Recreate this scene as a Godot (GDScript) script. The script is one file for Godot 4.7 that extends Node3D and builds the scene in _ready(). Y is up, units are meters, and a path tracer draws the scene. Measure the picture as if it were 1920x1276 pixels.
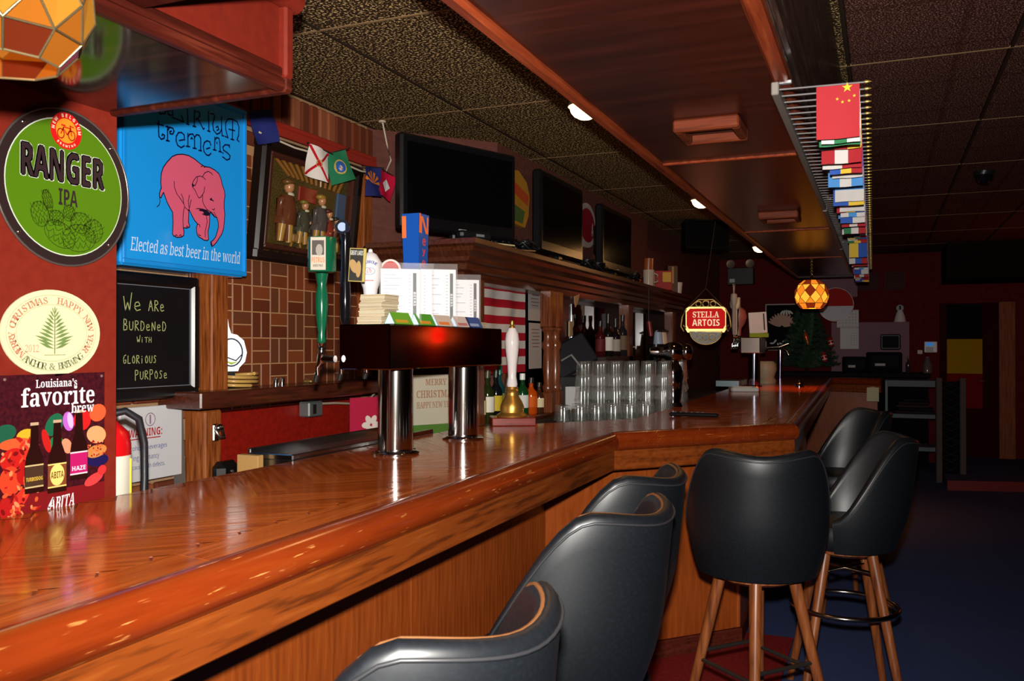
extends Node3D
# A narrow tavern: a lacquered bar counter on the left, back bar with televisions, dropped wooden soffit, stools.

const ELEPHANT := [-143,-53,-146,-35,-144,-1,-134,24,-115,48,-90,73,-65,86,-35,93,-4,94,27,87,59,74,82,68,110,70,138,65,162,55,174,37,182,14,194,-7,198,-27,193,-51,193,-78,197,-105,194,-136,190,-163,180,-185,165,-203,149,-222,132,-237,123,-241,118,-235,116,-225,130,-216,144,-201,153,-181,160,-160,159,-140,151,-123,139,-122,127,-115,113,-107,110,-120,110,-147,107,-167,101,-184,103,-207,105,-215,97,-221,78,-221,69,-217,53,-213,44,-207,39,-195,37,-179,42,-165,44,-162,28,-151,15,-136,1,-117,-3,-113,-4,-139,-5,-162,1,-174,0,-180,-16,-186,-32,-186,-28,-200,-30,-216,-42,-223,-64,-227,-81,-223,-87,-216,-86,-197,-85,-175,-86,-150,-87,-135,-102,-118,-115,-101,-125,-81,-132,-68,-139,-79,-145,-90,-151,-88,-152,-76,-148,-63]
const ELEPHANT_LINES := [
	[-79,-17,-78,-39,-66,-62,-47,-78,-30,-95,-21,-109,-5,-117,1,-103,5,-86,10,-73],
	[-43,-59,-34,-73,-30,-95],
	[0,-57,-6,-81,-3,-104],
	[-27,-107,-32,-130,-34,-159,-32,-184],
	[82,-12,78,-33,68,-47,59,-57,50,-60,41,-50,30,-34,16,-23,14,-12,23,4,36,19,55,26,73,25,87,18],
	[43,19,41,4,30,-15,19,-18],
	[71,28,82,43,101,53,119,49,126,43],
	[71,-44,71,-70,80,-85,96,-99,125,-108,139,-120],
	[92,-126,97,-145,92,-165,85,-186,86,-209],
	[44,-162,55,-164,57,-173],
	[124,-93,134,-95,139,-88],
	[136,-103,148,-122],
	[-151,-88,-149,-103,-152,-116,-164,-126],
	[-76,-224,-68,-217,-62,-221],
	[-53,-220,-46,-214,-40,-220],
	[48,-200,55,-206,62,-205],
	[-16,-182,-12,-177,-7,-180],
	[61,64,75,70],
	[77,64,91,70]]
const ELEPHANT_BLOBS := [
	[28,-107,46,-100,73,-99,96,-101,110,-109,108,-120,96,-124,83,-124,64,-120,78,-116,73,-110,50,-110,55,-103],
	[108,-56,120,-49,124,-48,122,-55,131,-56,134,-64,127,-60,117,-60],
	[12,-18,16,-9,25,-14,21,-23],
	[116,-225,123,-226,126,-238,123,-242,118,-235]]
const BEER_LETTERS := [
	[-157,193,-157,152,-155,134,-144,126,-130,133,-128,144,-137,147,-141,140],
	[-166,179,-133,179],
	[-113,181,-113,128],
	[-122,178,-113,181,-104,178],
	[-113,165,-102,180,-87,180,-80,171,-87,158,-100,156,-102,164,-93,168],
	[-120,127,-104,128],
	[-27,155,-29,168,-42,174,-58,170,-69,154,-70,137,-62,121,-44,116,-27,127],
	[-54,141,-25,151],
	[-9,178,-9,129],
	[-9,165,1,177,17,181,26,172,27,129],
	[26,170,37,183,51,184,60,174,60,126],
	[-18,127,1,129],
	[18,127,36,129],
	[49,125,65,126],
	[7,160,11,166,17,162],
	[116,159,110,171,95,172,80,162,74,145,78,126,91,116,105,116,117,127],
	[91,139,111,148],
	[139,196,137,145],
	[139,185,150,197,162,196,167,182,170,143],
	[129,144,147,145],
	[161,144,178,144],
	[149,178,152,173],
	[226,173,216,181,198,178,185,166,189,154,209,149,227,140,225,126,207,118,192,124,183,126],
	[223,183,225,181],
	[184,143,187,141],
	[-87,258,-87,220,-31,217,-43,240],
	[-11,271,-9,214],
	[-17,213,-3,213],
	[27,275,25,212],
	[17,212,34,213],
	[29,272,53,275,55,261,39,243,33,244],
	[47,245,74,213,80,218],
	[103,291,105,212],
	[97,212,112,212],
	[113,283,130,287,138,281,135,268,126,245,131,222,150,210,167,219,177,236,178,288],
	[150,225,161,232,156,243,145,236],
	[178,239,180,211,191,212],
	[197,212,215,210,209,222,201,244,201,269,216,287,243,292],
	[243,292,241,207],
	[216,287,243,292,270,288,281,269,279,234,270,214,282,208],
	[220,246,256,248],
	[231,208,251,209],
	[-152,261,-152,218],
	[-152,260,-123,262,-117,245,-126,226,-152,218],
	[-98,264,-108,261,-113,243,-108,226,-94,227],
	[-111,243,-98,244]]
var taken := {}
var mats := {}
var fonts := {}
var rng := RandomNumberGenerator.new()


# ---------- naming and tagging ----------
func numbered(called: String) -> String:
	var n: int = taken.get(called, 0)
	taken[called] = n + 1
	return called if n == 0 else "%s_%03d" % [called, n]

func tag(o: Node, label: String, category: String, group := "") -> Node:
	o.set_meta("label", label)
	o.set_meta("category", category)
	if group != "":
		o.set_meta("group", group)
	return o

func thing(called: String, label: String, category: String, at := Vector3.ZERO, turn := 0.0, group := "") -> Node3D:
	var o := Node3D.new()
	o.name = numbered(called)
	add_child(o)
	o.position = at
	o.rotation.y = turn
	tag(o, label, category, group)
	return o

func obj(called: String, s: SurfaceTool, m: Material, parent: Node = self, normals := true) -> MeshInstance3D:
	var o := MeshInstance3D.new()
	o.name = numbered(called) if parent == self else called
	if normals:
		s.generate_normals()
	o.mesh = s.commit()
	o.material_override = m
	parent.add_child(o, true)
	return o

func share(called: String, mesh: Mesh, m: Material, parent: Node, at := Transform3D()) -> MeshInstance3D:
	var o := MeshInstance3D.new()
	o.name = called
	o.mesh = mesh
	o.material_override = m
	o.transform = at
	parent.add_child(o, true)
	return o

func struct(called: String, s: SurfaceTool, m: Material) -> MeshInstance3D:
	var o := obj(called, s, m)
	o.set_meta("kind", "structure")
	return o

func copy(o: Node3D, at: Vector3, turn: float, label: String) -> Node3D:
	var c: Node3D = o.duplicate()
	var base := String(o.name).rstrip("0123456789").rstrip("_")
	c.name = numbered(base)
	add_child(c)
	c.position = at
	c.rotation.y = turn
	c.set_meta("label", label)
	return c

func ordinal(n: int) -> String:
	var w := ["first", "second", "third", "fourth", "fifth", "sixth", "seventh", "eighth", "ninth", "tenth", "eleventh", "twelfth", "thirteenth", "fourteenth", "fifteenth", "sixteenth", "seventeenth", "eighteenth", "nineteenth"]
	var tens := ["", "", "twent", "thirt", "fort", "fift", "sixt", "sevent", "eight", "ninet"]
	if n <= 19:
		return w[n - 1]
	if n % 10 == 0:
		return tens[n / 10] + "ieth"
	return tens[n / 10] + "y " + w[n % 10 - 1]


# ---------- geometry ----------
func st() -> SurfaceTool:
	var s := SurfaceTool.new()
	s.begin(Mesh.PRIMITIVE_TRIANGLES)
	s.set_smooth_group(-1)
	return s

func tri(s: SurfaceTool, a: Vector3, b: Vector3, c: Vector3) -> void:   # counter-clockwise from outside
	s.add_vertex(a); s.add_vertex(c); s.add_vertex(b)

func quad(s: SurfaceTool, a: Vector3, b: Vector3, c: Vector3, d: Vector3) -> void:
	tri(s, a, b, c)
	tri(s, a, c, d)

func hull8(s: SurfaceTool, p: Array) -> void:   # four bottom corners, then four top corners, counter-clockwise from above
	quad(s, p[3], p[2], p[1], p[0])
	quad(s, p[4], p[5], p[6], p[7])
	for i in 4:
		var j := (i + 1) % 4
		quad(s, p[i], p[j], p[4 + j], p[4 + i])

func bx(s: SurfaceTool, c: Vector3, z: Vector3, b := 0.0, t := Transform3D()) -> void:
	s.set_smooth_group(-1)
	var h := z / 2.0
	if b <= 0.0:
		var p := []
		for y in [-1, 1]:
			for q in [[-1, 1], [1, 1], [1, -1], [-1, -1]]:
				p.append(t * (c + Vector3(q[0] * h.x, y * h.y, q[1] * h.z)))
		hull8(s, p)
		return
	b = minf(b, minf(h.x, minf(h.y, h.z)) * 0.98)
	var i := h - Vector3(b, b, b)
	for ax in 3:
		var u := (ax + 1) % 3
		var v := (ax + 2) % 3
		for sg in [-1.0, 1.0]:
			var p := []
			for q in [[-1, -1], [1, -1], [1, 1], [-1, 1]]:
				var w := Vector3()
				w[ax] = sg * h[ax]
				w[u] = q[0] * i[u]
				w[v] = q[1] * i[v]
				p.append(t * (c + w))
			if sg > 0:
				quad(s, p[0], p[1], p[2], p[3])
			else:
				quad(s, p[3], p[2], p[1], p[0])
		for su in [-1.0, 1.0]:
			for sv in [-1.0, 1.0]:
				var p := []
				for q in [[0, -1], [0, 1], [1, 1], [1, -1]]:
					var w := Vector3()
					w[ax] = q[1] * i[ax]
					w[u] = su * (h[u] if q[0] == 0 else i[u])
					w[v] = sv * (i[v] if q[0] == 0 else h[v])
					p.append(t * (c + w))
				if su * sv > 0:
					quad(s, p[3], p[2], p[1], p[0])
				else:
					quad(s, p[0], p[1], p[2], p[3])
	for sx in [-1.0, 1.0]:
		for sy in [-1.0, 1.0]:
			for sz in [-1.0, 1.0]:
				var g := Vector3(sx, sy, sz)
				var a := t * (c + Vector3(g.x * h.x, g.y * i.y, g.z * i.z))
				var d := t * (c + Vector3(g.x * i.x, g.y * h.y, g.z * i.z))
				var e := t * (c + Vector3(g.x * i.x, g.y * i.y, g.z * h.z))
				if sx * sy * sz > 0:
					tri(s, a, d, e)
				else:
					tri(s, a, e, d)

func span(s: SurfaceTool, a: Vector3, b: Vector3, bev := 0.0) -> void:   # a box between two corners
	bx(s, (a + b) / 2.0, (b - a).abs(), bev)

func ring(c: Vector3, u: Vector3, v: Vector3, r: float, n: int) -> PackedVector3Array:
	var p := PackedVector3Array()
	for k in n:
		var a := TAU * k / n
		p.append(c + u * (cos(a) * r) + v * (sin(a) * r))
	return p

func frame_of(d: Vector3) -> Array:
	var up := Vector3.UP if absf(d.y) < 0.95 else Vector3.RIGHT
	var u := up.cross(d).normalized()
	return [u, d.cross(u).normalized()]

func tube(s: SurfaceTool, pts: Array, r, n := 8, closed := false, caps := true) -> void:
	var m := pts.size()
	var rings := []
	for k in m:
		var a: Vector3 = pts[(k - 1 + m) % m] if closed or k > 0 else pts[k]
		var b: Vector3 = pts[(k + 1) % m] if closed or k < m - 1 else pts[k]
		var f := frame_of((b - a).normalized())
		rings.append(ring(pts[k], f[0], f[1], r[k] if r is Array else r, n))
	s.set_smooth_group(1)
	for k in (m if closed else m - 1):
		var p: PackedVector3Array = rings[k]
		var q: PackedVector3Array = rings[(k + 1) % m]
		for i in n:
			var j := (i + 1) % n
			quad(s, p[i], p[j], q[j], q[i])
	s.set_smooth_group(-1)
	if caps and not closed:
		for i in n:
			tri(s, pts[0], rings[0][(i + 1) % n], rings[0][i])
			tri(s, pts[m - 1], rings[m - 1][i], rings[m - 1][(i + 1) % n])

func cyl(s: SurfaceTool, a: Vector3, b: Vector3, r0: float, r1: float, n := 12) -> void:
	tube(s, [a, b], [r0, r1], n)

func hoop(s: SurfaceTool, c: Vector3, r: float, t: float, n := 32, m := 8, axis := Vector3.UP) -> void:
	var f := frame_of(axis)
	tube(s, Array(ring(c, f[0], f[1], r, n)), t, m, true)

func lathe(s: SurfaceTool, prof: Array, n := 24, t := Transform3D(), squash := Vector2.ONE) -> void:   # prof: [radius, height] upwards along the outside
	var g := 2
	for k in prof.size() - 1:
		if k > 0:
			var d0 := Vector2(prof[k][0] - prof[k - 1][0], prof[k][1] - prof[k - 1][1]).normalized()
			var d1 := Vector2(prof[k + 1][0] - prof[k][0], prof[k + 1][1] - prof[k][1]).normalized()
			if d0.dot(d1) < 0.75:
				g += 1
		s.set_smooth_group(g)
		for i in n:
			var a := TAU * i / n
			var b := TAU * (i + 1) / n
			var ca := Vector2(cos(a), -sin(a)) * squash
			var cb := Vector2(cos(b), -sin(b)) * squash
			var p0 := t * Vector3(prof[k][0] * ca.x, prof[k][1], prof[k][0] * ca.y)
			var p1 := t * Vector3(prof[k][0] * cb.x, prof[k][1], prof[k][0] * cb.y)
			var q0 := t * Vector3(prof[k + 1][0] * ca.x, prof[k + 1][1], prof[k + 1][0] * ca.y)
			var q1 := t * Vector3(prof[k + 1][0] * cb.x, prof[k + 1][1], prof[k + 1][0] * cb.y)
			if prof[k][0] < 1e-6:
				tri(s, p0, q1, q0)
			elif prof[k + 1][0] < 1e-6:
				tri(s, p0, p1, q0)
			else:
				quad(s, p0, p1, q1, q0)
	s.set_smooth_group(-1)

func ball(s: SurfaceTool, c: Vector3, r: Vector3, n := 12, b := Basis()) -> void:
	var prof := []
	for k in n / 2 + 1:
		var a := -PI / 2 + PI * k / (n / 2)
		prof.append([maxf(0.0, cos(a)) if k > 0 and k < n / 2 else 0.0, sin(a)])
	lathe(s, prof, n, Transform3D(b * Basis.from_scale(r), c))

func prism(s: SurfaceTool, pts: Array, y0: float, y1: float, t := Transform3D()) -> void:   # a flat outline (x, z) raised from y0 to y1
	var p := PackedVector2Array(pts)
	if Geometry2D.is_polygon_clockwise(p):
		p.reverse()
	var idx := Geometry2D.triangulate_polygon(p)
	for k in range(0, idx.size(), 3):
		var a := p[idx[k]]
		var b := p[idx[k + 1]]
		var c := p[idx[k + 2]]
		if (b - a).cross(c - a) > 0:
			var w := b
			b = c
			c = w
		tri(s, t * Vector3(a.x, y1, a.y), t * Vector3(b.x, y1, b.y), t * Vector3(c.x, y1, c.y))
		tri(s, t * Vector3(a.x, y0, a.y), t * Vector3(c.x, y0, c.y), t * Vector3(b.x, y0, b.y))
	for k in p.size():
		var a := p[k]
		var b := p[(k + 1) % p.size()]
		quad(s, t * Vector3(b.x, y0, b.y), t * Vector3(a.x, y0, a.y), t * Vector3(a.x, y1, a.y), t * Vector3(b.x, y1, b.y))

const UPRIGHT := Basis(Vector3(1, 0, 0), Vector3(0, 0, 1), Vector3(0, -1, 0))   # lays a prism's outline into the x-y plane, raised towards +z

func plate(s: SurfaceTool, pts: Array, z0: float, z1: float, t := Transform3D()) -> void:
	var q := []
	for p in pts:
		q.append(Vector2(p.x, -p.y))
	prism(s, q, z0, z1, t * Transform3D(UPRIGHT, Vector3.ZERO))

func sweep(s: SurfaceTool, path: Array, prof: Array, smooth := true) -> void:   # path of (x, z); prof of (outward, y) where outward is to the right of the path
	var rows := []
	var m := path.size()
	for k in m:
		var d0: Vector2 = (path[k] - path[k - 1]).normalized() if k > 0 else (path[1] - path[0]).normalized()
		var d1: Vector2 = (path[k + 1] - path[k]).normalized() if k < m - 1 else d0
		var n0 := Vector2(-d0.y, d0.x)
		var n1 := Vector2(-d1.y, d1.x)
		var nm := (n0 + n1).normalized()
		var f := 1.0 / maxf(0.3, nm.dot(n0))
		var row := []
		for p in prof:
			var w: Vector2 = path[k] + nm * f * p.x
			row.append(Vector3(w.x, p.y, w.y))
		rows.append(row)
	for k in m - 1:
		s.set_smooth_group(10 + k if smooth else -1)
		for i in prof.size() - 1:
			quad(s, rows[k][i], rows[k + 1][i], rows[k + 1][i + 1], rows[k][i + 1])
	s.set_smooth_group(-1)
	for e in [0, m - 1]:
		for i in range(1, prof.size() - 1):
			if e == 0:
				tri(s, rows[0][0], rows[0][i], rows[0][i + 1])
			else:
				tri(s, rows[e][0], rows[e][i + 1], rows[e][i])


# ---------- materials ----------
func c8(r: int, g: int, b: int) -> Color:
	return Color8(r, g, b)

func mat(col: Color, rough := 0.6, metal := 0.0, spec := 0.5) -> StandardMaterial3D:
	var key := "%s/%.2f/%.2f/%.2f" % [col.to_html(), rough, metal, spec]
	if mats.has(key):
		return mats[key]
	var m := StandardMaterial3D.new()
	m.albedo_color = col
	m.roughness = rough
	m.metallic = metal
	m.metallic_specular = spec if spec != 0.5 or rough < 0.6 else (0.3 if rough < 0.75 else 0.15)   # matt paint, cloth and paper hardly shine
	mats[key] = m
	return m

func noise(freq: float, kind := FastNoiseLite.TYPE_SIMPLEX_SMOOTH, oct := 4, sd := 3) -> FastNoiseLite:
	var n := FastNoiseLite.new()
	n.noise_type = kind
	n.frequency = freq
	n.fractal_octaves = oct
	n.seed = sd
	return n

func tex(n: FastNoiseLite, stops: Array, size := 512) -> NoiseTexture2D:
	var t := NoiseTexture2D.new()
	t.width = size
	t.height = size
	t.seamless = true
	t.noise = n
	var g := Gradient.new()
	var off := PackedFloat32Array()
	var cols := PackedColorArray()
	for e in stops:
		off.append(e[0])
		cols.append(e[1])
	g.offsets = off
	g.colors = cols
	t.color_ramp = g
	return t

func rough_tex(key: String, n: FastNoiseLite, lo: float, hi: float) -> NoiseTexture2D:
	if not mats.has(key):
		mats[key] = tex(n, [[0.25, Color(lo, lo, lo)], [0.75, Color(hi, hi, hi)]])
	return mats[key]

func grain(key: String, dark: Color, mid: Color, light: Color, along: int, rough: float, coat := 0.0, fine := 9.0, world := true) -> StandardMaterial3D:
	# lacquered wood: streaks that run along one world axis (0 x, 1 y, 2 z)
	if mats.has(key):
		return mats[key]
	var m := StandardMaterial3D.new()
	m.albedo_texture = tex(noise(0.012, FastNoiseLite.TYPE_SIMPLEX_SMOOTH, 5, key.hash() % 90), [[0.2, dark], [0.45, mid], [0.62, mid], [0.85, light]])
	m.uv1_triplanar = true
	m.uv1_world_triplanar = world
	var k := Vector3(fine, fine, fine)
	k[along] = fine * 0.07
	m.uv1_scale = k
	m.roughness = rough
	m.metallic_specular = 0.5 if rough < 0.4 else 0.25
	if coat > 0.0:
		m.clearcoat_enabled = true
		m.clearcoat = coat
		m.clearcoat_roughness = 0.12
	mats[key] = m
	return m

func worn(key: String, base: Color, spot: Color, scale: float, from: float, rough: float) -> StandardMaterial3D:
	# painted or woven surface with irregular patches of a second tone
	if mats.has(key):
		return mats[key]
	var m := StandardMaterial3D.new()
	m.albedo_texture = tex(noise(0.02, FastNoiseLite.TYPE_SIMPLEX_SMOOTH, 5, key.hash() % 70), [[0.3, base], [from, base.lerp(spot, 0.3)], [0.9, spot]])
	m.uv1_triplanar = true
	m.uv1_world_triplanar = true
	m.uv1_scale = Vector3.ONE * scale
	m.roughness = rough
	m.metallic_specular = 0.3
	mats[key] = m
	return m

func glass(alpha := 0.06, col := Color.WHITE) -> StandardMaterial3D:
	var key := "glass%.2f%s" % [alpha, col.to_html()]
	if not mats.has(key):
		var m := StandardMaterial3D.new()
		m.transparency = BaseMaterial3D.TRANSPARENCY_ALPHA
		m.albedo_color = Color(col.r, col.g, col.b, alpha)
		m.roughness = 0.03
		m.metallic_specular = 0.42
		mats[key] = m
	return mats[key]

func glow(col: Color, times: float, body := 1.0, rough := 0.6) -> StandardMaterial3D:
	var m := StandardMaterial3D.new()
	m.albedo_color = Color(col.r * body, col.g * body, col.b * body)
	m.roughness = rough
	m.metallic_specular = 0.3
	m.emission_enabled = true
	m.emission = col
	m.emission_energy_multiplier = times
	return m


# ---------- flat print on signs: each colour of one motif is a thin sheet of ink ----------
func font(called: String, bold: bool) -> SystemFont:
	var key := called + str(bold)
	if not fonts.has(key):
		var f := SystemFont.new()
		f.font_names = PackedStringArray([called])
		f.font_weight = 700 if bold else 400
		fonts[key] = f
	return fonts[key]

func text_of(words: String, called: String, bold: bool) -> Array:   # [box of the letters, their triangles]
	var key := "text/" + words + called + str(bold)
	if not mats.has(key):
		var t := TextMesh.new()
		t.text = words
		t.font = font(called, bold)
		t.font_size = 48
		t.pixel_size = 0.01
		t.depth = 0.0
		t.curve_step = 1.5
		var v := PackedVector3Array()
		var lo := Vector3(1e9, 1e9, 0)
		var hi := -lo
		for n in t.get_surface_count():
			var a := t.surface_get_arrays(n)
			var idx: PackedInt32Array = a[Mesh.ARRAY_INDEX] if a[Mesh.ARRAY_INDEX] != null else PackedInt32Array(range(a[Mesh.ARRAY_VERTEX].size()))
			for i in idx:
				var p: Vector3 = a[Mesh.ARRAY_VERTEX][i]
				v.append(p)
				lo = lo.min(p)
				hi = hi.max(p)
		mats[key] = [AABB(lo, hi - lo), v]
	return mats[key]

func ink(s: SurfaceTool, words: String, box: Rect2, z: float, called := "Droid Sans", bold := true, turn := 0.0, slant := 0.0) -> void:
	# lettering stretched to fill a box (x, y of the lower left corner, width, height)
	var t := text_of(words, called, bold)
	var b: AABB = t[0]
	var k := Vector3(box.size.x / b.size.x, box.size.y / b.size.y, 1)
	var mid := Vector3(box.position.x + box.size.x / 2, box.position.y + box.size.y / 2, z)
	var xf := Transform3D(Basis(Vector3.BACK, turn) * Basis(Vector3(1, 0, 0), Vector3(slant, 1, 0), Vector3(0, 0, 1)) * Basis.from_scale(k), mid) * Transform3D(Basis(), -(b.position + b.size / 2))
	s.set_smooth_group(-1)
	for v in t[1]:
		s.add_vertex(xf * v)

func ink_outline(s: SurfaceTool, words: String, box: Rect2, z: float, w: float) -> void:
	for k in 8:
		var a := TAU * k / 8
		ink(s, words, Rect2(box.position + Vector2(cos(a), sin(a)) * w, box.size), z)

func ink_arc(s: SurfaceTool, words: String, r: Vector2, from: float, to: float, high: float, z: float, called := "Droid Serif", outward := true, c := Vector2.ZERO) -> void:
	# letters spread along an ellipse from one angle to another (degrees, 90 is the top)
	var n := words.length()
	for k in n:
		if words[k] == " ":
			continue
		var a := deg_to_rad(lerpf(from, to, (k + 0.5) / n))
		var p := Vector2(cos(a) * r.x, sin(a) * r.y) + c
		var nrm := Vector2(cos(a) / r.x, sin(a) / r.y).normalized()
		var turn := nrm.angle() - PI / 2 if outward else nrm.angle() + PI / 2
		var b: AABB = text_of(words[k], called, true)[0]
		var w := high * clampf(b.size.x / maxf(b.size.y, 0.01), 0.2, 1.4)
		ink(s, words[k], Rect2(p.x - w / 2, p.y - high / 2, w, high), z, called, true, turn)

func flat(s: SurfaceTool, pts: Array, z: float) -> void:
	var p := PackedVector2Array(pts)
	var idx := Geometry2D.triangulate_polygon(p)
	s.set_smooth_group(-1)
	for k in range(0, idx.size(), 3):
		var a := p[idx[k]]
		var b := p[idx[k + 1]]
		var c := p[idx[k + 2]]
		if (b - a).cross(c - a) < 0:
			var w := b
			b = c
			c = w
		tri(s, Vector3(a.x, a.y, z), Vector3(b.x, b.y, z), Vector3(c.x, c.y, z))

func oval(c: Vector2, r: Vector2, n := 24, turn := 0.0) -> Array:
	var p := []
	for k in n:
		p.append(c + (Vector2(cos(TAU * k / n), sin(TAU * k / n)) * r).rotated(turn))
	return p

func rect(x: float, y: float, w: float, h: float) -> Array:
	return [Vector2(x, y), Vector2(x + w, y), Vector2(x + w, y + h), Vector2(x, y + h)]

func stroke(s: SurfaceTool, pts: Array, w: float, z: float, closed := false) -> void:
	var m := pts.size()
	s.set_smooth_group(-1)
	for k in (m if closed else m - 1):
		var a: Vector2 = pts[k]
		var b: Vector2 = pts[(k + 1) % m]
		if a.distance_to(b) < 1e-5:
			continue
		var d := (b - a).normalized() * w * 0.5
		var n := Vector2(-d.y, d.x)
		a -= d * 0.6
		b += d * 0.6
		quad(s, Vector3(a.x - n.x, a.y - n.y, z), Vector3(b.x - n.x, b.y - n.y, z), Vector3(b.x + n.x, b.y + n.y, z), Vector3(a.x + n.x, a.y + n.y, z))

func mm(flatlist: Array) -> Array:
	var p := []
	for k in range(0, flatlist.size(), 2):
		p.append(Vector2(flatlist[k], flatlist[k + 1]) / 1000.0)
	return p

func card(called: String, draw: Callable, col: Color, parent: Node, rough := 0.45) -> MeshInstance3D:
	var s := st()
	draw.call(s)
	return obj(called, s, mat(col, rough), parent)


func _ready() -> void:
	rng.seed = 7
	# --- camera ---
	var cam := Camera3D.new()
	cam.name = "camera"
	cam.position = Vector3(0, 1.5, 0)
	cam.rotation = Vector3(deg_to_rad(0.347), deg_to_rad(22.81), 0)
	cam.fov = 42.28
	cam.near = 0.05
	cam.far = 60.0
	add_child(cam)
	cam.current = true
	var lens := CameraAttributesPhysical.new()
	lens.frustum_focus_distance = 4.5
	lens.frustum_focal_length = 31.034
	lens.exposure_aperture = 13.0
	cam.attributes = lens
	# --- air: a closed dark room, no sky ---
	var we := WorldEnvironment.new()
	we.name = "world"
	var env := Environment.new()
	env.background_mode = Environment.BG_COLOR
	env.background_color = Color.BLACK
	env.tonemap_mode = Environment.TONE_MAPPER_LINEAR
	env.tonemap_exposure = 1.0
	env.sdfgi_enabled = true
	env.ssao_enabled = true
	env.ssil_enabled = true
	we.environment = env
	add_child(we)
	# --- the photographer's flash, on the camera's hot shoe just above the lens ---
	var flash := SpotLight3D.new()
	flash.name = "camera_flash"
	flash.position = Vector3(0.0, 1.63, 0.0)
	flash.rotation = Vector3(deg_to_rad(0.35), deg_to_rad(22.81), 0)
	flash.spot_angle = 52.0
	flash.spot_angle_attenuation = 1.0
	flash.spot_range = 40.0
	flash.spot_attenuation = 2.0
	flash.light_size = 0.025
	flash.light_energy = 18.0
	flash.light_color = Color(1.0, 0.98, 0.95)
	flash.shadow_enabled = true
	add_child(flash)
	build_shell()
	build_counter()
	build_soffit()
	build_niche()
	build_column_signs()
	build_backbar()
	build_televisions()
	build_tower()
	build_glasses()
	build_counter_things()
	build_far_end()
	build_stools()
	build_flags()
	build_dark_side()


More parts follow.
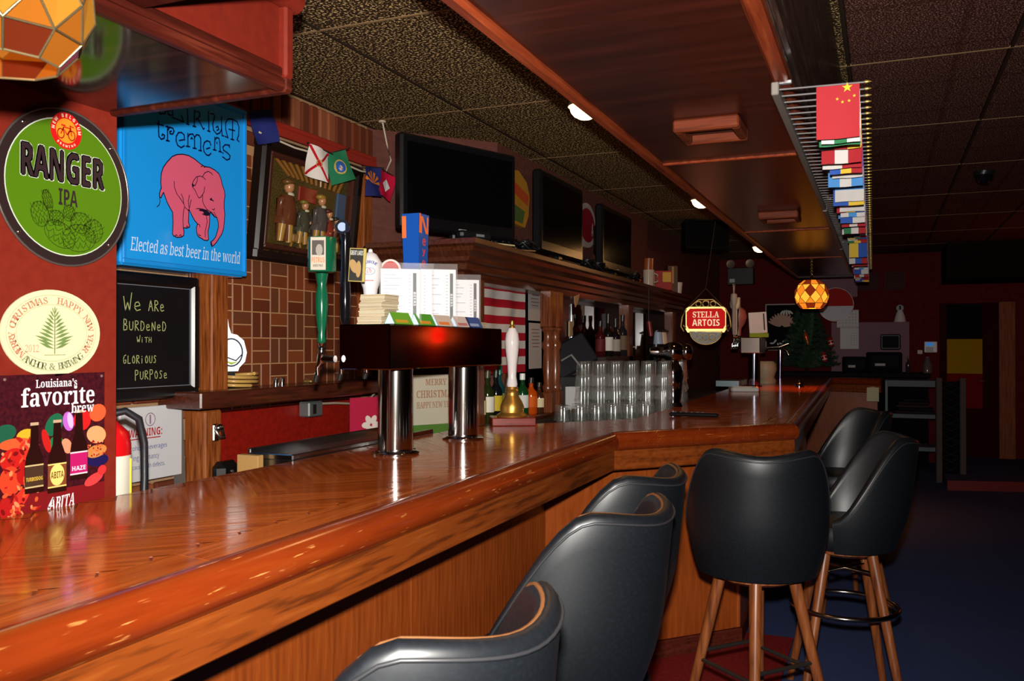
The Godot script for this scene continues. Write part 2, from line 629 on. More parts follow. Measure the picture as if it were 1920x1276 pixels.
func build_shell() -> void:
	var carpet := worn("carpet", c8(46, 58, 98), c8(68, 80, 120), 16.0, 0.55, 0.95)
	var s := st()
	span(s, Vector3(-3.0, -0.1, -13.2), Vector3(3.5, 0, 2.8))
	struct("floor", s, carpet)
	s = st()
	prism(s, [Vector2(-1.5, 1.0), Vector2(-0.95, 1.0), Vector2(-0.95, -3.3), Vector2(-0.42, -3.9), Vector2(-0.42, -4.7), Vector2(-1.5, -4.7)], 0.0, 0.012)
	struct("floor_strip", s, worn("redfloor", c8(132, 34, 34), c8(104, 26, 28), 5.0, 0.5, 0.55))
	var brown := worn("brownwall", c8(100, 58, 50), c8(88, 50, 44), 2.0, 0.5, 0.75)
	var oxblood := worn("oxblood", c8(92, 17, 19), c8(78, 14, 16), 1.5, 0.5, 0.9)
	var red := worn("redpaint", c8(118, 36, 24), c8(110, 32, 22), 2.5, 0.5, 0.45)
	s = st()
	span(s, Vector3(-2.75, 0, -4.25), Vector3(-2.63, 2.8, 2.7))
	var left := struct("wall_left", s, worn("mortar", c8(172, 136, 100), c8(140, 106, 78), 14.0, 0.5, 0.9))
	bricks(left)
	s = st()
	prism(s, [Vector2(-2.63, -4.18), Vector2(-2.10, -4.77), Vector2(-2.2, -4.9), Vector2(-2.75, -4.25)], 0, 2.8)
	struct("wall_corner", s, brown)
	s = st()
	span(s, Vector3(-2.22, 0, -12.7), Vector3(-2.10, 2.8, -4.77))
	struct("wall_television", s, brown)
	s = st()
	span(s, Vector3(-2.3, 0, -12.66), Vector3(3.5, 2.8, -12.52))
	struct("wall_far", s, oxblood)
	s = st()
	span(s, Vector3(3.3, 0, -12.6), Vector3(3.45, 2.8, 2.7))
	struct("wall_right", s, oxblood)
	s = st()
	span(s, Vector3(-2.75, 0, 2.6), Vector3(3.45, 2.8, 2.75))
	struct("wall_back", s, oxblood)
	s = st()
	span(s, Vector3(-2.63, 0, -1.735), Vector3(-1.85, 2.72, 2.6), 0.012)
	struct("wall_column", s, red)
	# acoustic ceiling: tiles of 61 by 124 cm lying in a metal grid
	s = st()
	span(s, Vector3(-2.8, 2.735, -12.7), Vector3(3.5, 2.85, 2.75))
	var ceiling := struct("ceiling", s, mat(c8(30, 24, 20), 0.9))
	var tile_mat := StandardMaterial3D.new()
	tile_mat.albedo_texture = tex(noise(0.09, FastNoiseLite.TYPE_SIMPLEX, 2, 5), [[0.3, c8(52, 37, 24)], [0.57, c8(68, 50, 32)], [0.66, c8(124, 96, 58)], [0.73, c8(214, 180, 118)], [0.9, c8(226, 196, 136)]])
	tile_mat.uv1_triplanar = true
	tile_mat.uv1_world_triplanar = true
	tile_mat.uv1_scale = Vector3.ONE * 1.25
	tile_mat.metallic_specular = 0.25
	tile_mat.roughness = 0.85
	tile_mat.heightmap_enabled = true
	tile_mat.heightmap_texture = tex(noise(0.09, FastNoiseLite.TYPE_SIMPLEX, 2, 5), [[0.35, Color.BLACK], [0.75, Color.WHITE]])
	tile_mat.heightmap_scale = 0.5
	var dark_tile := StandardMaterial3D.new()
	dark_tile.albedo_texture = tex(noise(0.09, FastNoiseLite.TYPE_SIMPLEX, 2, 8), [[0.3, c8(70, 38, 33)], [0.66, c8(76, 42, 36)], [0.74, c8(126, 88, 76)], [0.82, c8(196, 156, 138)]])
	dark_tile.uv1_triplanar = true
	dark_tile.uv1_world_triplanar = true
	dark_tile.uv1_scale = Vector3.ONE * 1.9
	dark_tile.roughness = 0.9
	dark_tile.metallic_specular = 0.15
	s = st()
	bx(s, Vector3.ZERO, Vector3(0.598, 0.016, 1.228), 0.004)
	s.generate_normals()
	var tile := s.commit()
	var xs := []
	for k in range(-1, 9):
		xs.append(-1.98 + 0.6167 * k)
	var zs := []
	for k in range(-3, 9):
		zs.append(-2.81 - 1.24 * k)
	for x in xs:
		for z in zs:
			var at := Vector3(x + 0.308, 2.712, z - 0.62)
			if at.x - 0.3 < -2.64 or (at.x < -1.9 and at.z < -3.9) or (at.x < -1.75 and at.z > -2.8):
				pass
			share("ceiling_tile", tile, tile_mat if x < -0.7 else dark_tile, ceiling, Transform3D(Basis(), at))
	s = st()
	for x in xs:
		bx(s, Vector3(x, 2.708, -5.0), Vector3(0.014, 0.01, 15.4))
	obj("ceiling_grid", s, mat(c8(48, 36, 27), 0.6, 0.0, 0.3), ceiling)
	s = st()
	for z in zs:
		bx(s, Vector3(0.35, 2.7075, z), Vector3(6.1, 0.01, 0.012))
	obj("ceiling_grid", s, mat(c8(132, 104, 72), 0.6, 0.0, 0.3), ceiling)


func bricks(wall: Node) -> void:
	var tones := [mat(c8(128, 66, 42), 0.9), mat(c8(112, 54, 34), 0.9), mat(c8(138, 80, 54), 0.9), mat(c8(100, 50, 34), 0.9)]
	var s := st()
	bx(s, Vector3.ZERO, Vector3(0.03, 0.062, 0.2), 0.006)
	s.generate_normals()
	var brick := s.commit()
	s = st()
	bx(s, Vector3.ZERO, Vector3(0.03, 0.15, 0.06), 0.006)
	s.generate_normals()
	var soldier := s.commit()
	for row in 8:   # the bare wall beside the chalkboard
		for k in 5:
			var z := -1.98 - 0.214 * k - (0.107 if row % 2 else 0.0)
			if z < -2.8:
				continue
			share("brick", brick, tones[rng.randi() % 4], wall, Transform3D(Basis(), Vector3(-2.622, 0.86 + 0.075 * row, z)))
	for k in 18:   # upright course over the lintel
		share("brick", soldier, tones[1 + rng.randi() % 3], wall, Transform3D(Basis(), Vector3(-2.618 - rng.randf() * 0.004, 2.619, -2.92 - 0.074 * k)))
	for k in 9:   # single course under the lintel
		share("brick", brick, tones[rng.randi() % 4], wall, Transform3D(Basis(), Vector3(-2.622, 2.432, -2.3 - 0.214 * k)))
	for row in 10:   # bare pier at the end of the niche
		share("brick", brick, tones[rng.randi() % 4], wall, Transform3D(Basis().scaled(Vector3(1, 1, 0.4)), Vector3(-2.622, 1.62 + 0.075 * row, -4.16 + (0.02 if row % 2 else 0.0))))


func build_counter() -> void:
	var t := thing("bar_counter", "long lacquered reddish wooden bar counter with rounded rail and panelled front", "counter")
	var rail_path := [Vector2(-1.10, 1.2), Vector2(-1.13, -3.72), Vector2(-0.45, -4.50), Vector2(-0.62, -11.25), Vector2(0.0, -11.05)]
	var top := [Vector2(-1.10, 1.2), Vector2(-1.13, -3.72), Vector2(-0.45, -4.50), Vector2(-0.62, -11.25), Vector2(0.0, -11.05), Vector2(0.0, -11.7), Vector2(-1.35, -11.7), Vector2(-1.22, -4.62), Vector2(-1.84, -3.8), Vector2(-1.84, 1.2)]
	var s := st()
	prism(s, top, 1.045, 1.1095)
	obj("counter_slab", s, grain("slab", c8(92, 36, 12), c8(110, 44, 14), c8(124, 54, 20), 2, 0.4), t)
	var woods := []
	for k in 4:
		var d := [0.0, 0.035, -0.03, 0.06][k] as float
		var m := grain("board%d" % k, c8(150, 64, 18).darkened(maxf(0, d)), c8(172, 78, 23).darkened(maxf(0, d)).lightened(maxf(0, -d)), c8(186, 92, 31).lightened(maxf(0, -d)), 0, 0.16, 0.0, 5.0, false)
		m.roughness_texture = rough_tex("boardrough", noise(0.02, FastNoiseLite.TYPE_SIMPLEX_SMOOTH, 4, 21), 0.09, 0.2)
		m.roughness = 1.0
		woods.append(m)
	# herringbone boards, trimmed to the counter's outline
	var ln := 0.42
	var wd := 0.085
	var turn := PI / 4
	var edge := []   # the line where the herringbone field stops short of the rail
	for k in rail_path.size():
		var d0: Vector2 = (rail_path[k] - rail_path[maxi(k - 1, 0)]).normalized() if k > 0 else (rail_path[1] - rail_path[0]).normalized()
		var d1: Vector2 = (rail_path[k + 1] - rail_path[k]).normalized() if k < rail_path.size() - 1 else d0
		var nm := (Vector2(-d0.y, d0.x) + Vector2(-d1.y, d1.x)).normalized()
		edge.append(rail_path[k] - nm * 0.11 / maxf(0.3, nm.dot(Vector2(-d0.y, d0.x))))
	for k in rail_path.size() - 1:   # plain border boards along the rail
		var parts := 4 if k == 0 else (1 if k == 1 or k == 3 else 5)
		var along: float = (rail_path[k + 1] - rail_path[k]).angle()
		for m in parts:
			var q := [rail_path[k].lerp(rail_path[k + 1], m / float(parts)), rail_path[k].lerp(rail_path[k + 1], (m + 1) / float(parts)), edge[k].lerp(edge[k + 1], (m + 1) / float(parts)), edge[k].lerp(edge[k + 1], m / float(parts))]
			var mid: Vector2 = (q[0] + q[1] + q[2] + q[3]) / 4.0
			var local := []
			for p in q:
				local.append((p.lerp(mid, 0.0008) as Vector2).rotated(-along))
			s = st()
			prism(s, local, 1.1096, 1.11)
			obj("border_board", s, woods[(k + m) % 3], t).transform = Transform3D(Basis(Vector3.UP, -along), Vector3.ZERO)
	var inner := Geometry2D.offset_polygon(PackedVector2Array(edge + top.slice(5)), -0.0006)[0]
	var node_of := Transform3D(Basis(Vector3.UP, -turn), Vector3.ZERO)
	for a in range(-90, 100):
		for b in range(-16, 17):
			var o := Vector2(wd, wd) * a + Vector2(2 * ln, 0) * b
			for upright in 2:
				var r := PackedVector2Array()
				var lo := o if upright == 0 else o + Vector2(ln, wd - ln)
				var sz := Vector2(ln, wd) if upright == 0 else Vector2(wd, ln)
				var mid := (lo + sz / 2).rotated(turn)
				if mid.x < -2.1 or mid.x > 0.3 or mid.y > 1.4 or mid.y < -12.0:
					continue
				for q in [Vector2(0, 0), Vector2(1, 0), Vector2(1, 1), Vector2(0, 1)]:
					r.append((lo + Vector2(0.0003, 0.0003) + q * (sz - Vector2(0.0006, 0.0006))).rotated(turn))
				for piece in Geometry2D.intersect_polygons(r, inner):
					if Geometry2D.is_polygon_clockwise(piece) and piece.size() < 3:
						continue
					var back := []
					for q in piece:
						back.append(q.rotated(-turn))
					var area := 0.0
					for n in back.size():
						area += back[n].cross(back[(n + 1) % back.size()]) / 2.0
					if back.size() < 3 or absf(area) < 0.00002:
						continue
					s = st()
					if upright:
						var sw := []
						for q in back:
							sw.append(Vector2(q.y, -q.x))
						prism(s, sw, 1.1096, 1.11)
						var o2 := obj("board", s, woods[rng.randi() % 4], t)
						o2.transform = Transform3D(Basis(Vector3.UP, -turn - PI / 2), Vector3.ZERO)
					else:
						prism(s, back, 1.1096, 1.11)
						var o3 := obj("board", s, woods[rng.randi() % 4], t)
						o3.transform = node_of
	s = st()
	sweep(s, rail_path, [Vector2(-0.004, 1.1095), Vector2(0.002, 1.1085), Vector2(0.007, 1.1135), Vector2(0.02, 1.121), Vector2(0.036, 1.124), Vector2(0.052, 1.121), Vector2(0.066, 1.112), Vector2(0.076, 1.098), Vector2(0.08, 1.08), Vector2(0.077, 1.064), Vector2(0.068, 1.051), Vector2(0.055, 1.044), Vector2(0.0, 1.044)])
	var rail := grain("rail", c8(98, 32, 8), c8(116, 41, 10), c8(128, 52, 15), 2, 0.2, 0.25, 4.0)
	rail.detail_enabled = true   # worn lacquer: small pale scuffs
	rail.detail_albedo = tex(noise(0.03, FastNoiseLite.TYPE_SIMPLEX, 3, 44), [[0.0, c8(196, 130, 66)], [1.0, c8(210, 150, 84)]], 64)
	rail.detail_mask = tex(noise(0.035, FastNoiseLite.TYPE_SIMPLEX, 4, 45), [[0.86, Color.BLACK], [0.9, Color.WHITE]])
	obj("rail", s, rail, t)
	s = st()
	sweep(s, rail_path, [Vector2(0.01, 1.044), Vector2(0.056, 1.044), Vector2(0.056, 0.962), Vector2(0.05, 0.957), Vector2(0.01, 0.957), Vector2(0.01, 1.044)], false)
	obj("apron", s, grain("apron", c8(86, 38, 12), c8(122, 56, 17), c8(136, 68, 24), 2, 0.32, 0.1, 6.0), t)
	# panelled front
	var veneer := grain("veneer", c8(126, 56, 15), c8(144, 66, 20), c8(158, 78, 27), 1, 0.36, 0.1, 8.0)
	var foot := [Vector2(-1.40, 1.2), Vector2(-1.40, -3.71), Vector2(-0.66, -4.51), Vector2(-0.86, -11.4), Vector2(-0.05, -11.3)]
	var cuts := [[Vector2(-1.40, 1.2), Vector2(-1.40, -0.05)], [Vector2(-1.40, -0.05), Vector2(-1.40, -1.27)], [Vector2(-1.40, -1.27), Vector2(-1.40, -2.49)], [Vector2(-1.40, -2.49), Vector2(-1.40, -3.71)], [foot[1], foot[2]]]
	for k in 6:
		cuts.append([foot[2].lerp(foot[3], k / 6.0), foot[2].lerp(foot[3], (k + 1) / 6.0)])
	cuts.append([foot[3], foot[4]])
	for c in cuts:
		var d: Vector2 = (c[1] - c[0]).normalized()
		s = st()
		sweep(s, [c[0] + d * 0.0025, c[1] - d * 0.0025], [Vector2(-0.015, 0.95), Vector2(0, 0.95), Vector2(0, 0.095), Vector2(-0.015, 0.095)], false)
		obj("front_panel", s, veneer, t)
	s = st()
	sweep(s, foot, [Vector2(-0.3, 1.044), Vector2(-0.012, 1.044), Vector2(-0.012, 0.0), Vector2(-0.3, 0.0), Vector2(-0.3, 1.044)], false)
	obj("carcass", s, mat(c8(44, 18, 10), 0.7), t)
	s = st()
	sweep(s, foot, [Vector2(-0.012, 0.092), Vector2(0.008, 0.092), Vector2(0.012, 0.086), Vector2(0.012, 0.013), Vector2(-0.012, 0.013)], false)
	obj("kick_board", s, grain("kick", c8(58, 22, 16), c8(84, 32, 22), c8(104, 46, 32), 2, 0.5, 0.0, 6.0), t)
	s = st()
	tube(s, [Vector3(-0.665, 0.1, -4.50), Vector3(-0.665, 0.95, -4.50)], 0.012, 8)
	obj("corner_bead", s, veneer, t)
	# rubber-topped ledge behind the bend, where the clean glasses drain
	s = st()
	prism(s, [Vector2(-1.80, -3.90), Vector2(-1.235, -4.66), Vector2(-1.30, -8.0), Vector2(-1.70, -8.0), Vector2(-1.74, -4.3)], 1.03, 1.095)
	var ledge := obj("drain_ledge", s, mat(c8(26, 24, 24), 0.6))
	tag(ledge, "dark glass draining ledge behind the bend of the bar counter", "ledge")
	s = st()
	prism(s, [Vector2(-1.74, -4.0), Vector2(-1.3, -4.75), Vector2(-1.35, -7.9), Vector2(-1.68, -7.9), Vector2(-1.72, -4.4)], 0.0, 1.029)
	obj("ledge_body", s, mat(c8(34, 22, 20), 0.7), ledge)


func build_soffit() -> void:
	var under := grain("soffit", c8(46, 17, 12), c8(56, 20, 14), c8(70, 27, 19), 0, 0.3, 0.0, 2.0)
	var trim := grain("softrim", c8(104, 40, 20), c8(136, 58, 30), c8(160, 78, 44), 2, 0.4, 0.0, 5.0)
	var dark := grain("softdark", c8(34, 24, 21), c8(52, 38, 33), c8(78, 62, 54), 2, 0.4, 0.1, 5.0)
	var t := thing("bar_soffit", "long dark red wooden soffit dropped from the ceiling above the bar", "soffit")
	var joints := [1.6, -1.3, -3.83, -6.34, -8.4, -10.7]
	for k in 5:
		var s := st()
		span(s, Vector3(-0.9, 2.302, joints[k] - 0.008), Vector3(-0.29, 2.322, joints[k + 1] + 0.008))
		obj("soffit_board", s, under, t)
		if k > 0:
			s = st()
			span(s, Vector3(-0.9, 2.292, joints[k] - 0.012), Vector3(-0.29, 2.304, joints[k] + 0.012), 0.003)
			obj("batten", s, trim, t)
	var b := st()
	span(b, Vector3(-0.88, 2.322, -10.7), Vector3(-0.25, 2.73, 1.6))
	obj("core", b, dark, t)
	b = st()
	span(b, Vector3(-0.93, 2.283, -10.72), Vector3(-0.885, 2.345, 1.6), 0.01)
	obj("edge_trim", b, trim, t)
	b = st()
	span(b, Vector3(-0.30, 2.283, -10.72), Vector3(-0.255, 2.335, 1.6), 0.01)
	obj("edge_trim", b, trim, t)
	b = st()
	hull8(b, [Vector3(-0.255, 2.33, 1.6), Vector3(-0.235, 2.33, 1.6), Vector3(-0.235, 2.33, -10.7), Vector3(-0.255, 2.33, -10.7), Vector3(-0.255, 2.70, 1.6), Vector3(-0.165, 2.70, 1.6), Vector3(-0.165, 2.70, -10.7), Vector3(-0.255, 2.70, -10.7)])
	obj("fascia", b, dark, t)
	b = st()
	span(b, Vector3(-0.93, 2.283, -10.74), Vector3(-0.255, 2.7, -10.7), 0.004)
	obj("end_board", b, dark, t)
	# two framed wooden grilles on the underside
	var where := [["nearest the flags' first stick", -3.22], ["farther along, short of the third joint", -5.55]]
	for w in where:
		var g := thing("soffit_grille", "wooden framed grille on the soffit underside, " + w[0], "grille", Vector3(-0.57, 2.302, w[1]), 0.0, "grilles under the soffit")
		var f := st()
		for q in [[0, -0.105, 0.21, 0.03], [0, 0.105, 0.21, 0.03]]:
			bx(f, Vector3(q[0], -0.022, q[1]), Vector3(0.23, 0.044, 0.03), 0.006)
		for q in [-0.1, 0.1]:
			bx(f, Vector3(q, -0.022, 0), Vector3(0.03, 0.044, 0.19), 0.006)
		obj("frame", f, grain("grilleframe", c8(84, 36, 20), c8(108, 48, 27), c8(124, 62, 37), 0, 0.5, 0.0, 5.0), g)
		for k in 4:
			f = st()
			bx(f, Vector3(0, -0.012, -0.06 + 0.04 * k), Vector3(0.17, 0.006, 0.03), 0.0, Transform3D())
			obj("slat", f, mat(c8(84, 48, 36), 0.6), g)
	# three small lit fittings on the bar side of the soffit
	var spots := [["nearest, above the tap tower", -3.07], ["middle, beyond the second television", -5.32], ["farthest, near the far wall", -8.05]]
	for w in spots:
		var l := thing("soffit_lamp", "small lit bell lamp on the soffit edge, " + w[0], "lamp", Vector3(-1.0, 2.385, w[1]), 0.0, "lamps on the soffit edge")
		var f := st()
		lathe(f, [[0.0, 0.11], [0.022, 0.11], [0.03, 0.06], [0.056, 0.02], [0.064, -0.01], [0.061, -0.01], [0.053, 0.02], [0.025, 0.06], [0.0, 0.065]], 18)
		cyl(f, Vector3(0.0, 0.07, 0), Vector3(0.075, 0.07, 0), 0.01, 0.01, 8)
		obj("lamp_shade", f, mat(c8(220, 205, 180), 0.5), l)
		f = st()
		ball(f, Vector3(0, -0.012, 0), Vector3(0.058, 0.046, 0.058), 16)
		obj("light_bulb", f, glow(Color(1.0, 0.84, 0.6), 9.0), l)
		var o := OmniLight3D.new()
		o.name = "lamp_light"
		o.position = Vector3(0, -0.012, 0)
		o.light_color = Color(1.0, 0.72, 0.42)
		o.light_energy = 0.12
		o.light_size = 0.04
		o.omni_range = 20.0
		o.omni_attenuation = 2.0
		o.shadow_enabled = true
		l.add_child(o)
	# the canopy over the red column
	var c := thing("column_canopy", "varnished dark wooden canopy with red panel jutting over the red column", "canopy")
	var lac := grain("canopy", c8(30, 16, 16), c8(44, 24, 22), c8(58, 32, 28), 0, 0.12, 0.4, 3.0)
	var s2 := st()
	span(s2, Vector3(-1.85, 2.106, -1.70), Vector3(-1.31, 2.13, 2.6))
	obj("canopy_underside", s2, lac, c)
	var redwood := grain("redwood", c8(46, 14, 9), c8(60, 19, 12), c8(84, 34, 22), 2, 0.4, 0.0, 5.0)
	s2 = st()
	span(s2, Vector3(-1.85, 2.098, -1.725), Vector3(-1.29, 2.135, -1.695), 0.006)
	obj("edge_trim", s2, redwood, c)
	s2 = st()
	span(s2, Vector3(-1.315, 2.098, -1.695), Vector3(-1.287, 2.128, 2.6), 0.006)
	span(s2, Vector3(-1.315, 2.13, -1.695), Vector3(-1.295, 2.155, 2.6), 0.005)
	obj("edge_trim", s2, redwood, c)
	s2 = st()
	span(s2, Vector3(-1.84, 2.13, -1.715), Vector3(-1.305, 2.7, 2.6))
	obj("red_panel", s2, worn("canopyred", c8(98, 27, 16), c8(90, 24, 15), 2.5, 0.5, 0.5), c)
	s2 = st()
	span(s2, Vector3(-1.315, 2.13, -1.722), Vector3(-1.285, 2.30, -1.69), 0.006)
	obj("corner_post", s2, worn("canopyred", Color.RED, Color.RED, 1, 0.5, 0.4), c)
	s2 = st()
	cyl(s2, Vector3(-1.30, 2.325, -1.4), Vector3(-1.30, 2.325, -1.745), 0.03, 0.03, 16)
	obj("round_moulding", s2, worn("canopyred", Color.RED, Color.RED, 1, 0.5, 0.4), c)
	s2 = st()
	span(s2, Vector3(-1.295, 2.14, -1.27), Vector3(-0.95, 2.7, 1.6), 0.006)
	obj("side_box", s2, redwood, c)
	globe_lamp("glass_globe_lamp", "large amber stained-glass globe lamp hanging beside the wooden canopy", Vector3(-1.058, 1.955, -0.799), 0.111, 2.14, 0.28, 0.02, 0.42)
	globe_lamp("glass_globe_lamp", "glowing orange stained-glass globe lamp hanging in front of the Christmas tree", Vector3(-0.589, 1.961, -8.428), 0.152, 2.302, 1.35, 0.9, 0.8)


func globe_lamp(called: String, label: String, at: Vector3, r: float, hook: float, shine: float, power: float, body: float) -> void:
	var t := thing(called, label, "lamp", at, 0.3, "stained-glass globe lamps")
	var n := 10
	var lat := [64.0, 38.0, 14.0, -8.0, -30.0, -52.0]
	var pt := func(ring_i: int, k: float) -> Vector3:
		var a := TAU * k / n
		var e := deg_to_rad(lat[ring_i])
		return Vector3(cos(a) * cos(e), sin(e), sin(a) * cos(e)) * r
	var amber := glow(c8(214, 118, 28), shine, body, 0.12)
	var honey := glow(c8(238, 156, 46), shine * 1.15, body, 0.12)
	var rust := glow(c8(140, 44, 16), shine * 0.5, body, 0.12)
	var lead := st()
	var pane := func(pts: Array, m: Material) -> void:
		var s := st()
		var mid := Vector3.ZERO
		for p in pts:
			mid += p / pts.size()
		var q := []
		for p in pts:
			q.append(p.lerp(mid, 0.03))
		for k in range(1, q.size() - 1):
			tri(s, q[0], q[k], q[k + 1])
			tri(s, q[0] * 0.985, q[k + 1] * 0.985, q[k] * 0.985)
		for k in q.size():
			var j := (k + 1) % q.size()
			quad(s, q[k], q[j], q[j] * 0.985, q[k] * 0.985)
		obj("glass_pane", s, m, t)
		for k in pts.size():
			tube(lead, [pts[k], pts[(k + 1) % pts.size()]], r * 0.016, 6)
	for k in n:
		pane.call([pt.call(0, k), pt.call(1, k), pt.call(1, k + 1), pt.call(0, k + 1)], rust if k % 2 else amber)
		pane.call([pt.call(1, k), pt.call(2, k), pt.call(2, k + 0.5), pt.call(1, k + 0.5)] if false else [pt.call(1, k), pt.call(2, k + 0.5), pt.call(1, k + 1)], honey)
		pane.call([pt.call(1, k), pt.call(2, k - 0.5), pt.call(3, k), pt.call(2, k + 0.5)], rust if k % 2 else amber)
		pane.call([pt.call(2, k + 0.5), pt.call(3, k), pt.call(4, k + 0.5), pt.call(3, k + 1)], honey)
		pane.call([pt.call(3, k), pt.call(4, k - 0.5), pt.call(4, k + 0.5)], amber)
		pane.call([pt.call(4, k - 0.5), pt.call(5, k - 0.5), pt.call(5, k + 0.5), pt.call(4, k + 0.5)], rust if k % 2 else amber)
	obj("lead_came", lead, mat(c8(150, 132, 96), 0.3, 0.8), t)
	var s3 := st()
	lathe(s3, [[0.0, r * 0.86], [r * 0.46, r * 0.88], [r * 0.44, r * 0.93], [r * 0.15, r * 1.0], [r * 0.06, r * 1.12], [0.0, r * 1.14]], 16)
	obj("cap", s3, mat(c8(120, 92, 48), 0.3, 0.9), t)
	s3 = st()
	var y := r * 1.12
	var k2 := 0
	while y < hook - at.y - 0.012:
		var c := Vector3(0, y + 0.011, 0)
		hoop(s3, c, 0.009, 0.0022, 10, 5, Vector3.RIGHT if k2 % 2 else Vector3.BACK)
		y += 0.0145
		k2 += 1
	obj("chain", s3, mat(c8(170, 136, 70), 0.3, 0.9), t)
	s3 = st()
	lathe(s3, [[0.0, hook - at.y - 0.02], [0.02, hook - at.y - 0.015], [0.03, hook - at.y - 0.001], [0.0, hook - at.y]], 12)
	obj("ceiling_rose", s3, mat(c8(170, 136, 70), 0.3, 0.9), t)
	s3 = st()
	lathe(s3, [[0.0, -0.035], [0.02, -0.025], [0.028, 0.0], [0.02, 0.025], [0.012, 0.05], [0.0, 0.052]], 12)
	obj("light_bulb", s3, glow(Color(1.0, 0.7, 0.35), 6.0), t)
	var o := OmniLight3D.new()
	o.name = "globe_light"
	o.position = Vector3.ZERO
	o.light_color = Color(1.0, 0.5, 0.16)
	o.light_energy = power
	o.light_size = 0.03
	o.omni_range = 20.0
	o.omni_attenuation = 2.0
	o.shadow_enabled = true
	t.add_child(o)


func build_niche() -> void:
	var timber := grain("timber", c8(96, 46, 18), c8(134, 70, 30), c8(158, 92, 44), 1, 0.45, 0.0, 9.0)
	var darkwood := grain("darkwood", c8(50, 20, 12), c8(72, 30, 17), c8(94, 42, 24), 2, 0.3, 0.3, 8.0)
	# basket-weave tiles
	var s := st()
	span(s, Vector3(-2.629, 1.2, -4.05), Vector3(-2.6035, 2.395, -2.80))
	var wall := struct("wall_niche", s, mat(c8(176, 132, 92), 0.9, 0.0, 0.2))
	var tones := []
	for c in [c8(112, 54, 28), c8(98, 46, 26), c8(124, 62, 34), c8(102, 56, 34)]:
		tones.append(mat(c, 0.35))
	s = st()
	bx(s, Vector3.ZERO, Vector3(0.012, 0.0535, 0.112), 0.002)
	s.generate_normals()
	var lying := s.commit()
	s = st()
	bx(s, Vector3.ZERO, Vector3(0.012, 0.112, 0.0535), 0.002)
	s.generate_normals()
	var standing := s.commit()
	for r in 10:
		for k in 10:
			var c := Vector3(-2.6075, 1.243 + 0.117 * r, -2.860 - 0.1285 * k)
			var z := 0.1285 / 0.117
			for e in [-1.0, 1.0]:
				if (r + k) % 2:
					share("tile", lying, tones[rng.randi() % 4], wall, Transform3D(Basis.from_scale(Vector3(1, 1, z)), c + Vector3(0, 0.0293 * e, 0)))
				else:
					share("tile", standing, tones[rng.randi() % 4], wall, Transform3D(Basis.from_scale(Vector3(1, 1, z)), c + Vector3(0, 0, 0.0321 * e)))
	# frame of the niche
	s = st()
	span(s, Vector3(-2.60, 1.31, -2.90), Vector3(-2.49, 1.80, -2.80), 0.006)
	tag(obj("timber_post", s, timber), "upright timber post between the chalkboard and the tiled niche", "post", "posts of the niche")
	s = st()
	span(s, Vector3(-2.60, 0.0, -2.86), Vector3(-2.49, 1.24, -2.765), 0.006)
	tag(obj("timber_post", s, timber), "short timber post under the shelf beside the red panel", "post", "posts of the niche")
	s = st()
	span(s, Vector3(-2.62, 1.33, -4.12), Vector3(-2.555, 2.42, -4.03), 0.006)
	tag(obj("timber_post", s, timber), "timber post at the tiled niche's far edge beside bare brick", "post", "posts of the niche")
	s = st()
	span(s, Vector3(-2.625, 2.515, -4.18), Vector3(-2.565, 2.537, -2.2), 0.004)
	span(s, Vector3(-2.58, 2.472, -4.18), Vector3(-2.565, 2.515, -2.2), 0.004)
	tag(obj("steel_lintel", s, mat(c8(150, 40, 28), 0.5)), "red painted lintel under the upright bricks", "lintel")
	s = st()
	span(s, Vector3(-2.62, 1.255, -4.02), Vector3(-2.40, 1.322, -2.64), 0.006)
	tag(obj("niche_shelf", s, darkwood), "thick dark wooden shelf across the tiled niche", "shelf")
	s = st()
	span(s, Vector3(-2.62, 0.0, -4.0), Vector3(-2.50, 1.225, -2.865))
	tag(obj("red_cabinet", s, worn("cabred", c8(138, 24, 14), c8(118, 20, 12), 3.0, 0.5, 0.45)), "plain red painted cabinet front under the niche shelf", "cabinet")
	# outlet box and cable
	var t := thing("outlet_box", "grey metal outlet box under the niche shelf on the red cabinet", "outlet", Vector3(-2.5, 1.205, -3.44), PI / 2)
	s = st()
	bx(s, Vector3(0, 0, 0.03), Vector3(0.11, 0.07, 0.06), 0.006)
	obj("box", s, mat(c8(120, 122, 122), 0.45, 0.6), t)
	s = st()
	bx(s, Vector3(-0.015, 0, 0.061), Vector3(0.03, 0.045, 0.003), 0.001)
	obj("socket", s, mat(c8(22, 18, 16), 0.5), t)
	s = st()
	tube(s, [Vector3(0.055, 0.02, 0.03), Vector3(0.2, 0.015, 0.03), Vector3(0.38, 0.0, 0.03), Vector3(0.5, 0.015, 0.035), Vector3(0.57, 0.06, 0.04)], 0.006, 7)
	obj("cable", s, mat(c8(164, 146, 124), 0.6), t)
	# bottle opener and cap catcher
	t = thing("bottle_opener", "chrome wall bottle opener on the short timber post", "opener", Vector3(-2.49, 1.13, -2.815), PI / 2)
	s = st()
	bx(s, Vector3(0, 0.02, 0.006), Vector3(0.035, 0.07, 0.014), 0.005)
	ball(s, Vector3(0.0, 0.04, 0.025), Vector3(0.022, 0.016, 0.018), 12)
	tube(s, [Vector3(-0.015, 0.03, 0.02), Vector3(-0.01, 0.0, 0.04), Vector3(0.01, 0.0, 0.042), Vector3(0.022, 0.03, 0.022)], 0.007, 8)
	obj("opener_body", s, mat(c8(200, 196, 190), 0.22, 1.0), t)
	t = thing("cap_catcher", "black rounded bottle cap catcher under the wall opener", "cap catcher", Vector3(-2.49, 0.93, -2.84), PI / 2)
	s = st()
	bx(s, Vector3(0, 0.02, 0.035), Vector3(0.125, 0.17, 0.07), 0.025)
	obj("bin", s, mat(c8(16, 14, 14), 0.3), t)
	s = st()
